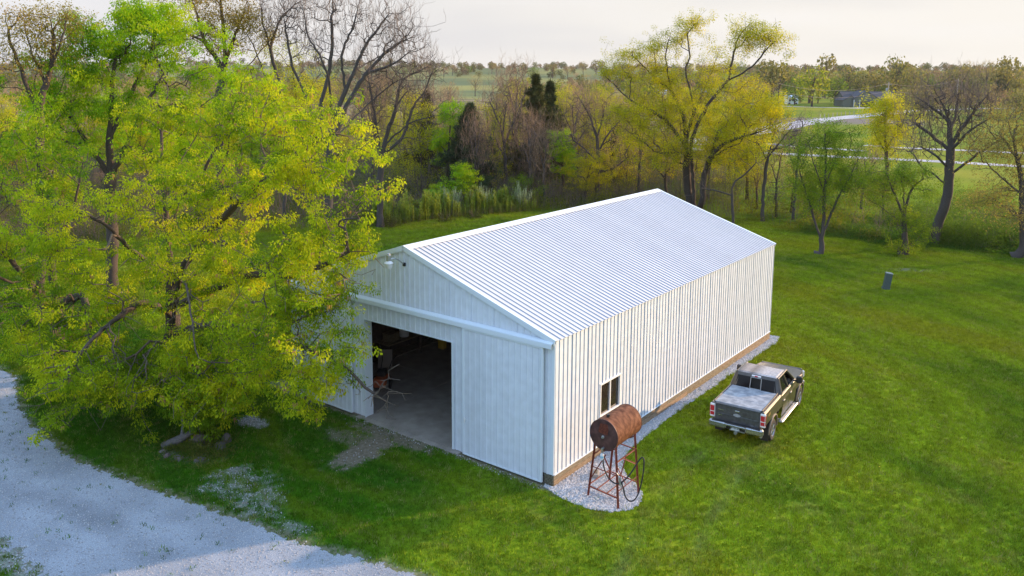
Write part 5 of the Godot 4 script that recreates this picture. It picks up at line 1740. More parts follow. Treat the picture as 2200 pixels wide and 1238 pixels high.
	grown.append(tree("locust_tree", "tall wide yellow leafed tree with dark forked limbs behind the barn roof", Vector3(-17.98, 0, -47.74), "locust", [[0.22,0.45,-0.1,-0.11,1.39,0.05,-0.46,3.38,0.22,-0.54,5.73,0.25,-1.23,7.02,0.59,-2.18,8.35,1.05,-3.35,9.31,1.66,-5.08,10.27,2.6,-6.13,11.4,3.2,-7.14,12.41,3.8], [-0.54,5.6,0.25,-0.52,7.36,0.25,-0.17,9.68,0.08,-0.84,12.77,0.4,-0.6,14.04,0.28,-0.81,15.98,0.38,0.15,17.07,-0.07], [-0.52,5.19,0.25,-1.36,8.65,-0.46,-2.07,10.45,-0.12,-2.38,11.1,0.04,-3.45,11.95,0.58,-4.93,13.57,1.37,-5.81,14.38,1.86], [0.22,0.45,-0.1,0.36,1.48,0.39,0.16,4.15,0.48,0.21,6.79,1,0.72,8.45,0.77,1.51,10.21,0.41,2.75,11.99,-0.12,2.98,13.24,-0.22,3.45,15.56,-0.42,4.37,16.81,-0.79], [2.75,11.99,-0.12,3.77,12.47,0,5.16,13.39,-0.02,5.83,14.45,-0.28,7.01,15.64,-0.71], [0.25,0.45,-0.12,1.39,1.57,1.02,1.52,3.97,0.96,2.23,5.64,1.19,3.4,6.82,1.23,4.96,7.43,1.13,6.48,8.01,0.55,7.27,8.68,0.26], [2.23,5.64,1.19,1.82,7.58,-0.81,2.36,8.35,-3.21,2.91,9.26,-3.43], [4.96,7.43,1.13,5.02,8.32,1.11,4.58,9.08,1.29], [-0.54,5.64,0.25,-0.75,5.72,1.46,-1.9,5.85,3.16,-2.9,6.63,3.69,-3.76,7.26,4.15], [-5.08,10.27,2.6,-5.04,11.65,2.58,-4.99,12.46,2.55], [-3.45,11.95,0.58,-3.68,13.49,0.7,-3.93,14.91,0.83], [-2.38,11.1,0.04,-2.9,14.1,0.3,-2.59,15.71,0.14], [-0.49,8.46,0.23,-0.73,10.84,-2.96,-0.06,12.92,-3.26,0.43,14.56,-3.48]], [[4.06,16.05,-0.66,1.09,0.7,45], [5.65,15.54,-0.21,0.92,0.61,35], [6.61,15.38,-0.56,0.84,0.5,35], [3.95,14.44,-0.62,1.17,0.78,30], [-0.41,16.76,0.19,1.12,0.56,35], [-2.24,15.79,-0.04,1.14,0.57,35], [-3.64,14.71,0.68,1.89,0.66,50], [-5.34,13.9,1.6,1.82,0.66,50], [-6.13,12.86,3.2,1.47,0.66,40], [-2.5,12.48,0.09,2.26,1.32,60], [0.4,11.28,-2.38,2.89,2.07,80], [4.13,10.17,-0.69,2.76,1.77,100], [6.46,9.12,0.56,1.72,1.07,70], [4.81,7.55,1.19,3.09,1.54,100], [-1.74,9.18,-1.39,3.76,2.09,90], [-3.74,9.23,1.87,2.87,1.64,80], [3.28,5.87,0.74,2.76,1.38,70], [-1.49,6.14,2.95,3.2,1.8,80], [-3.99,8.29,4.28,2.01,1.4,60], [-0.6,7.06,-3.02,2.54,1.69,60], [0.46,13.74,-3.49,1.25,1.04,25], [0.19,9.69,-0.09,6.08,3.24,160], [3.86,8.2,-0.58,4.16,2.77,150], [-3.46,8.37,0.59,4.78,2.7,130], [-0.42,6.43,0.2,4.91,2.45,110], [-3.92,11.86,0.83,3.31,1.86,70]], {"r0": 0.5, "step": 0.6, "limb": 0.07}, ""))
	grown.append(tree("dead_tree", "short blue grey broken trunk with low branches behind the far corner of the barn", Vector3(-13.46, 0, -45.35), "bare", [[0.29,0.05,-0.12,0.13,2.2,-0.06,0.02,3.36,-0.01,-0.38,3.93,0.16,-0.67,4.19,0.28], [0.06,3.17,-0.02,0.31,3.76,-0.13,0.97,4.37,-0.39,1.79,5.36,-0.71], [0.12,2.59,-0.05,-1.03,2.93,0.43,-2.42,3.07,1.05]], [[1.61,5.55,-0.64,0.95,0.76,16], [-2.08,3.28,0.9,0.97,0.47,14]], {"r0": 0.22, "step": 0.4, "leafy": 0.3}, ""))
	grown.append(tree("lawn_tree", "green leafed tree with dark forked stems on the lawn nearest the barn", Vector3(-4.4, 0, -38.71), "green", [[0.44,0,-0.13,0.44,1.07,-0.13,0.47,2.23,-0.14,0.41,4.85,-0.12,0.37,7.11,-0.11,0.12,9.03,-0.04], [0.44,1.17,-0.13,1.02,3.25,-0.3,1.77,5.25,-0.51,2.26,6.55,-0.64], [0.44,1.07,-0.13,-0.03,2.19,0.01,-0.63,4.13,0.19,-1.08,5.42,0.34], [0.41,4.85,-0.12,0.81,7.06,-1.28,1.01,8.68,-1.33], [0.39,4.19,-0.12,-0.18,6.85,1.1,-0.53,8.11,1.21]], [[0.14,8.71,-0.04,1.76,0.96,60], [-0.64,7.07,0.2,1.94,1.62,90], [1.35,7.47,-0.39,1.75,1.43,80], [0.62,5.18,-0.18,2.74,1.77,130], [-1.1,4.77,0.34,1.47,1.47,60], [2.34,5.28,-0.66,1.43,1.27,50], [-0.16,3.5,0.05,1.95,0.81,30]], {"r0": 0.17, "step": 0.5}, ""))
	grown.append(tree("lawn_tree", "small round crowned lawn tree with ivy at its foot", Vector3(0.21, 0, -42.26), "green", [[0.55,0.01,-0.11,0.41,1.6,-0.08,0.29,2.58,-0.06,-0.07,3.54,0.01,-0.64,4.81,0.14,-0.99,5.78,0.22], [0.32,2.58,-0.07,0.43,3.9,-0.09,0.79,4.9,-0.16,1.32,5.42,-0.26], [0.31,2.25,-0.06,-0.97,3.14,0.21,-1.89,3.74,0.43], [0.32,2.91,-0.07,-0.13,4.74,-0.99,-0.5,5.88,-0.92]], [[-0.82,5.29,0.18,1.46,0.91,80], [0.31,5.69,-0.06,1.29,0.81,60], [-1.63,4.42,0.37,1.15,0.82,30], [0.37,2.58,-0.08,0.71,0.65,40], [1.13,1.99,-0.23,0.97,0.65,40], [0.52,0.44,-0.11,0.39,0.39,40], [1.35,4.94,-0.27,0.8,0.64,20]], {"r0": 0.2, "step": 0.4}, ""))
	grown.append(tree("bare_tree", "big twin trunked bare tree at the lawn edge near the right side", Vector3(0.94, 0, -47.5), "bare", [[0.56,0.03,-0.1,0.78,1.64,-0.14,1.16,3.07,-0.2,1.29,4.46,-0.22,1.23,6.17,-0.21,1.16,7.87,-0.2,0.83,9.55,-0.15,0.3,10.72,-0.05], [1.01,0.15,-0.18,1.17,2.03,-0.2,1.31,3.43,-0.23], [1.3,5.15,-0.22,2.26,6.23,-0.37,3.21,7.12,-0.51,4.28,8.01,-0.64], [1.28,4.63,-0.22,0.08,5.42,-0.01,-0.38,5.57,0.07], [1.19,7.53,-0.21,1.91,8.91,-0.32,2.8,10.43,-0.45,3.44,11.43,-0.54], [1.24,6.86,-0.21,-0.11,8.16,0.02,-1.39,9.15,0.27], [1.14,8.21,-0.2,1.23,9.87,-1.23,1.27,11.39,-1.23], [1.21,7.2,-0.21,2.51,8.65,0.6,3.85,9.67,0.42], [0.85,9.21,-0.15,-0.42,10.37,0.08,-1.21,10.86,0.23], [1.25,5.83,-0.22,0.31,6.88,0.96,-0.81,7.28,0.15]], [[0.3,10.72,-0.05,2.03,1.02,130], [2.06,10.75,-0.34,2,1.17,140], [3.28,9.79,-0.52,1.49,1.33,90], [-0.96,9.5,0.18,1.54,1.54,110], [1.03,8.88,-0.18,2.37,1.69,150], [-0.82,7.45,0.15,1.38,1.38,80], [3.71,7.98,-0.57,1.33,1,50]], {"r0": 0.34, "step": 0.6}, ""))
	grown.append(tree("olive_tree", "tree with dull tan green spring leaves cut by the right edge of the picture", Vector3(6.8, 0, -46.3), "olive", [[0.63,0.68,-0.06,0.4,2.77,-0.04,0.1,5.33,-0.01,-0.32,7.22,0.03,-0.86,8.79,0.09], [0.21,4.37,-0.02,-1.15,5.56,0.12,-2.05,6.48,0.23], [0.13,5.01,-0.01,1.14,7.3,-0.1,1.53,8.89,-0.13], [-0.14,6.6,0.01,-1.08,8.15,0.11,-1.68,8.76,0.18]], [[-0.37,9.44,0.04,2.06,1.42,130], [-1.6,7.8,0.17,1.93,1.45,110], [0.37,6.94,-0.03,2.22,1.9,130], [-1.12,5.24,0.12,1.77,1.29,90], [1.32,8.25,-0.11,1.88,2.5,80], [-1.54,3.57,0.17,1.46,1.14,60], [0.13,3.39,-0.01,2.24,1.28,70]], {"r0": 0.26, "step": 0.6}, ""))
	grown.append(tree("yellow_tree", "bright yellow leafed tree in sunlight behind the two lawn trees", Vector3(-8.31, 0, -74.18), "yellow", [[0.29,1.34,-0.07,0.1,4.32,-0.02,-0.28,6.78,0.07,-0.22,9.23,0.05], [-0.07,4.81,0.02,1.02,6.82,-0.23,1.57,8.3,-0.35], [0.01,4.32,0,-1.13,6.26,0.27]], [[-0.24,9.48,0.06,1.96,1.08,70], [-0.77,7.5,0.18,2.22,1.38,80], [0.96,7.8,-0.21,1.71,1.71,60], [-0.19,5.3,0.04,2.22,1.48,70]], {"r0": 0.2, "step": 0.7, "size": 1.7}, ""))
	grown.append(tree("thin_tree", "slender almost bare sapling with open dark branches right of the tall locust", Vector3(-12.4, 0, -48.99), "bare", [[0.34,-0.54,-0.13,0.32,2.29,-0.12,0.47,5.29,-0.17,0.81,7.08,-0.3,1.03,8.46,-0.38], [0.47,5.29,-0.17,-0.23,6.66,0.09,-0.61,7.24,0.23], [0.46,5.49,-0.17,1.52,7.1,-0.55,2.33,8.3,-0.83], [0.67,6.29,-0.25,1.9,6.53,-0.68,2.92,7.15,-1.02]], [[0.78,7.67,-0.29,1.18,0.98,30], [2.18,7.9,-0.78,0.97,0.78,25], [-0.6,7.04,0.23,0.79,0.71,15], [2.59,6.75,-0.91,0.78,0.7,15]], {"r0": 0.14, "step": 0.5, "leafy": 0.35}, ""))
	grown.append(tree("thin_tree", "slender leafless sapling between the locust and the first lawn tree", Vector3(-10.29, 0, -51.85), "bare", [[-0.05,-0.52,0.02,0.03,2.96,-0.01,0.1,5.8,-0.03,0.21,7.8,-0.07,0.36,9,-0.12], [0.05,5.4,-0.02,0.74,6.62,-0.24,1.23,7.44,-0.39], [0.04,4.18,-0.01,-0.66,5.77,0.22]], [[0.3,8.2,-0.1,0.8,1.2,25], [1.07,7.03,-0.34,0.72,0.8,14], [-0.6,5.97,0.2,0.56,0.72,10]], {"r0": 0.11, "step": 0.5, "leafy": 0.35}, ""))
	grown.append(tree("wood_edge_tree", "half leafed greenish tree with an upright trunk left of the dead trunk", Vector3(-21.05, 0, -48.48), "bud", [[0.19,0.24,-0.09,0.05,2.39,-0.02,0.06,4.53,-0.03,0.16,6.23,-0.08], [0.07,2.82,-0.04,-0.94,4.5,0.48], [0.06,3.25,-0.03,0.91,4.77,-0.45]], [[0.04,5.38,-0.02,1.9,1.69,60], [-1.13,4.5,0.58,1.49,1.27,40], [1.1,4.56,-0.55,1.27,1.06,30]], {"r0": 0.14, "step": 0.6}, ""))
	grown.append(tree("wood_tree", "bare wide branched tree with a pale trunk just behind the barn ridge", Vector3(-28.56, 0, -48.87), "brown", [[0.11,-0.03,-0.07,0.03,2.62,-0.02,0.02,5.34,-0.01,-0.24,7.13,0.15,-0.88,8.91,0.55,-1.73,10.46,1.09], [0.02,4.89,-0.01,0.79,6.7,-0.48,1.73,7.97,-1.03,2.29,8.51,-1.35], [0,3.98,0,-1.09,5.32,0.68,-2.05,6.21,1.29], [0,6.24,0,0.38,8.48,-0.23,0.54,10.04,-0.33], [0.02,3.07,-0.01,1.43,3.56,-0.86,2.38,4.48,-1.4]], [[-0.77,9.14,0.48,2.01,1.79,90], [0.95,8.49,-0.57,2.01,1.79,80], [-1.68,6.67,1.05,2.02,1.8,70], [1.76,6.27,-1.05,1.57,1.79,50], [0.25,4.89,-0.15,2.48,1.8,60]], {"r0": 0.24, "step": 0.65}, ""))
	grown.append(tree("wood_tree", "fresh yellow leafed round tree behind the two dark cedars", Vector3(-46.18, 0, -70.85), "yellow", [[0.06,-0.84,-0.04,0,4.06,0,-0.19,7.09,0.13,-0.22,9.2,0.14], [-0.07,5.28,0.04,1.22,7.71,-0.79], [-0.06,4.67,0.04,-1.55,7.08,1.04]], [[-0.21,8.9,0.14,2.72,1.69,90], [-1.54,6.78,1.03,2.43,2.12,70], [1.49,6.81,-0.96,2.42,2.12,70], [0,4.06,0,3.04,2.13,60]], {"r0": 0.2, "step": 0.8, "size": 1.7}, ""))
	grown.append(tree("wood_tree", "yellow green open crowned tree right of the round yellow tree, behind the barn ridge", Vector3(-36.79, 0, -67.24), "locust", [[-0.37,-0.91,0.21,-0.55,3.62,0.32,-0.91,6.97,0.53,-1.53,9.46,0.9], [-0.62,4.74,0.36,0.66,7.55,-0.38], [-0.68,5.3,0.4,-1.97,7.52,1.16]], [[-1.52,8.91,0.89,2.12,1.67,60], [0.42,7.55,-0.24,2.12,1.95,60], [-2.19,6.4,1.3,1.96,1.68,40], [-0.24,4.75,0.14,2.52,1.96,50]], {"r0": 0.18, "step": 0.8, "size": 1.4}, ""))
	grown.append(tree("wood_tree", "small bright green tree left of the dark cedar in the middle wood", Vector3(-41.31, 0, -41.9), "lime", [[-0.24,-0.55,0.21,-0.22,3.21,0.2,-0.07,6.45,0.06,0.01,8.75,-0.01], [-0.14,5.53,0.12,0.59,7.38,-0.52], [-0.18,4.6,0.16,-0.96,5.99,0.86]], [[0.01,8.52,-0.01,1.29,1.15,70], [0.42,6.69,-0.37,1.29,1.29,70], [-0.79,5.99,0.71,1.15,1.15,40], [-0.11,4.6,0.1,1.39,1.16,40]], {"r0": 0.14, "step": 0.6, "size": 1.3}, ""))
	grown.append(tree("wood_tree", "dull yellow green tree left of the bright green tree in the wood", Vector3(-44.82, 0, -41.39), "yellow", [[-0.05,-0.84,0.05,-0.02,3.48,0.02,-0.1,6.32,0.09,0.19,8.66,-0.18], [-0.04,4.9,0.04,0.69,6.78,-0.65], [-0.05,4.43,0.04,-1.01,5.85,0.98]], [[0.36,8.43,-0.34,1.17,1.03,40], [-0.51,5.85,0.49,1.65,1.88,70], [0.68,5.37,-0.64,1.18,1.89,50], [-0.87,2.53,0.84,1.42,1.66,40], [0.13,1.09,-0.13,1.66,1.19,30]], {"r0": 0.15, "step": 0.7, "leafy": 1.8}, ""))
	grown.append(tree("wood_tree", "brown bare thin crowned tree between the two dark cedars", Vector3(-38.38, 0, -46.94), "brown", [[0.02,-0.39,-0.02,0.01,3.47,-0.01,-0.19,6.32,0.15,-0.75,8.21,0.59,-1.3,9.85,1.03], [-0.07,5.37,0.06,0.74,7.75,-0.57,1.3,9.4,-0.99], [-0.03,3.95,0.02,-0.93,6.32,0.73], [-0.19,6.56,0.15,0.1,9.62,-0.08]], [[-0.94,8.91,0.74,1.41,1.41,70], [0.55,8.45,-0.43,1.42,1.65,70], [-0.93,6.32,0.73,1.42,1.66,60], [0.57,5.38,-0.44,1.66,1.66,60], [-0.02,10.56,0.01,1.41,0.94,40]], {"r0": 0.18, "step": 0.65}, ""))
	grown.append(tree("wood_tree", "narrow brown bare tree touching the left dark cedar", Vector3(-37.69, 0, -42.37), "brown", [[0.07,-0.25,-0.06,0.1,3.43,-0.09,-0.1,6.15,0.09,-0.24,7.73,0.2], [0.07,3.88,-0.06,0.52,5.7,-0.43]], [[-0.17,6.83,0.14,0.9,1.35,50], [0.35,4.79,-0.29,0.91,1.58,50], [0,2.51,0,1,1.59,40]], {"r0": 0.13, "step": 0.6}, ""))
	grown.append(tree("wood_shrub", "low yellow green leafy bush on the slope below the left dark cedar", Vector3(-35.65, 0, -37.56), "lime", [[-0.5,-0.11,0.43,-0.5,1.41,0.43,-0.33,2.91,0.28], [-0.47,0.98,0.4,0.31,2.7,-0.27], [-0.5,0.76,0.43,-1.45,1.85,1.27]], [[-0.17,3.77,0.14,0.68,0.77,35], [0.25,2.91,-0.21,0.77,0.64,30], [-1.61,1.85,1.42,1.06,0.68,25], [-0.49,2.27,0.43,1.28,0.77,25]], {"r0": 0.07, "step": 0.4, "size": 1.1}, ""))
	grown.append(tree("wood_shrub", "green leafy bush at the foot of the right dark cedar", Vector3(-33.83, 0, -42.87), "green", [[0.21,-0.28,-0.16,0.2,0.98,-0.15,0.38,1.88,-0.28], [0.21,0.53,-0.16,-0.68,1.42,0.52]], [[0.38,1.88,-0.28,1.33,0.62,40], [-0.68,1.33,0.52,1.11,0.53,25], [1.1,0.99,-0.81,1.11,0.62,20]], {"r0": 0.07, "step": 0.4, "size": 1.1}, ""))
	grown.append(tree("leafy_suckers", "shaded green leafy shoots sprouting over the rocky mound under the tree", Vector3(-11.75, 0, 3.97), "sucker", [[-0.26,-0.13,0.42,-0.28,0.64,0.46,-0.34,1.34,0.56], [-0.24,-0.14,0.4,-0.08,0.58,0.13,0.13,1.04,-0.21], [-0.26,-0.05,0.43,-0.5,0.71,0.84,-0.64,1.26,1.08]], [[-0.26,1.15,0.44,0.89,0.73,70], [0.13,1.04,-0.21,0.57,0.57,35], [-0.6,1.41,1.01,0.56,0.56,35], [0.35,0.68,0.58,0.4,0.32,25]], {"step": 0.3}, ""))
	grown.append(tree("leafy_suckers", "shaded green leafy bush of shoots at the foot of the big trunk", Vector3(-14.76, 0, 3.75), "sucker", [[-0.22,0.14,0.4,-0.23,1.05,0.43,-0.29,1.96,0.52], [-0.21,0.22,0.38,-0.49,1.31,0.9,-0.61,1.88,1.15], [-0.2,0.22,0.37,0.12,1.12,-0.21,0.3,1.8,-0.52]], [[-0.26,1.59,0.47,1.03,0.86,80], [-0.62,1.53,1.16,0.76,0.76,50], [0.21,1.46,-0.36,0.78,0.78,50], [1.15,1.05,-1.89,1.07,0.8,60], [0.71,1.51,-1.21,0.88,0.7,50]], {"step": 0.35}, ""))

var grown: Array[Node3D] = []

func spot(u: float, d: float) -> Vector3:    # a place on the ground, by direction from the yard's viewpoint and distance in metres
	var f := Vector3(AHEAD.x, 0, AHEAD.z).normalized()
	var s := Vector3(RIGHT.x, 0, RIGHT.z).normalized()
	var p := Vector3(EYE.x, 0, EYE.z) + (f + s * u).normalized() * d
	p.y = land(p.x, p.z)
	return p

var lawn_edge: Array[Vector2] = [Vector2(-0.75, 66), Vector2(-0.5, 66), Vector2(-0.154, 66.5), Vector2(-0.085, 70), Vector2(0.028, 74), Vector2(0.17, 75), Vector2(0.295, 72), Vector2(0.34, 68.5), Vector2(0.41, 67.5), Vector2(0.48, 65), Vector2(0.53, 67), Vector2(0.62, 66.5), Vector2(0.8, 66)]

func far_crown(seed_: int, h: float, wide_: float, n: int, leaf: float, pal: Array, low := 0.25, stems := false) -> MB:
	var r := RandomNumberGenerator.new()
	r.seed = seed_
	var f := FastNoiseLite.new()
	f.seed = seed_
	f.frequency = 0.35
	var b := MB.new()
	var done := 0
	var tries := 0
	while done < n and tries < n * 6:
		tries += 1
		var d := Vector3(r.randfn(), r.randfn(), r.randfn()).normalized() * pow(r.randf(), 0.4)
		var p := Vector3(d.x * wide_, h * (0.5 + low * 0.5) + d.y * h * (0.5 - low * 0.5), d.z * wide_)
		if f.get_noise_3dv(p) < -0.12: continue
		done += 1
		var a := Vector3(r.randfn(), r.randfn(), r.randfn()).normalized()
		var c := a.cross(Vector3(r.randfn(), r.randfn(), r.randfn())).normalized()
		var q := clampf(0.5 + f.get_noise_3dv(p * 1.7 + Vector3(40, 0, 0)) + r.randf_range(-0.3, 0.3), 0, 0.999)
		b.tint = (pal[0] as Color).lerp(pal[1], q)
		var l := leaf * r.randf_range(0.6, 1.3)
		if stems:
			a = (a + Vector3.UP * 1.2).normalized()
			c = a.cross(Vector3(r.randfn(), 0, r.randfn())).normalized()
			b.tri(p - c * l * 0.07, p + c * l * 0.07, p + a * l * 2.2)
		else:
			b.tri(p - a * l * 0.5, p + a * l * 0.5, p + c * l * 0.8)
			b.tri(p - a * l * 0.5 + c * l * 0.1, p - c * l * 0.6, p + a * l * 0.4)
	return b

func far_trunk(h: float, wide_: float, seed_: int) -> MB:
	var r := RandomNumberGenerator.new()
	r.seed = seed_
	var b := MB.new()
	b.tint = Color(0.13, 0.105, 0.09)
	b.tube(PackedVector3Array([Vector3.ZERO, Vector3(0, h * 0.4, 0), Vector3(wide_ * 0.1, h * 0.85, 0)]), PackedFloat32Array([h * 0.025, h * 0.018, 0.03]), 5)
	for k in 9:
		var a := r.randf_range(0, TAU)
		var y := h * r.randf_range(0.25, 0.6)
		var d := Vector3(cos(a), 0, sin(a)) * wide_ * r.randf_range(0.4, 0.9)
		b.tube(PackedVector3Array([Vector3(0, y, 0), Vector3(0, y + h * 0.12, 0) + d * 0.5, Vector3(0, minf(y + h * r.randf_range(0.2, 0.4), h), 0) + d]), PackedFloat32Array([h * 0.011, h * 0.008, 0.02]), 3)
	return b

func woods() -> void:
	# copies of the grown trees fill the wood behind the lawn
	var g := grown
	var rows := [
		# source, u, distance, turn, size, tall, label
		[23, -0.03, 86, 2.0, 1.0, 1.0, "dull yellow tree just right of the left dark cedar"],
		[24, 0.005, 92, 1.0, 1.15, 1.0, "brown leafless tree rising behind the gap between the two cedars"],
		[22, 0.06, 82, 4.0, 0.9, 0.8, "bright green tree just right of the right dark cedar"],
		[19, 0.075, 95, 4.2, 0.95, 1.0, "bare tree standing in front of the round yellow tree"],
		[21, 0.085, 79, 3.0, 0.7, 0.7, "low yellow green tree over the middle of the barn ridge"],
		[23, 0.14, 88, 2.0, 0.95, 0.9, "dull yellow tree left of the tall locust's trunk"],
		[25, 0.155, 84, 1.0, 1.2, 1.0, "narrow brown bare tree left of the tall locust"],
		[24, 0.19, 98, 5.0, 1.0, 0.9, "brown bare tree behind the tall locust's left limbs"],
		[21, 0.20, 106, 1.2, 1.0, 1.0, "yellow green tree behind the tall locust's trunks"],
		[20, 0.265, 104, 2.2, 0.85, 0.85, "round yellow tree behind the right limbs of the tall locust"],
		[18, 0.30, 80, 1.1, 0.75, 0.9, "small half leafed tree behind the blue grey broken trunk"],
		[25, 0.325, 76, 2.9, 0.9, 0.9, "small brown bare tree right of the slender open branched sapling"],
		[18, 0.345, 79, 2.5, 0.8, 0.9, "small half leafed tree between the slender saplings"],
		[12, 0.385, 78, 2.1, 0.85, 0.9, "small green tree in the brush behind the first lawn tree"],
		[24, 0.43, 84, 2.7, 0.7, 0.7, "brown bare bush behind the gap between the two lawn trees"],
		[18, 0.455, 80, 0.4, 0.7, 0.9, "little half leafed tree left of the second lawn tree"],
		[22, -0.055, 78, 2.4, 0.62, 0.6, "low bright green bush near the sunlit bare tree"],
		[23, -0.13, 92, 0.5, 1.1, 1.0, "yellow green tree left of the sunlit bare tree"],
		[19, -0.10, 97, 1.0, 1.05, 1.0, "bare tree right behind the sunlit bare tree"],
		[24, -0.17, 84, 2.0, 1.1, 1.0, "brown bare tree seen between the big bare tree's stems"],
	]
	for r in rows:
		copy_tree(g[r[0]], "wood_tree", r[6], spot(r[1], r[2]), r[3], r[4], "trees of the wood behind the lawn", r[5])
	# left background: partly hidden behind the big green trees
	var src := [23, 24, 21, 22, 20, 18, 25]
	for k in 22:
		copy_tree(g[src[k % 7]], "wood_tree", "tree of the wood seen in glimpses behind the big green trees at the left", spot(lerpf(-0.74, -0.2, (k + rnd(0.1, 0.9)) / 22.0), rnd(78, 118)), rnd(0, TAU), rnd(0.9, 1.25), "trees glimpsed behind the big green trees", rnd(0.8, 1.0))
	# the wood goes on behind, out to the field
	for k in 46:
		var uu := rnd(-0.72, 0.12)
		if uu > -0.15 and uu < -0.005 and k % 4 > 0: uu -= 0.2
		copy_tree(g[[23, 24, 21, 20, 22, 25, 18, 23, 20, 19][k % 10]], "wood_tree", "bare or budding tree in the depth of the wood beyond the lawn", spot(uu, rnd(100, 185)), rnd(0, TAU), rnd(0.75, 1.1), "trees in the depth of the wood", rnd(0.75, 1.0))
	var more := [[24, -0.045, 77.5, 0.75, "brown bare tree standing before the left dark cedar"], [19, 0.022, 80.5, 0.8, "grey bare tree standing before the tallest dark cedar"], [25, 0.04, 78.0, 0.9, "narrow brown bare tree before the slim dark cedar"], [23, 0.105, 83.0, 0.8, "dull yellow low tree behind the middle of the barn ridge"]]
	for e in more: copy_tree(g[e[0]], "wood_tree", e[4], spot(e[1], e[2]), e[2], e[3], "trees of the wood behind the lawn")
	for k in 34:
		copy_tree(g[[23, 24, 21, 20, 19, 25, 18][k % 7]], "wood_tree", "tree in the thick of the wood behind the barn", spot(rnd(-0.2, 0.3), rnd(86, 150)), rnd(0, TAU), rnd(0.7, 1.0), "thick of the wood behind the barn", rnd(0.7, 0.95))
	for k in 12:
		copy_tree(g[[24, 20, 25, 18][k % 4]], "wood_tree", "tree in the thin belt of the wood right of the tall locust", spot(rnd(0.13, 0.33), rnd(84, 110)), rnd(0, TAU), rnd(0.6, 0.85), "trees of the belt right of the locust", rnd(0.75, 1.0))
	# the wood's edge runs on to the right of the lawn
	for k in 9:
		copy_tree(g[[14, 18, 21, 13, 23][k % 5]], "wood_tree", "tree of the wood's edge running on to the right of the lawn", Vector3(13.0 + 5.2 * k + rnd(-1, 1), 0, -50.0 + 1.2 * k + rnd(-3, 3)), rnd(0, TAU), rnd(0.7, 0.9), "wood's edge right of the lawn", rnd(0.85, 1.0))
	# cedars
	cedar("cedar", "dark green cedar with a broad pointed crown, the left of the two tall dark cedars", spot(-0.052, 80), 9.6, 3.0, 3, [Color(0.035, 0.062, 0.03), Color(0.10, 0.14, 0.05)], 0.4)
	cedar("cedar", "tallest dark cedar, its narrow top standing above the wood", spot(0.028, 87), 12.3, 3.5, 4, [Color(0.05, 0.066, 0.022), Color(0.19, 0.18, 0.05)], 0.5)
	cedar("cedar", "slim dark cedar close on the right of the tallest cedar", spot(0.045, 92), 11.6, 2.3, 5, [Color(0.04, 0.06, 0.025), Color(0.11, 0.13, 0.04)], 0.55)
	cedar("cedar", "ragged olive brown cedar left of the bright green small tree", spot(-0.105, 90), 10.4, 2.2, 6, [Color(0.035, 0.038, 0.016), Color(0.10, 0.09, 0.035)], 0.4)
	cedar("cedar", "short dark cedar half hidden behind the bare trees near the ridge", spot(0.125, 92), 7.2, 1.7, 7, [Color(0.03, 0.042, 0.02), Color(0.07, 0.08, 0.03)])
	brush()
	horizon()

func edge_at(u: float) -> float:
	for k in lawn_edge.size() - 1:
		if u <= lawn_edge[k + 1].x:
			return lerpf(lawn_edge[k].y, lawn_edge[k + 1].y, clampf((u - lawn_edge[k].x) / (lawn_edge[k + 1].x - lawn_edge[k].x), 0, 1))
	return lawn_edge[-1].y

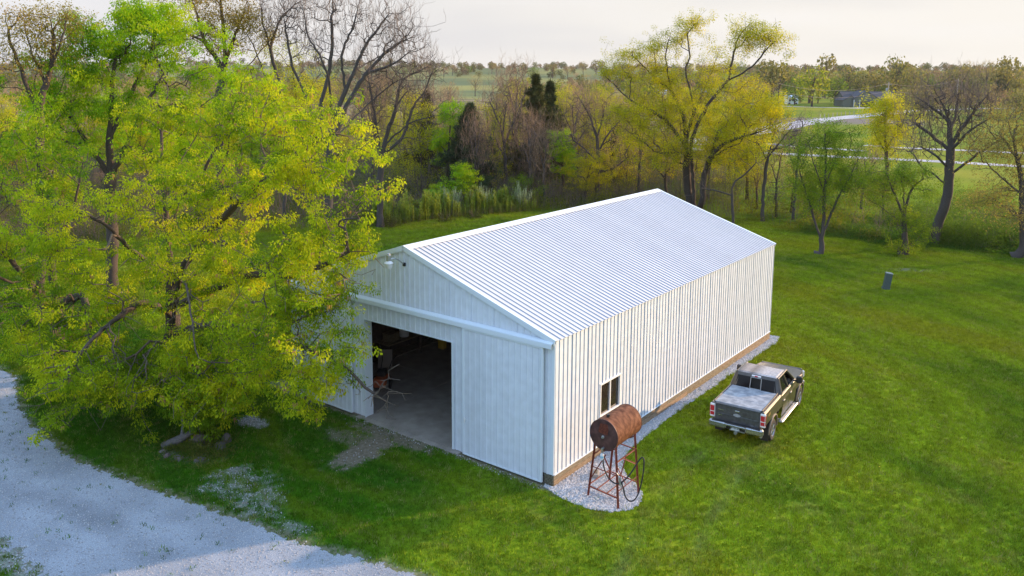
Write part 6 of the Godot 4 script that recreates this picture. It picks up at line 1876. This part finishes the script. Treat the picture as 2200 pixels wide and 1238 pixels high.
func brush() -> void:
	var stick := stick_spray(21, 13, 1.0, 0.012)
	var leaf := spray(22, 16, 0.6, 0.13, 0.2, 0.45)
	var w: Array[Transform3D] = []
	var c := PackedColorArray()
	var w2: Array[Transform3D] = []
	var c2 := PackedColorArray()
	for k in 26000:
		var u := rnd(-0.72, 0.72)
		var back := pow(rng.randf(), 1.3) * 40.0
		var right := smoothstep(0.42, 0.52, u)
		if back > 16.0 and u > 0.31: continue
		if rng.randf() < maxf(right * 0.85, smoothstep(0.24, 0.31, u) * 0.85): continue
		var p := spot(u, edge_at(u) + back + 0.4)
		var lump := 0.5 + fine.get_noise_2d(p.x * 9, p.z * 9)
		var h := lump * rnd(0.2, 2.2 + 3.0 * smoothstep(3.0, 10.0, back)) * smoothstep(0.0, 3.0, back) * (1.0 - 0.7 * right)
		p.y += h * 0.7
		var s := rnd(0.7, 1.7) * (0.45 + 0.55 * smoothstep(0.0, 2.5, back))
		w.append(Transform3D(Basis(Vector3.UP, rnd(0, TAU)) * Basis(Vector3.RIGHT, rnd(-0.7, 0.7)) * Basis.from_scale(Vector3.ONE * s), p))
		c.append(Color(0.19, 0.135, 0.105).lerp(Color(0.14, 0.12, 0.10), rng.randf()) * rnd(0.7, 1.25))
	for k in 34000:
		var u := rnd(-0.72, 0.72)
		var right := smoothstep(0.40, 0.50, u)
		var back := pow(rng.randf(), 1.6) * lerpf(26.0, 30.0, right)
		var p := spot(u, edge_at(u) + back)
		var lump := 0.5 + fine.get_noise_2d(p.x * 8 + 400, p.z * 8)
		if lump < 0.42 - 0.2 * right: continue
		p.y += lump * rnd(0.0, 1.9 + 2.2 * smoothstep(4.0, 12.0, back)) * smoothstep(-0.5, 3.0, back) * (1.0 - 0.45 * right)
		w2.append(Transform3D(Basis(Vector3.UP, rnd(0, TAU)) * Basis.from_scale(Vector3.ONE * rnd(0.5, 1.25) * (0.5 + 0.5 * smoothstep(0.0, 2.5, back))), p))
		var col := Color(0.09, 0.16, 0.016).lerp(Color(0.26, 0.28, 0.022), clampf(lump + rnd(-0.4, 0.3), 0, 1))
		if u > 0.2 and u < 0.45: col = col.lerp(Color(0.40, 0.29, 0.04), rng.randf() * 0.55)
		col = col.lerp(Color(0.09, 0.18, 0.03), right * 0.6)
		c2.append(col * rnd(0.75, 1.25))
	for k in 15000:      # tall weeds on the right, between the lawn and the slope
		var u := rnd(0.36, 0.74)
		var back := rnd(0.0, 11.0)
		var p := spot(u, edge_at(u) + back)
		var lump := 0.5 + fine.get_noise_2d(p.x * 10 + 90, p.z * 10)
		p.y += lump * rnd(0.0, 2.1) * smoothstep(-0.3, 2.0, back) * (0.5 + 0.5 * smoothstep(0.42, 0.5, u))
		w2.append(Transform3D(Basis(Vector3.UP, rnd(0, TAU)) * Basis.from_scale(Vector3.ONE * rnd(0.5, 1.2)), p))
		c2.append(Color(0.07, 0.17, 0.02).lerp(Color(0.17, 0.27, 0.035), clampf(lump + rnd(-0.3, 0.3), 0, 1)) * rnd(0.75, 1.2))
	var o := scatter("bare_brush", stick, w, c, self)
	tag(o, "leafless brown brush and brambles along the wood's edge behind the lawn", "brush")
	o = scatter("green_undergrowth", leaf, w2, c2, self)
	tag(o, "green leafy undergrowth and weeds along the wood's edge behind the lawn", "undergrowth")
	# row of upright shoots behind the left end of the barn
	var r := RandomNumberGenerator.new()
	r.seed = 12
	var b := MB.new()
	b.tube(PackedVector3Array([Vector3.ZERO, Vector3(0.03, 0.6, 0.02), Vector3(0.0, 1.25, 0)]), PackedFloat32Array([0.014, 0.01, 0.004]), 3)
	for k in 54:
		var y := r.randf_range(0.2, 1.35)
		var a := r.randf_range(0, TAU)
		var d := Vector3(cos(a), 0.9, sin(a)).normalized()
		var s := Vector3(-sin(a), 0, cos(a)) * 0.02
		b.tri(Vector3(0, y, 0) - s, Vector3(0, y, 0) + s, Vector3(0, y, 0) + d * 0.2)
	var shoot := b.mesh(M.leaf)
	w = []
	c = PackedColorArray()
	for k in 2000:
		var u := rnd(-0.17, 0.03)
		var p := spot(u, edge_at(u) + 0.6 + pow(rng.randf(), 1.3) * 4.0)
		var lump := clampf(0.62 + 1.0 * fine.get_noise_2d(p.x * 26, p.z * 26), 0.42, 1.1)
		var s := rnd(0.8, 1.5) * lump * (1.0 - 0.35 * smoothstep(-0.02, 0.02, u))
		w.append(Transform3D(Basis(Vector3.UP, rnd(0, TAU)) * Basis(Vector3.RIGHT, rnd(-0.14, 0.14)) * Basis.from_scale(Vector3(1.1, 1.2, 1.1) * s), p))
		c.append(Color(0.44, 0.48, 0.06).lerp(Color(0.24, 0.40, 0.06), rng.randf()).lerp(Color(0.20, 0.14, 0.09), rng.randf() * 0.35))
	o = scatter("sapling_thicket", shoot, w, c, self)
	tag(o, "thicket of upright yellowish shoots at the lawn edge left of the barn roof", "thicket")
	var names := ["silvery green willow shrub, leftmost of the three in the thicket", "silvery green willow shrub in the middle of the three in the thicket", "silvery green willow shrub nearest the barn ridge, rightmost of three"]
	for k in 3:
		var t := thing("willow_shrub", names[k], "shrub", spot([-0.075, -0.036, 0.012][k], [72.5, 73.5, 75.0][k]), 0.0, "willow shrubs in the thicket")
		var st := MB.new()
		st.tint = Color(0.2, 0.19, 0.14)
		w = []
		c = PackedColorArray()
		for j in 34:
			var a := rnd(0, TAU)
			var out := Vector3(cos(a), 0, sin(a)) * rnd(0.3, 1.3)
			var top := out + Vector3.UP * rnd(1.3, 2.6)
			st.tube(PackedVector3Array([out * 0.1, out * 0.45 + Vector3.UP * top.y * 0.6, top]), PackedFloat32Array([0.02, 0.014, 0.004]), 3)
			for q in 6:
				var v := 0.3 + 0.7 * q / 6.0
				w.append(Transform3D(Basis(Vector3.UP, rnd(0, TAU)) * Basis(Vector3.RIGHT, rnd(-0.3, 0.3)) * Basis.from_scale(Vector3.ONE * 0.45), (out * 0.1).lerp(top, v) - Vector3(0, 0.2, 0)))
				c.append(Color(0.46, 0.54, 0.38) * rnd(0.8, 1.3))
		part("stems", st.mesh(M.twig), t, "", "stuff")
		scatter("foliage", shoot, w, c, t)
	names = ["round olive bush at the left foot of the thicket", "low dark olive bush under the middle of the thicket", "small dark green bush at the thicket's front, near the barn ridge"]
	for k in 3:
		var t := thing("bush", names[k], "bush", spot([-0.148, -0.083, -0.047][k], [66.8, 69.3, 70.8][k]), 0.0, "low bushes before the thicket")
		w = []
		c = PackedColorArray()
		for j in 170:
			var d := Vector3(rng.randfn(), absf(rng.randfn()), rng.randfn()).normalized() * pow(rng.randf(), 0.5) * Vector3(0.9, [1.4, 0.9, 0.75][k], 0.9)
			w.append(Transform3D(Basis(Vector3.UP, rnd(0, TAU)) * Basis.from_scale(Vector3.ONE * rnd(0.35, 0.6)), d))
			c.append(Color(0.12, 0.12, 0.03).lerp(Color(0.07, 0.10, 0.03), k * 0.5) * rnd(0.7, 1.3))
		scatter("foliage", leaf, w, c, t)
		var st := MB.new()
		st.tint = Color(0.15, 0.12, 0.09)
		for j in 9:
			var a := rnd(0, TAU)
			st.tube(PackedVector3Array([Vector3.ZERO, Vector3(cos(a) * 0.6, 0.7, sin(a) * 0.6)]), PackedFloat32Array([0.02, 0.006]), 3)
		part("stems", st.mesh(M.twig), t, "", "stuff")

func far_tree(called: String, label: String, at: Vector3, k: int, size: float, turn: float, tall := 1.0, group := "") -> void:
	if not far_kinds.has(k):
		var specs := [
			[10.0, 4.6, 620, 0.55, [Color(0.136, 0.204, 0.020), Color(0.442, 0.442, 0.034)], 0.12, false],
			[9.0, 4.0, 560, 0.5, [Color(0.085, 0.153, 0.020), Color(0.204, 0.289, 0.034)], 0.1, false],
			[10.0, 4.0, 620, 0.5, [Color(0.238, 0.187, 0.102), Color(0.442, 0.340, 0.153)], 0.25, true],
			[11.0, 3.6, 260, 0.6, [Color(0.136, 0.136, 0.051), Color(0.306, 0.272, 0.085)], 0.45, false],
			[9.0, 4.4, 620, 0.5, [Color(0.374, 0.221, 0.153), Color(0.544, 0.323, 0.221)], 0.15, true],
			[9.0, 2.2, 460, 0.5, [Color(0.051, 0.076, 0.037), Color(0.102, 0.128, 0.051)], 0.02, false],
			[10.5, 4.4, 640, 0.5, [Color(0.153, 0.170, 0.051), Color(0.289, 0.272, 0.085)], 0.1, false]]
		var s: Array = specs[k]
		far_kinds[k] = [far_crown(50 + k, s[0], s[1], s[2], s[3], s[4], s[5], s[6]).mesh(M.leaf), far_trunk(s[0], s[1], 80 + k).mesh(M.bark)]
	var t := thing(called, label, "tree", at, turn, group)
	part("trunk", far_kinds[k][1], t)
	part("crown", far_kinds[k][0], t)
	t.scale = Vector3(size, size * tall, size)

var far_kinds := {}

func gable(called: String, label: String, at: Vector3, turn: float, size: Vector3, rise: float, wall: Material, roof: Material, windows: Array, doors: Array) -> Node3D:
	# ridge along x; windows and doors: [x, y, w, h] on the front face (+z)
	var t := thing(called, label, "building", at, turn)
	var b := MB.new()
	b.box(Vector3(0, size.y / 2, 0), size)
	for s in [-1.0, 1.0]:
		var q := [Vector3(s * size.x / 2, size.y, size.z / 2), Vector3(s * size.x / 2, size.y, -size.z / 2), Vector3(s * size.x / 2, size.y + rise, 0)]
		if s > 0: b.tri(q[0], q[1], q[2])
		else: b.tri(q[1], q[0], q[2])
	part("wall", b.mesh(wall), t)
	b = MB.new()
	for s in [-1.0, 1.0]:
		var run := sqrt(rise * rise + size.z * size.z / 4) + 0.35
		b.box(Vector3(0, size.y + rise * 0.5 + 0.03, s * (size.z / 4 + 0.05)), Vector3(size.x + 0.7, 0.14, run), Basis(Vector3.RIGHT, s * atan2(rise, size.z / 2)))
	part("roof", b.mesh(roof), t)
	for e in windows:
		var w := Node3D.new(); w.name = "window"
		var k := 0
		while t.has_node(NodePath(String(w.name))): k += 1; w.name = "window_%03d" % k
		t.add_child(w)
		b = MB.new()
		b.box(Vector3(e[0], e[1], size.z / 2 + 0.03), Vector3(e[2] + 0.2, e[3] + 0.2, 0.06))
		part("frame", b.mesh(M.white_paint), w)
		b = MB.new()
		b.box(Vector3(e[0], e[1], size.z / 2 + 0.05), Vector3(e[2], e[3], 0.06))
		part("pane", b.mesh(M.dark_glass), w)
	for e in doors:
		b = MB.new()
		b.box(Vector3(e[0], e[1], size.z / 2 + 0.03), Vector3(e[2], e[3], 0.08))
		part("garage_door", b.mesh(M.black_plastic), t)
	return t

func horizon() -> void:
	var face := 0.653
	# house with garage
	var hp := spot(0.425, 385)
	var t := gable("house", "dark green grey house with wide gables and an open garage beyond the road", hp, face, Vector3(22, 3.2, 11), 3.0, M.siding_green, M.shingle, [[6.5, 1.7, 1.8, 1.3], [9.2, 1.7, 1.2, 1.3]], [])
	var b := MB.new()
	for e in [[-3.6, 11.0, 3.2, 3.4, 8.6], [-9.6, 6.4, 2.7, 1.9, 7.2]]:   # x, width, wall height, rise, how far the front stands out
		b.box(Vector3(e[0], e[2] / 2, 5.0 + e[4] / 4), Vector3(e[1], e[2], e[4] / 2))
		var z: float = 5.0 + e[4] / 2 + 0.002
		b.tri(Vector3(e[0] - e[1] / 2, e[2], z), Vector3(e[0] + e[1] / 2, e[2], z), Vector3(e[0], e[2] + e[3], z))
	part("front_gable", b.mesh(M.siding_green), t)
	b = MB.new()
	for e in [[-3.6, 11.0, 3.2, 3.4, 8.6], [-9.6, 6.4, 2.7, 1.9, 7.2]]:
		for s in [-1.0, 1.0]:
			var run := sqrt(e[3] * e[3] + e[1] * e[1] / 4) + 0.4
			b.box(Vector3(e[0] + s * (e[1] / 4 + 0.06), e[2] + e[3] / 2 + 0.05, 2.5 + e[4] / 4), Vector3(run, 0.16, 5.4 + e[4] / 2), Basis(Vector3.BACK, -s * atan2(e[3], e[1] / 2)))
	part("gable_roof", b.mesh(M.shingle), t)
	for e in [[-3.0, 5.6], [4.2, 4.2]]:
		b = MB.new()
		b.box(Vector3(e[0], 1.25, 9.34 if e[0] < 0 else 5.54), Vector3(e[1], 2.4, 0.06))
		part("garage_door", b.mesh(M.black_plastic), t)
	for x in [-8.6, -6.2, 0.4, 1.4]:
		b = MB.new()
		b.box(Vector3(x, 1.5, 9.4), Vector3(0.22, 3.0, 0.14))
		part("post", b.mesh(M.white_paint), t)
	ribbon("house_drive", [Vector2(hp.x + 6.0, hp.z + 12.0), Vector2(hp.x - 2, hp.z + 26), Vector2(hp.x - 30, hp.z + 24), Vector2(hp.x - 46, hp.z + 14)], 5.0, M.road, 0.05)
	t = gable("trailer", "white box trailer with dark openings left of the far house", spot(0.336, 400), face + 0.1, Vector3(5.2, 3.4, 3.2), 0.5, M.white_paint, M.white_trim, [[-1.4, 2.0, 0.8, 1.4], [0.2, 1.9, 1.2, 0.7], [1.7, 1.9, 0.6, 0.7]], [])
	b = MB.new()
	for x in [-1.6, 1.6]: b.lathe(Vector3(x, 0.3, 1.5), Vector3.BACK, [[0.0, 0.0], [0.0, 0.45], [0.3, 0.45], [0.3, 0.0]], 12)
	part("wheels", b.mesh(M.tyre), t, "", "stuff")
	gable("white_building", "long white building glimpsed through the tall locust's left limbs", spot(0.168, 430), face - 0.2, Vector3(14, 3.4, 8), 2.0, M.white_paint, M.white_trim, [[-4, 1.8, 1.4, 1.2], [0, 1.8, 1.4, 1.2], [4, 1.8, 1.4, 1.2]], [])
	gable("blue_roofed_building", "white building with a blue roof glimpsed through the tall locust's middle", spot(0.238, 430), face, Vector3(13, 3.2, 9), 2.8, M.white_paint, M.blue_roof, [[-3, 1.8, 1.3, 1.2], [2.5, 1.8, 1.3, 1.2]], [])
	gable("small_shed", "tiny white shed beside the lane seen right of the tall locust", spot(0.296, 150), face, Vector3(0.9, 1.3, 0.9), 0.3, M.white_paint, M.shingle, [[0, 0.8, 0.3, 0.4]], [])
	# roads
	ribbon("country_road", [Vector2(-54, -120), Vector2(-56, -150), Vector2(-58, -185), Vector2(-59.5, -230), Vector2(-58, -271), Vector2(-55, -318), Vector2(-46, -360), Vector2(-20, -400)], 8.0, M.road, 0.04)
	ribbon("lane", [Vector2(-56, -109), Vector2(-48.4, -111.3), Vector2(-38.7, -111.9), Vector2(-30.1, -113.5), Vector2(-23.2, -114.6), Vector2(-14.9, -116.5), Vector2(-5.6, -117.6), Vector2(10, -117), Vector2(40, -112)], 3.4, M.road, 0.03)
	ribbon("side_lane", [Vector2(-56, -142), Vector2(-49.2, -138.2), Vector2(-43.8, -133.8), Vector2(-34.5, -129.6), Vector2(-24, -128)], 2.6, M.road, 0.03)
	ribbon("pale_yard", [Vector2(-27, -140), Vector2(-18, -139.5), Vector2(-10, -141), Vector2(0, -142), Vector2(12, -141)], 2.6, M.road, 0.03)
	# power line
	var poles := [spot(0.318, 255), spot(0.452, 283), spot(0.535, 305)]
	var tops: Array = []
	var said := ["wooden power pole with a transformer beside the yellow tree", "slim wooden power pole behind the bare twin trunked tree"]
	for k in 3:
		var top := Vector3(poles[k].x, [10.6, 10.6, 11.8][k], poles[k].z)
		tops.append(top)
		if k == 0: continue
		var p := thing("power_pole", said[k - 1], "power pole", poles[k])
		b = MB.new()
		b.tube(PackedVector3Array([Vector3(0, -0.5, 0), Vector3(0, top.y - poles[k].y + 0.2, 0)]), PackedFloat32Array([0.19, 0.14]), 8, true)
		part("pole", b.mesh(M.pole_wood), p)
		b = MB.new()
		b.box(Vector3(0, top.y - poles[k].y - 0.5, 0), Vector3(1.8, 0.14, 0.14), Basis(Vector3.UP, 0.4))
		part("crossarm", b.mesh(M.pole_wood), p)
		if k == 1:
			b = MB.new()
			b.lathe(Vector3(-0.45, top.y - 2.6, 0.1), Vector3.UP, [[0, 0.0], [0, 0.3], [0.9, 0.3], [1.0, 0.0]], 12)
			part("transformer", b.mesh(M.galvanised), p)
	for k in 2:
		for j in 2:
			var a: Vector3 = tops[k] - Vector3(0, j * 2.2 + 0.1, 0)
			var c: Vector3 = tops[k + 1] - Vector3(0, j * 2.2 + 0.1, 0)
			var p := PackedVector3Array(); var q := PackedFloat32Array()
			for m in 25:
				var u := m / 24.0
				p.append(a.lerp(c, u) - Vector3.UP * 4.0 * u * (1.0 - u) * [2.2, 1.4][k]); q.append(0.034)
			b = MB.new()
			b.tube(p, q, 5)
			var o := part("power_line", b.mesh(M.wire), self)
			tag(o, ["upper sunlit wire sagging left of the transformer pole", "lower sunlit wire sagging left of the transformer pole", "upper sunlit wire rising right of the transformer pole", "lower sunlit wire rising right of the transformer pole"][k * 2 + j], "power line", "power lines beyond the lawn")
	# fence posts by the road
	for k in 16:
		var p := spot(lerpf(0.372, 0.448, k / 15.0), lerpf(262, 330, k / 15.0))
		b = MB.new()
		b.box(Vector3(0, 0.6, 0), Vector3(0.16, 1.3, 0.16), Basis(Vector3.UP, k), 0.02)
		var o := part("fence_post", b.mesh(M.pole_wood), self)
		o.position = p
		tag(o, "short wooden fence post along the far side of the country road", "fence post", "fence posts along the country road")
	# bales and brush heaps in the meadow
	for k in 2:
		t = thing("hay_bale", ["brown round bale in the meadow, the left of two", "dark round bale in the meadow, the right of two"][k], "bale", spot([0.319, 0.345][k], [186, 184][k]), 0.4 + k, "bales in the meadow")
		b = MB.new()
		b.lathe(Vector3(0, 0.75, -0.7), Vector3.BACK, [[0, 0.0], [0.03, 0.65], [0.1, 0.75], [1.3, 0.75], [1.37, 0.65], [1.4, 0.0]], 16)
		part("roll", b.mesh(M.hay), t)
		b = MB.new()
		for z in [-0.45, 0.0, 0.45]: b.lathe(Vector3(0, 0.75, z), Vector3.BACK, [[0, 0.757], [0.04, 0.757]], 16)
		part("twine", b.mesh(M.dark_wood), t)
	t = thing("brush_heap", "grey brown heap of cut branches beside the lane", "brush heap", spot(0.338, 147))
	var w: Array[Transform3D] = []
	var c := PackedColorArray()
	for k in 260:
		var a := rnd(0, TAU)
		var q := rng.randf()
		w.append(Transform3D(Basis(Vector3.UP, a) * Basis(Vector3.RIGHT, rnd(0.5, 1.4)) * Basis.from_scale(Vector3.ONE * rnd(1.0, 2.0)), Vector3(cos(a) * q * 3.6, (1.0 - q) * 2.4, sin(a) * q * 2.2)))
		c.append(Color(0.17, 0.13, 0.11) * rnd(0.7, 1.3))
	scatter("branches", stick_spray(31, 9, 1.2, 0.02), w, c, t)
	# trees round the far house
	far_tree("far_tree", "big sunlit yellow green tree left of the far house", spot(0.361, 372), 0, 1.75, 0.3)
	far_tree("far_tree", "darker green tree close on the left of the far house", spot(0.388, 392), 1, 1.4, 1.3)
	far_tree("far_tree", "dark green low crowned tree on the left of the big sunlit tree", spot(0.340, 388), 1, 1.35, 2.3)
	far_tree("far_tree", "tan leafed tall tree right of the tall locust, above the white trailer", spot(0.312, 330), 3, 1.75, 2.0, 1.0)
	# tree line behind the house and to the right
	for k in 76:
		var u := lerpf(0.30, 0.74, (k + rnd(0, 0.8)) / 76.0)
		var kind: int = [3, 6, 2, 3, 6, 1, 2, 6, 5, 3][k % 10]
		far_tree("far_tree", "tree in the hazy belt of trees behind the far house", spot(u, rnd(410, 540)), kind, rnd(1.0, 1.75), rnd(0, TAU), rnd(0.75, 1.45), "belt of trees behind the far house")
	for k in 46:
		var u := rnd(0.47, 0.75)
		far_tree("far_tree", "tree in the grey brown wood at the right beyond the road", spot(u, rnd(290, 400)), [2, 6, 4, 6, 2][k % 5], rnd(0.75, 1.15), rnd(0, TAU), rnd(0.8, 1.0), "grey brown wood beyond the road")
	# hedgerows and woods of the hill in the middle
	var hill := [
		[0.07, 330, 4, 1.15, "reddish brown tree at the foot of the green hill"], [0.115, 340, 4, 1.2, "reddish round tree right of the green hill"], [0.09, 380, 2, 1.3, "grey brown tree between the two reddish trees"],
		[0.165, 300, 6, 1.35, "broad olive crowned tree behind the yellow wood trees"], [0.145, 345, 0, 1.3, "sunlit yellow topped tree beside the broad olive tree"], [0.03, 420, 2, 1.1, "tan bare tree below the green hill pasture"],
		[-0.045, 470, 2, 1.2, "dark bare tree standing in the hill pasture"], [-0.075, 330, 2, 1.0, "brown tree on the near edge of the hill pasture"], [-0.1, 345, 4, 0.9, "rusty bare tree left of the hill pasture"], [-0.125, 360, 2, 1.0, "grey tree left of the rusty bare tree by the pasture"],
		[-0.015, 560, 2, 0.9, "small bare tree on the middle of the hill pasture"], [0.0, 575, 3, 0.8, "small tree right beside the bare tree on the hill pasture"], [-0.018, 390, 5, 0.45, "small dark evergreen at the edge of the brown field"]]
	for e in hill: far_tree("far_tree", e[4], spot(e[0], e[1]), e[2], e[3], e[1] * 0.7)
	for k in 40:
		far_tree("far_tree", "tree in the hedgerow along the top of the distant hill", spot(lerpf(-0.16, 0.3, (k + rnd(0, 0.9)) / 40.0), rnd(760, 900)), [2, 3, 1, 6, 3, 2, 4][k % 7], rnd(0.8, 1.6), rnd(0, TAU), rnd(0.8, 1.0), "hedgerow on the distant hilltop")
	for k in 80:
		far_tree("far_tree", "brown tree of the wood on the far left hillside", spot(rnd(-0.72, -0.12), rnd(240, 420)), [2, 4, 2, 6, 0][k % 5], rnd(0.8, 1.3), rnd(0, TAU), rnd(0.8, 1.1), "wood on the far left hillside")
	for k in 60:
		var u := rnd(-0.01, 0.31)
		far_tree("far_tree", "tree of the rolling wood between the field and the skyline", spot(u, rnd(170, 420)), [2, 6, 0, 4, 1, 2, 6][k % 7], rnd(0.8, 1.15), rnd(0, TAU), rnd(0.8, 1.1), "rolling wood below the skyline")
	# the woods of the skyline, one mass
	var ws: Array[Transform3D] = []
	var cs := PackedColorArray()
	var crown := far_crown(99, 10.0, 5.0, 260, 1.1, [Color(0.75, 0.75, 0.75), Color(1.2, 1.2, 1.2)], 0.0).mesh(M.leaf)
	for k in 1500:
		var u := rnd(-0.78, 0.78)
		var d := rnd(620, 1500) if rng.randf() < 0.75 else rnd(480, 640)
		if u > -0.14 and u < 0.06 and d < 790: continue
		if absf(u - 0.38) < 0.06 and d < 600: continue
		var p := spot(u, d)
		ws.append(Transform3D(Basis(Vector3.UP, rnd(0, TAU)) * Basis.from_scale(Vector3(1, rnd(0.7, 1.1), 1) * rnd(0.55, 1.05)), p))
		cs.append([Color(0.238, 0.187, 0.119), Color(0.170, 0.187, 0.068), Color(0.289, 0.204, 0.145), Color(0.119, 0.153, 0.051)][k % 4] * rnd(0.8, 1.2))
	var o := scatter("skyline_woods", crown, ws, cs, self)
	tag(o, "distant woods of bare and green trees along the skyline", "woods")

func sky_picture() -> ImageTexture:
	var w := 768
	var h := 384
	var im := Image.create(w, h, false, Image.FORMAT_RGBAF)
	var cl := FastNoiseLite.new()
	cl.frequency = 1.0
	cl.fractal_octaves = 5
	cl.seed = 5
	var sun := sun_dir()
	for y in h:
		var el := PI * (0.5 - (y + 0.5) / h)
		var s := maxf(sin(el), 0.0)
		for x in w:
			var az := (x + 0.5) / w * TAU
			var d := Vector3(sin(az) * cos(el), sin(el), -cos(az) * cos(el))
			var near := d.dot(sun)
			var c := Color(0.49, 0.495, 0.525).lerp(Color(0.655, 0.625, 0.575), smoothstep(-0.35, 0.9, near))
			c = c.lerp(Color(0.55, 0.86, 1.38), smoothstep(0.10, 0.75, s))
			c = c.lerp(Color(0.52, 0.88, 1.42), clampf(-near, 0, 1) * 0.75 * smoothstep(0.0, 0.2, s))
			var p := Vector3(d.x, d.y * 13.0, d.z) * 1.9
			var k := clampf(cl.get_noise_3dv(p) * 1.6, -0.6, 1.0) * smoothstep(0.0, 0.03, s)
			c = c.lerp(Color(0.66, 0.64, 0.63), maxf(k, 0.0) * 0.7)
			c = c.lerp(Color(0.47, 0.47, 0.50), maxf(-k, 0.0) * 0.55)
			im.set_pixel(x, y, Color(c.r, c.g, c.b, 1.0))
	return ImageTexture.create_from_image(im)

func sun_dir() -> Vector3:
	var a := deg_to_rad(31.0)
	var e := deg_to_rad(16.0)
	return Vector3(sin(a) * cos(e), sin(e), -cos(a) * cos(e))

func _ready() -> void:
	rng.seed = 77
	fine.noise_type = FastNoiseLite.TYPE_SIMPLEX_SMOOTH
	fine.frequency = 0.02
	fine.fractal_octaves = 3
	wide.noise_type = FastNoiseLite.TYPE_SIMPLEX_SMOOTH
	wide.frequency = 0.008
	wide.seed = 9
	# camera: level-line lens shift as in the photograph
	var cam := Camera3D.new()
	cam.name = "camera"
	add_child(cam)
	cam.transform = Transform3D(Basis(RIGHT, UPW, -AHEAD), EYE)
	cam.projection = Camera3D.PROJECTION_FRUSTUM
	cam.near = 0.5
	cam.far = 6000.0
	cam.size = 2.0 * 619.0 / 1771.44 * 0.5
	cam.frustum_offset = Vector2(0, -189.77 / 1771.44 * 0.5)
	cam.current = true
	# sky, sun, exposure
	var env := Environment.new()
	env.background_mode = Environment.BG_SKY
	var sk := Sky.new()
	var pm := PanoramaSkyMaterial.new()
	pm.panorama = sky_picture()
	sk.sky_material = pm
	env.sky = sk
	env.tonemap_mode = Environment.TONE_MAPPER_LINEAR
	env.tonemap_exposure = 1.5
	env.background_energy_multiplier = 1.0
	env.fog_enabled = true
	env.fog_density = 0.0001
	env.fog_light_color = Color(0.95, 0.90, 0.86)
	env.sdfgi_enabled = true
	env.ssao_enabled = true
	env.ssil_enabled = true
	var we := WorldEnvironment.new()
	we.name = "environment"
	we.environment = env
	add_child(we)
	var sun := DirectionalLight3D.new()
	sun.name = "sun"
	sun.light_energy = 1.6
	sun.light_color = Color(1.0, 0.84, 0.66)
	sun.light_angular_distance = 1.0
	sun.shadow_enabled = true
	add_child(sun)
	sun.transform = Transform3D(Basis.looking_at(-sun_dir(), Vector3.UP), Vector3(0, 40, 0))
	make_materials()
	grounds()
	barn()
	fuel_tank()
	pickup()
	pedestal()
	rocks()
	make_kinds()
	named_trees()
	woods()
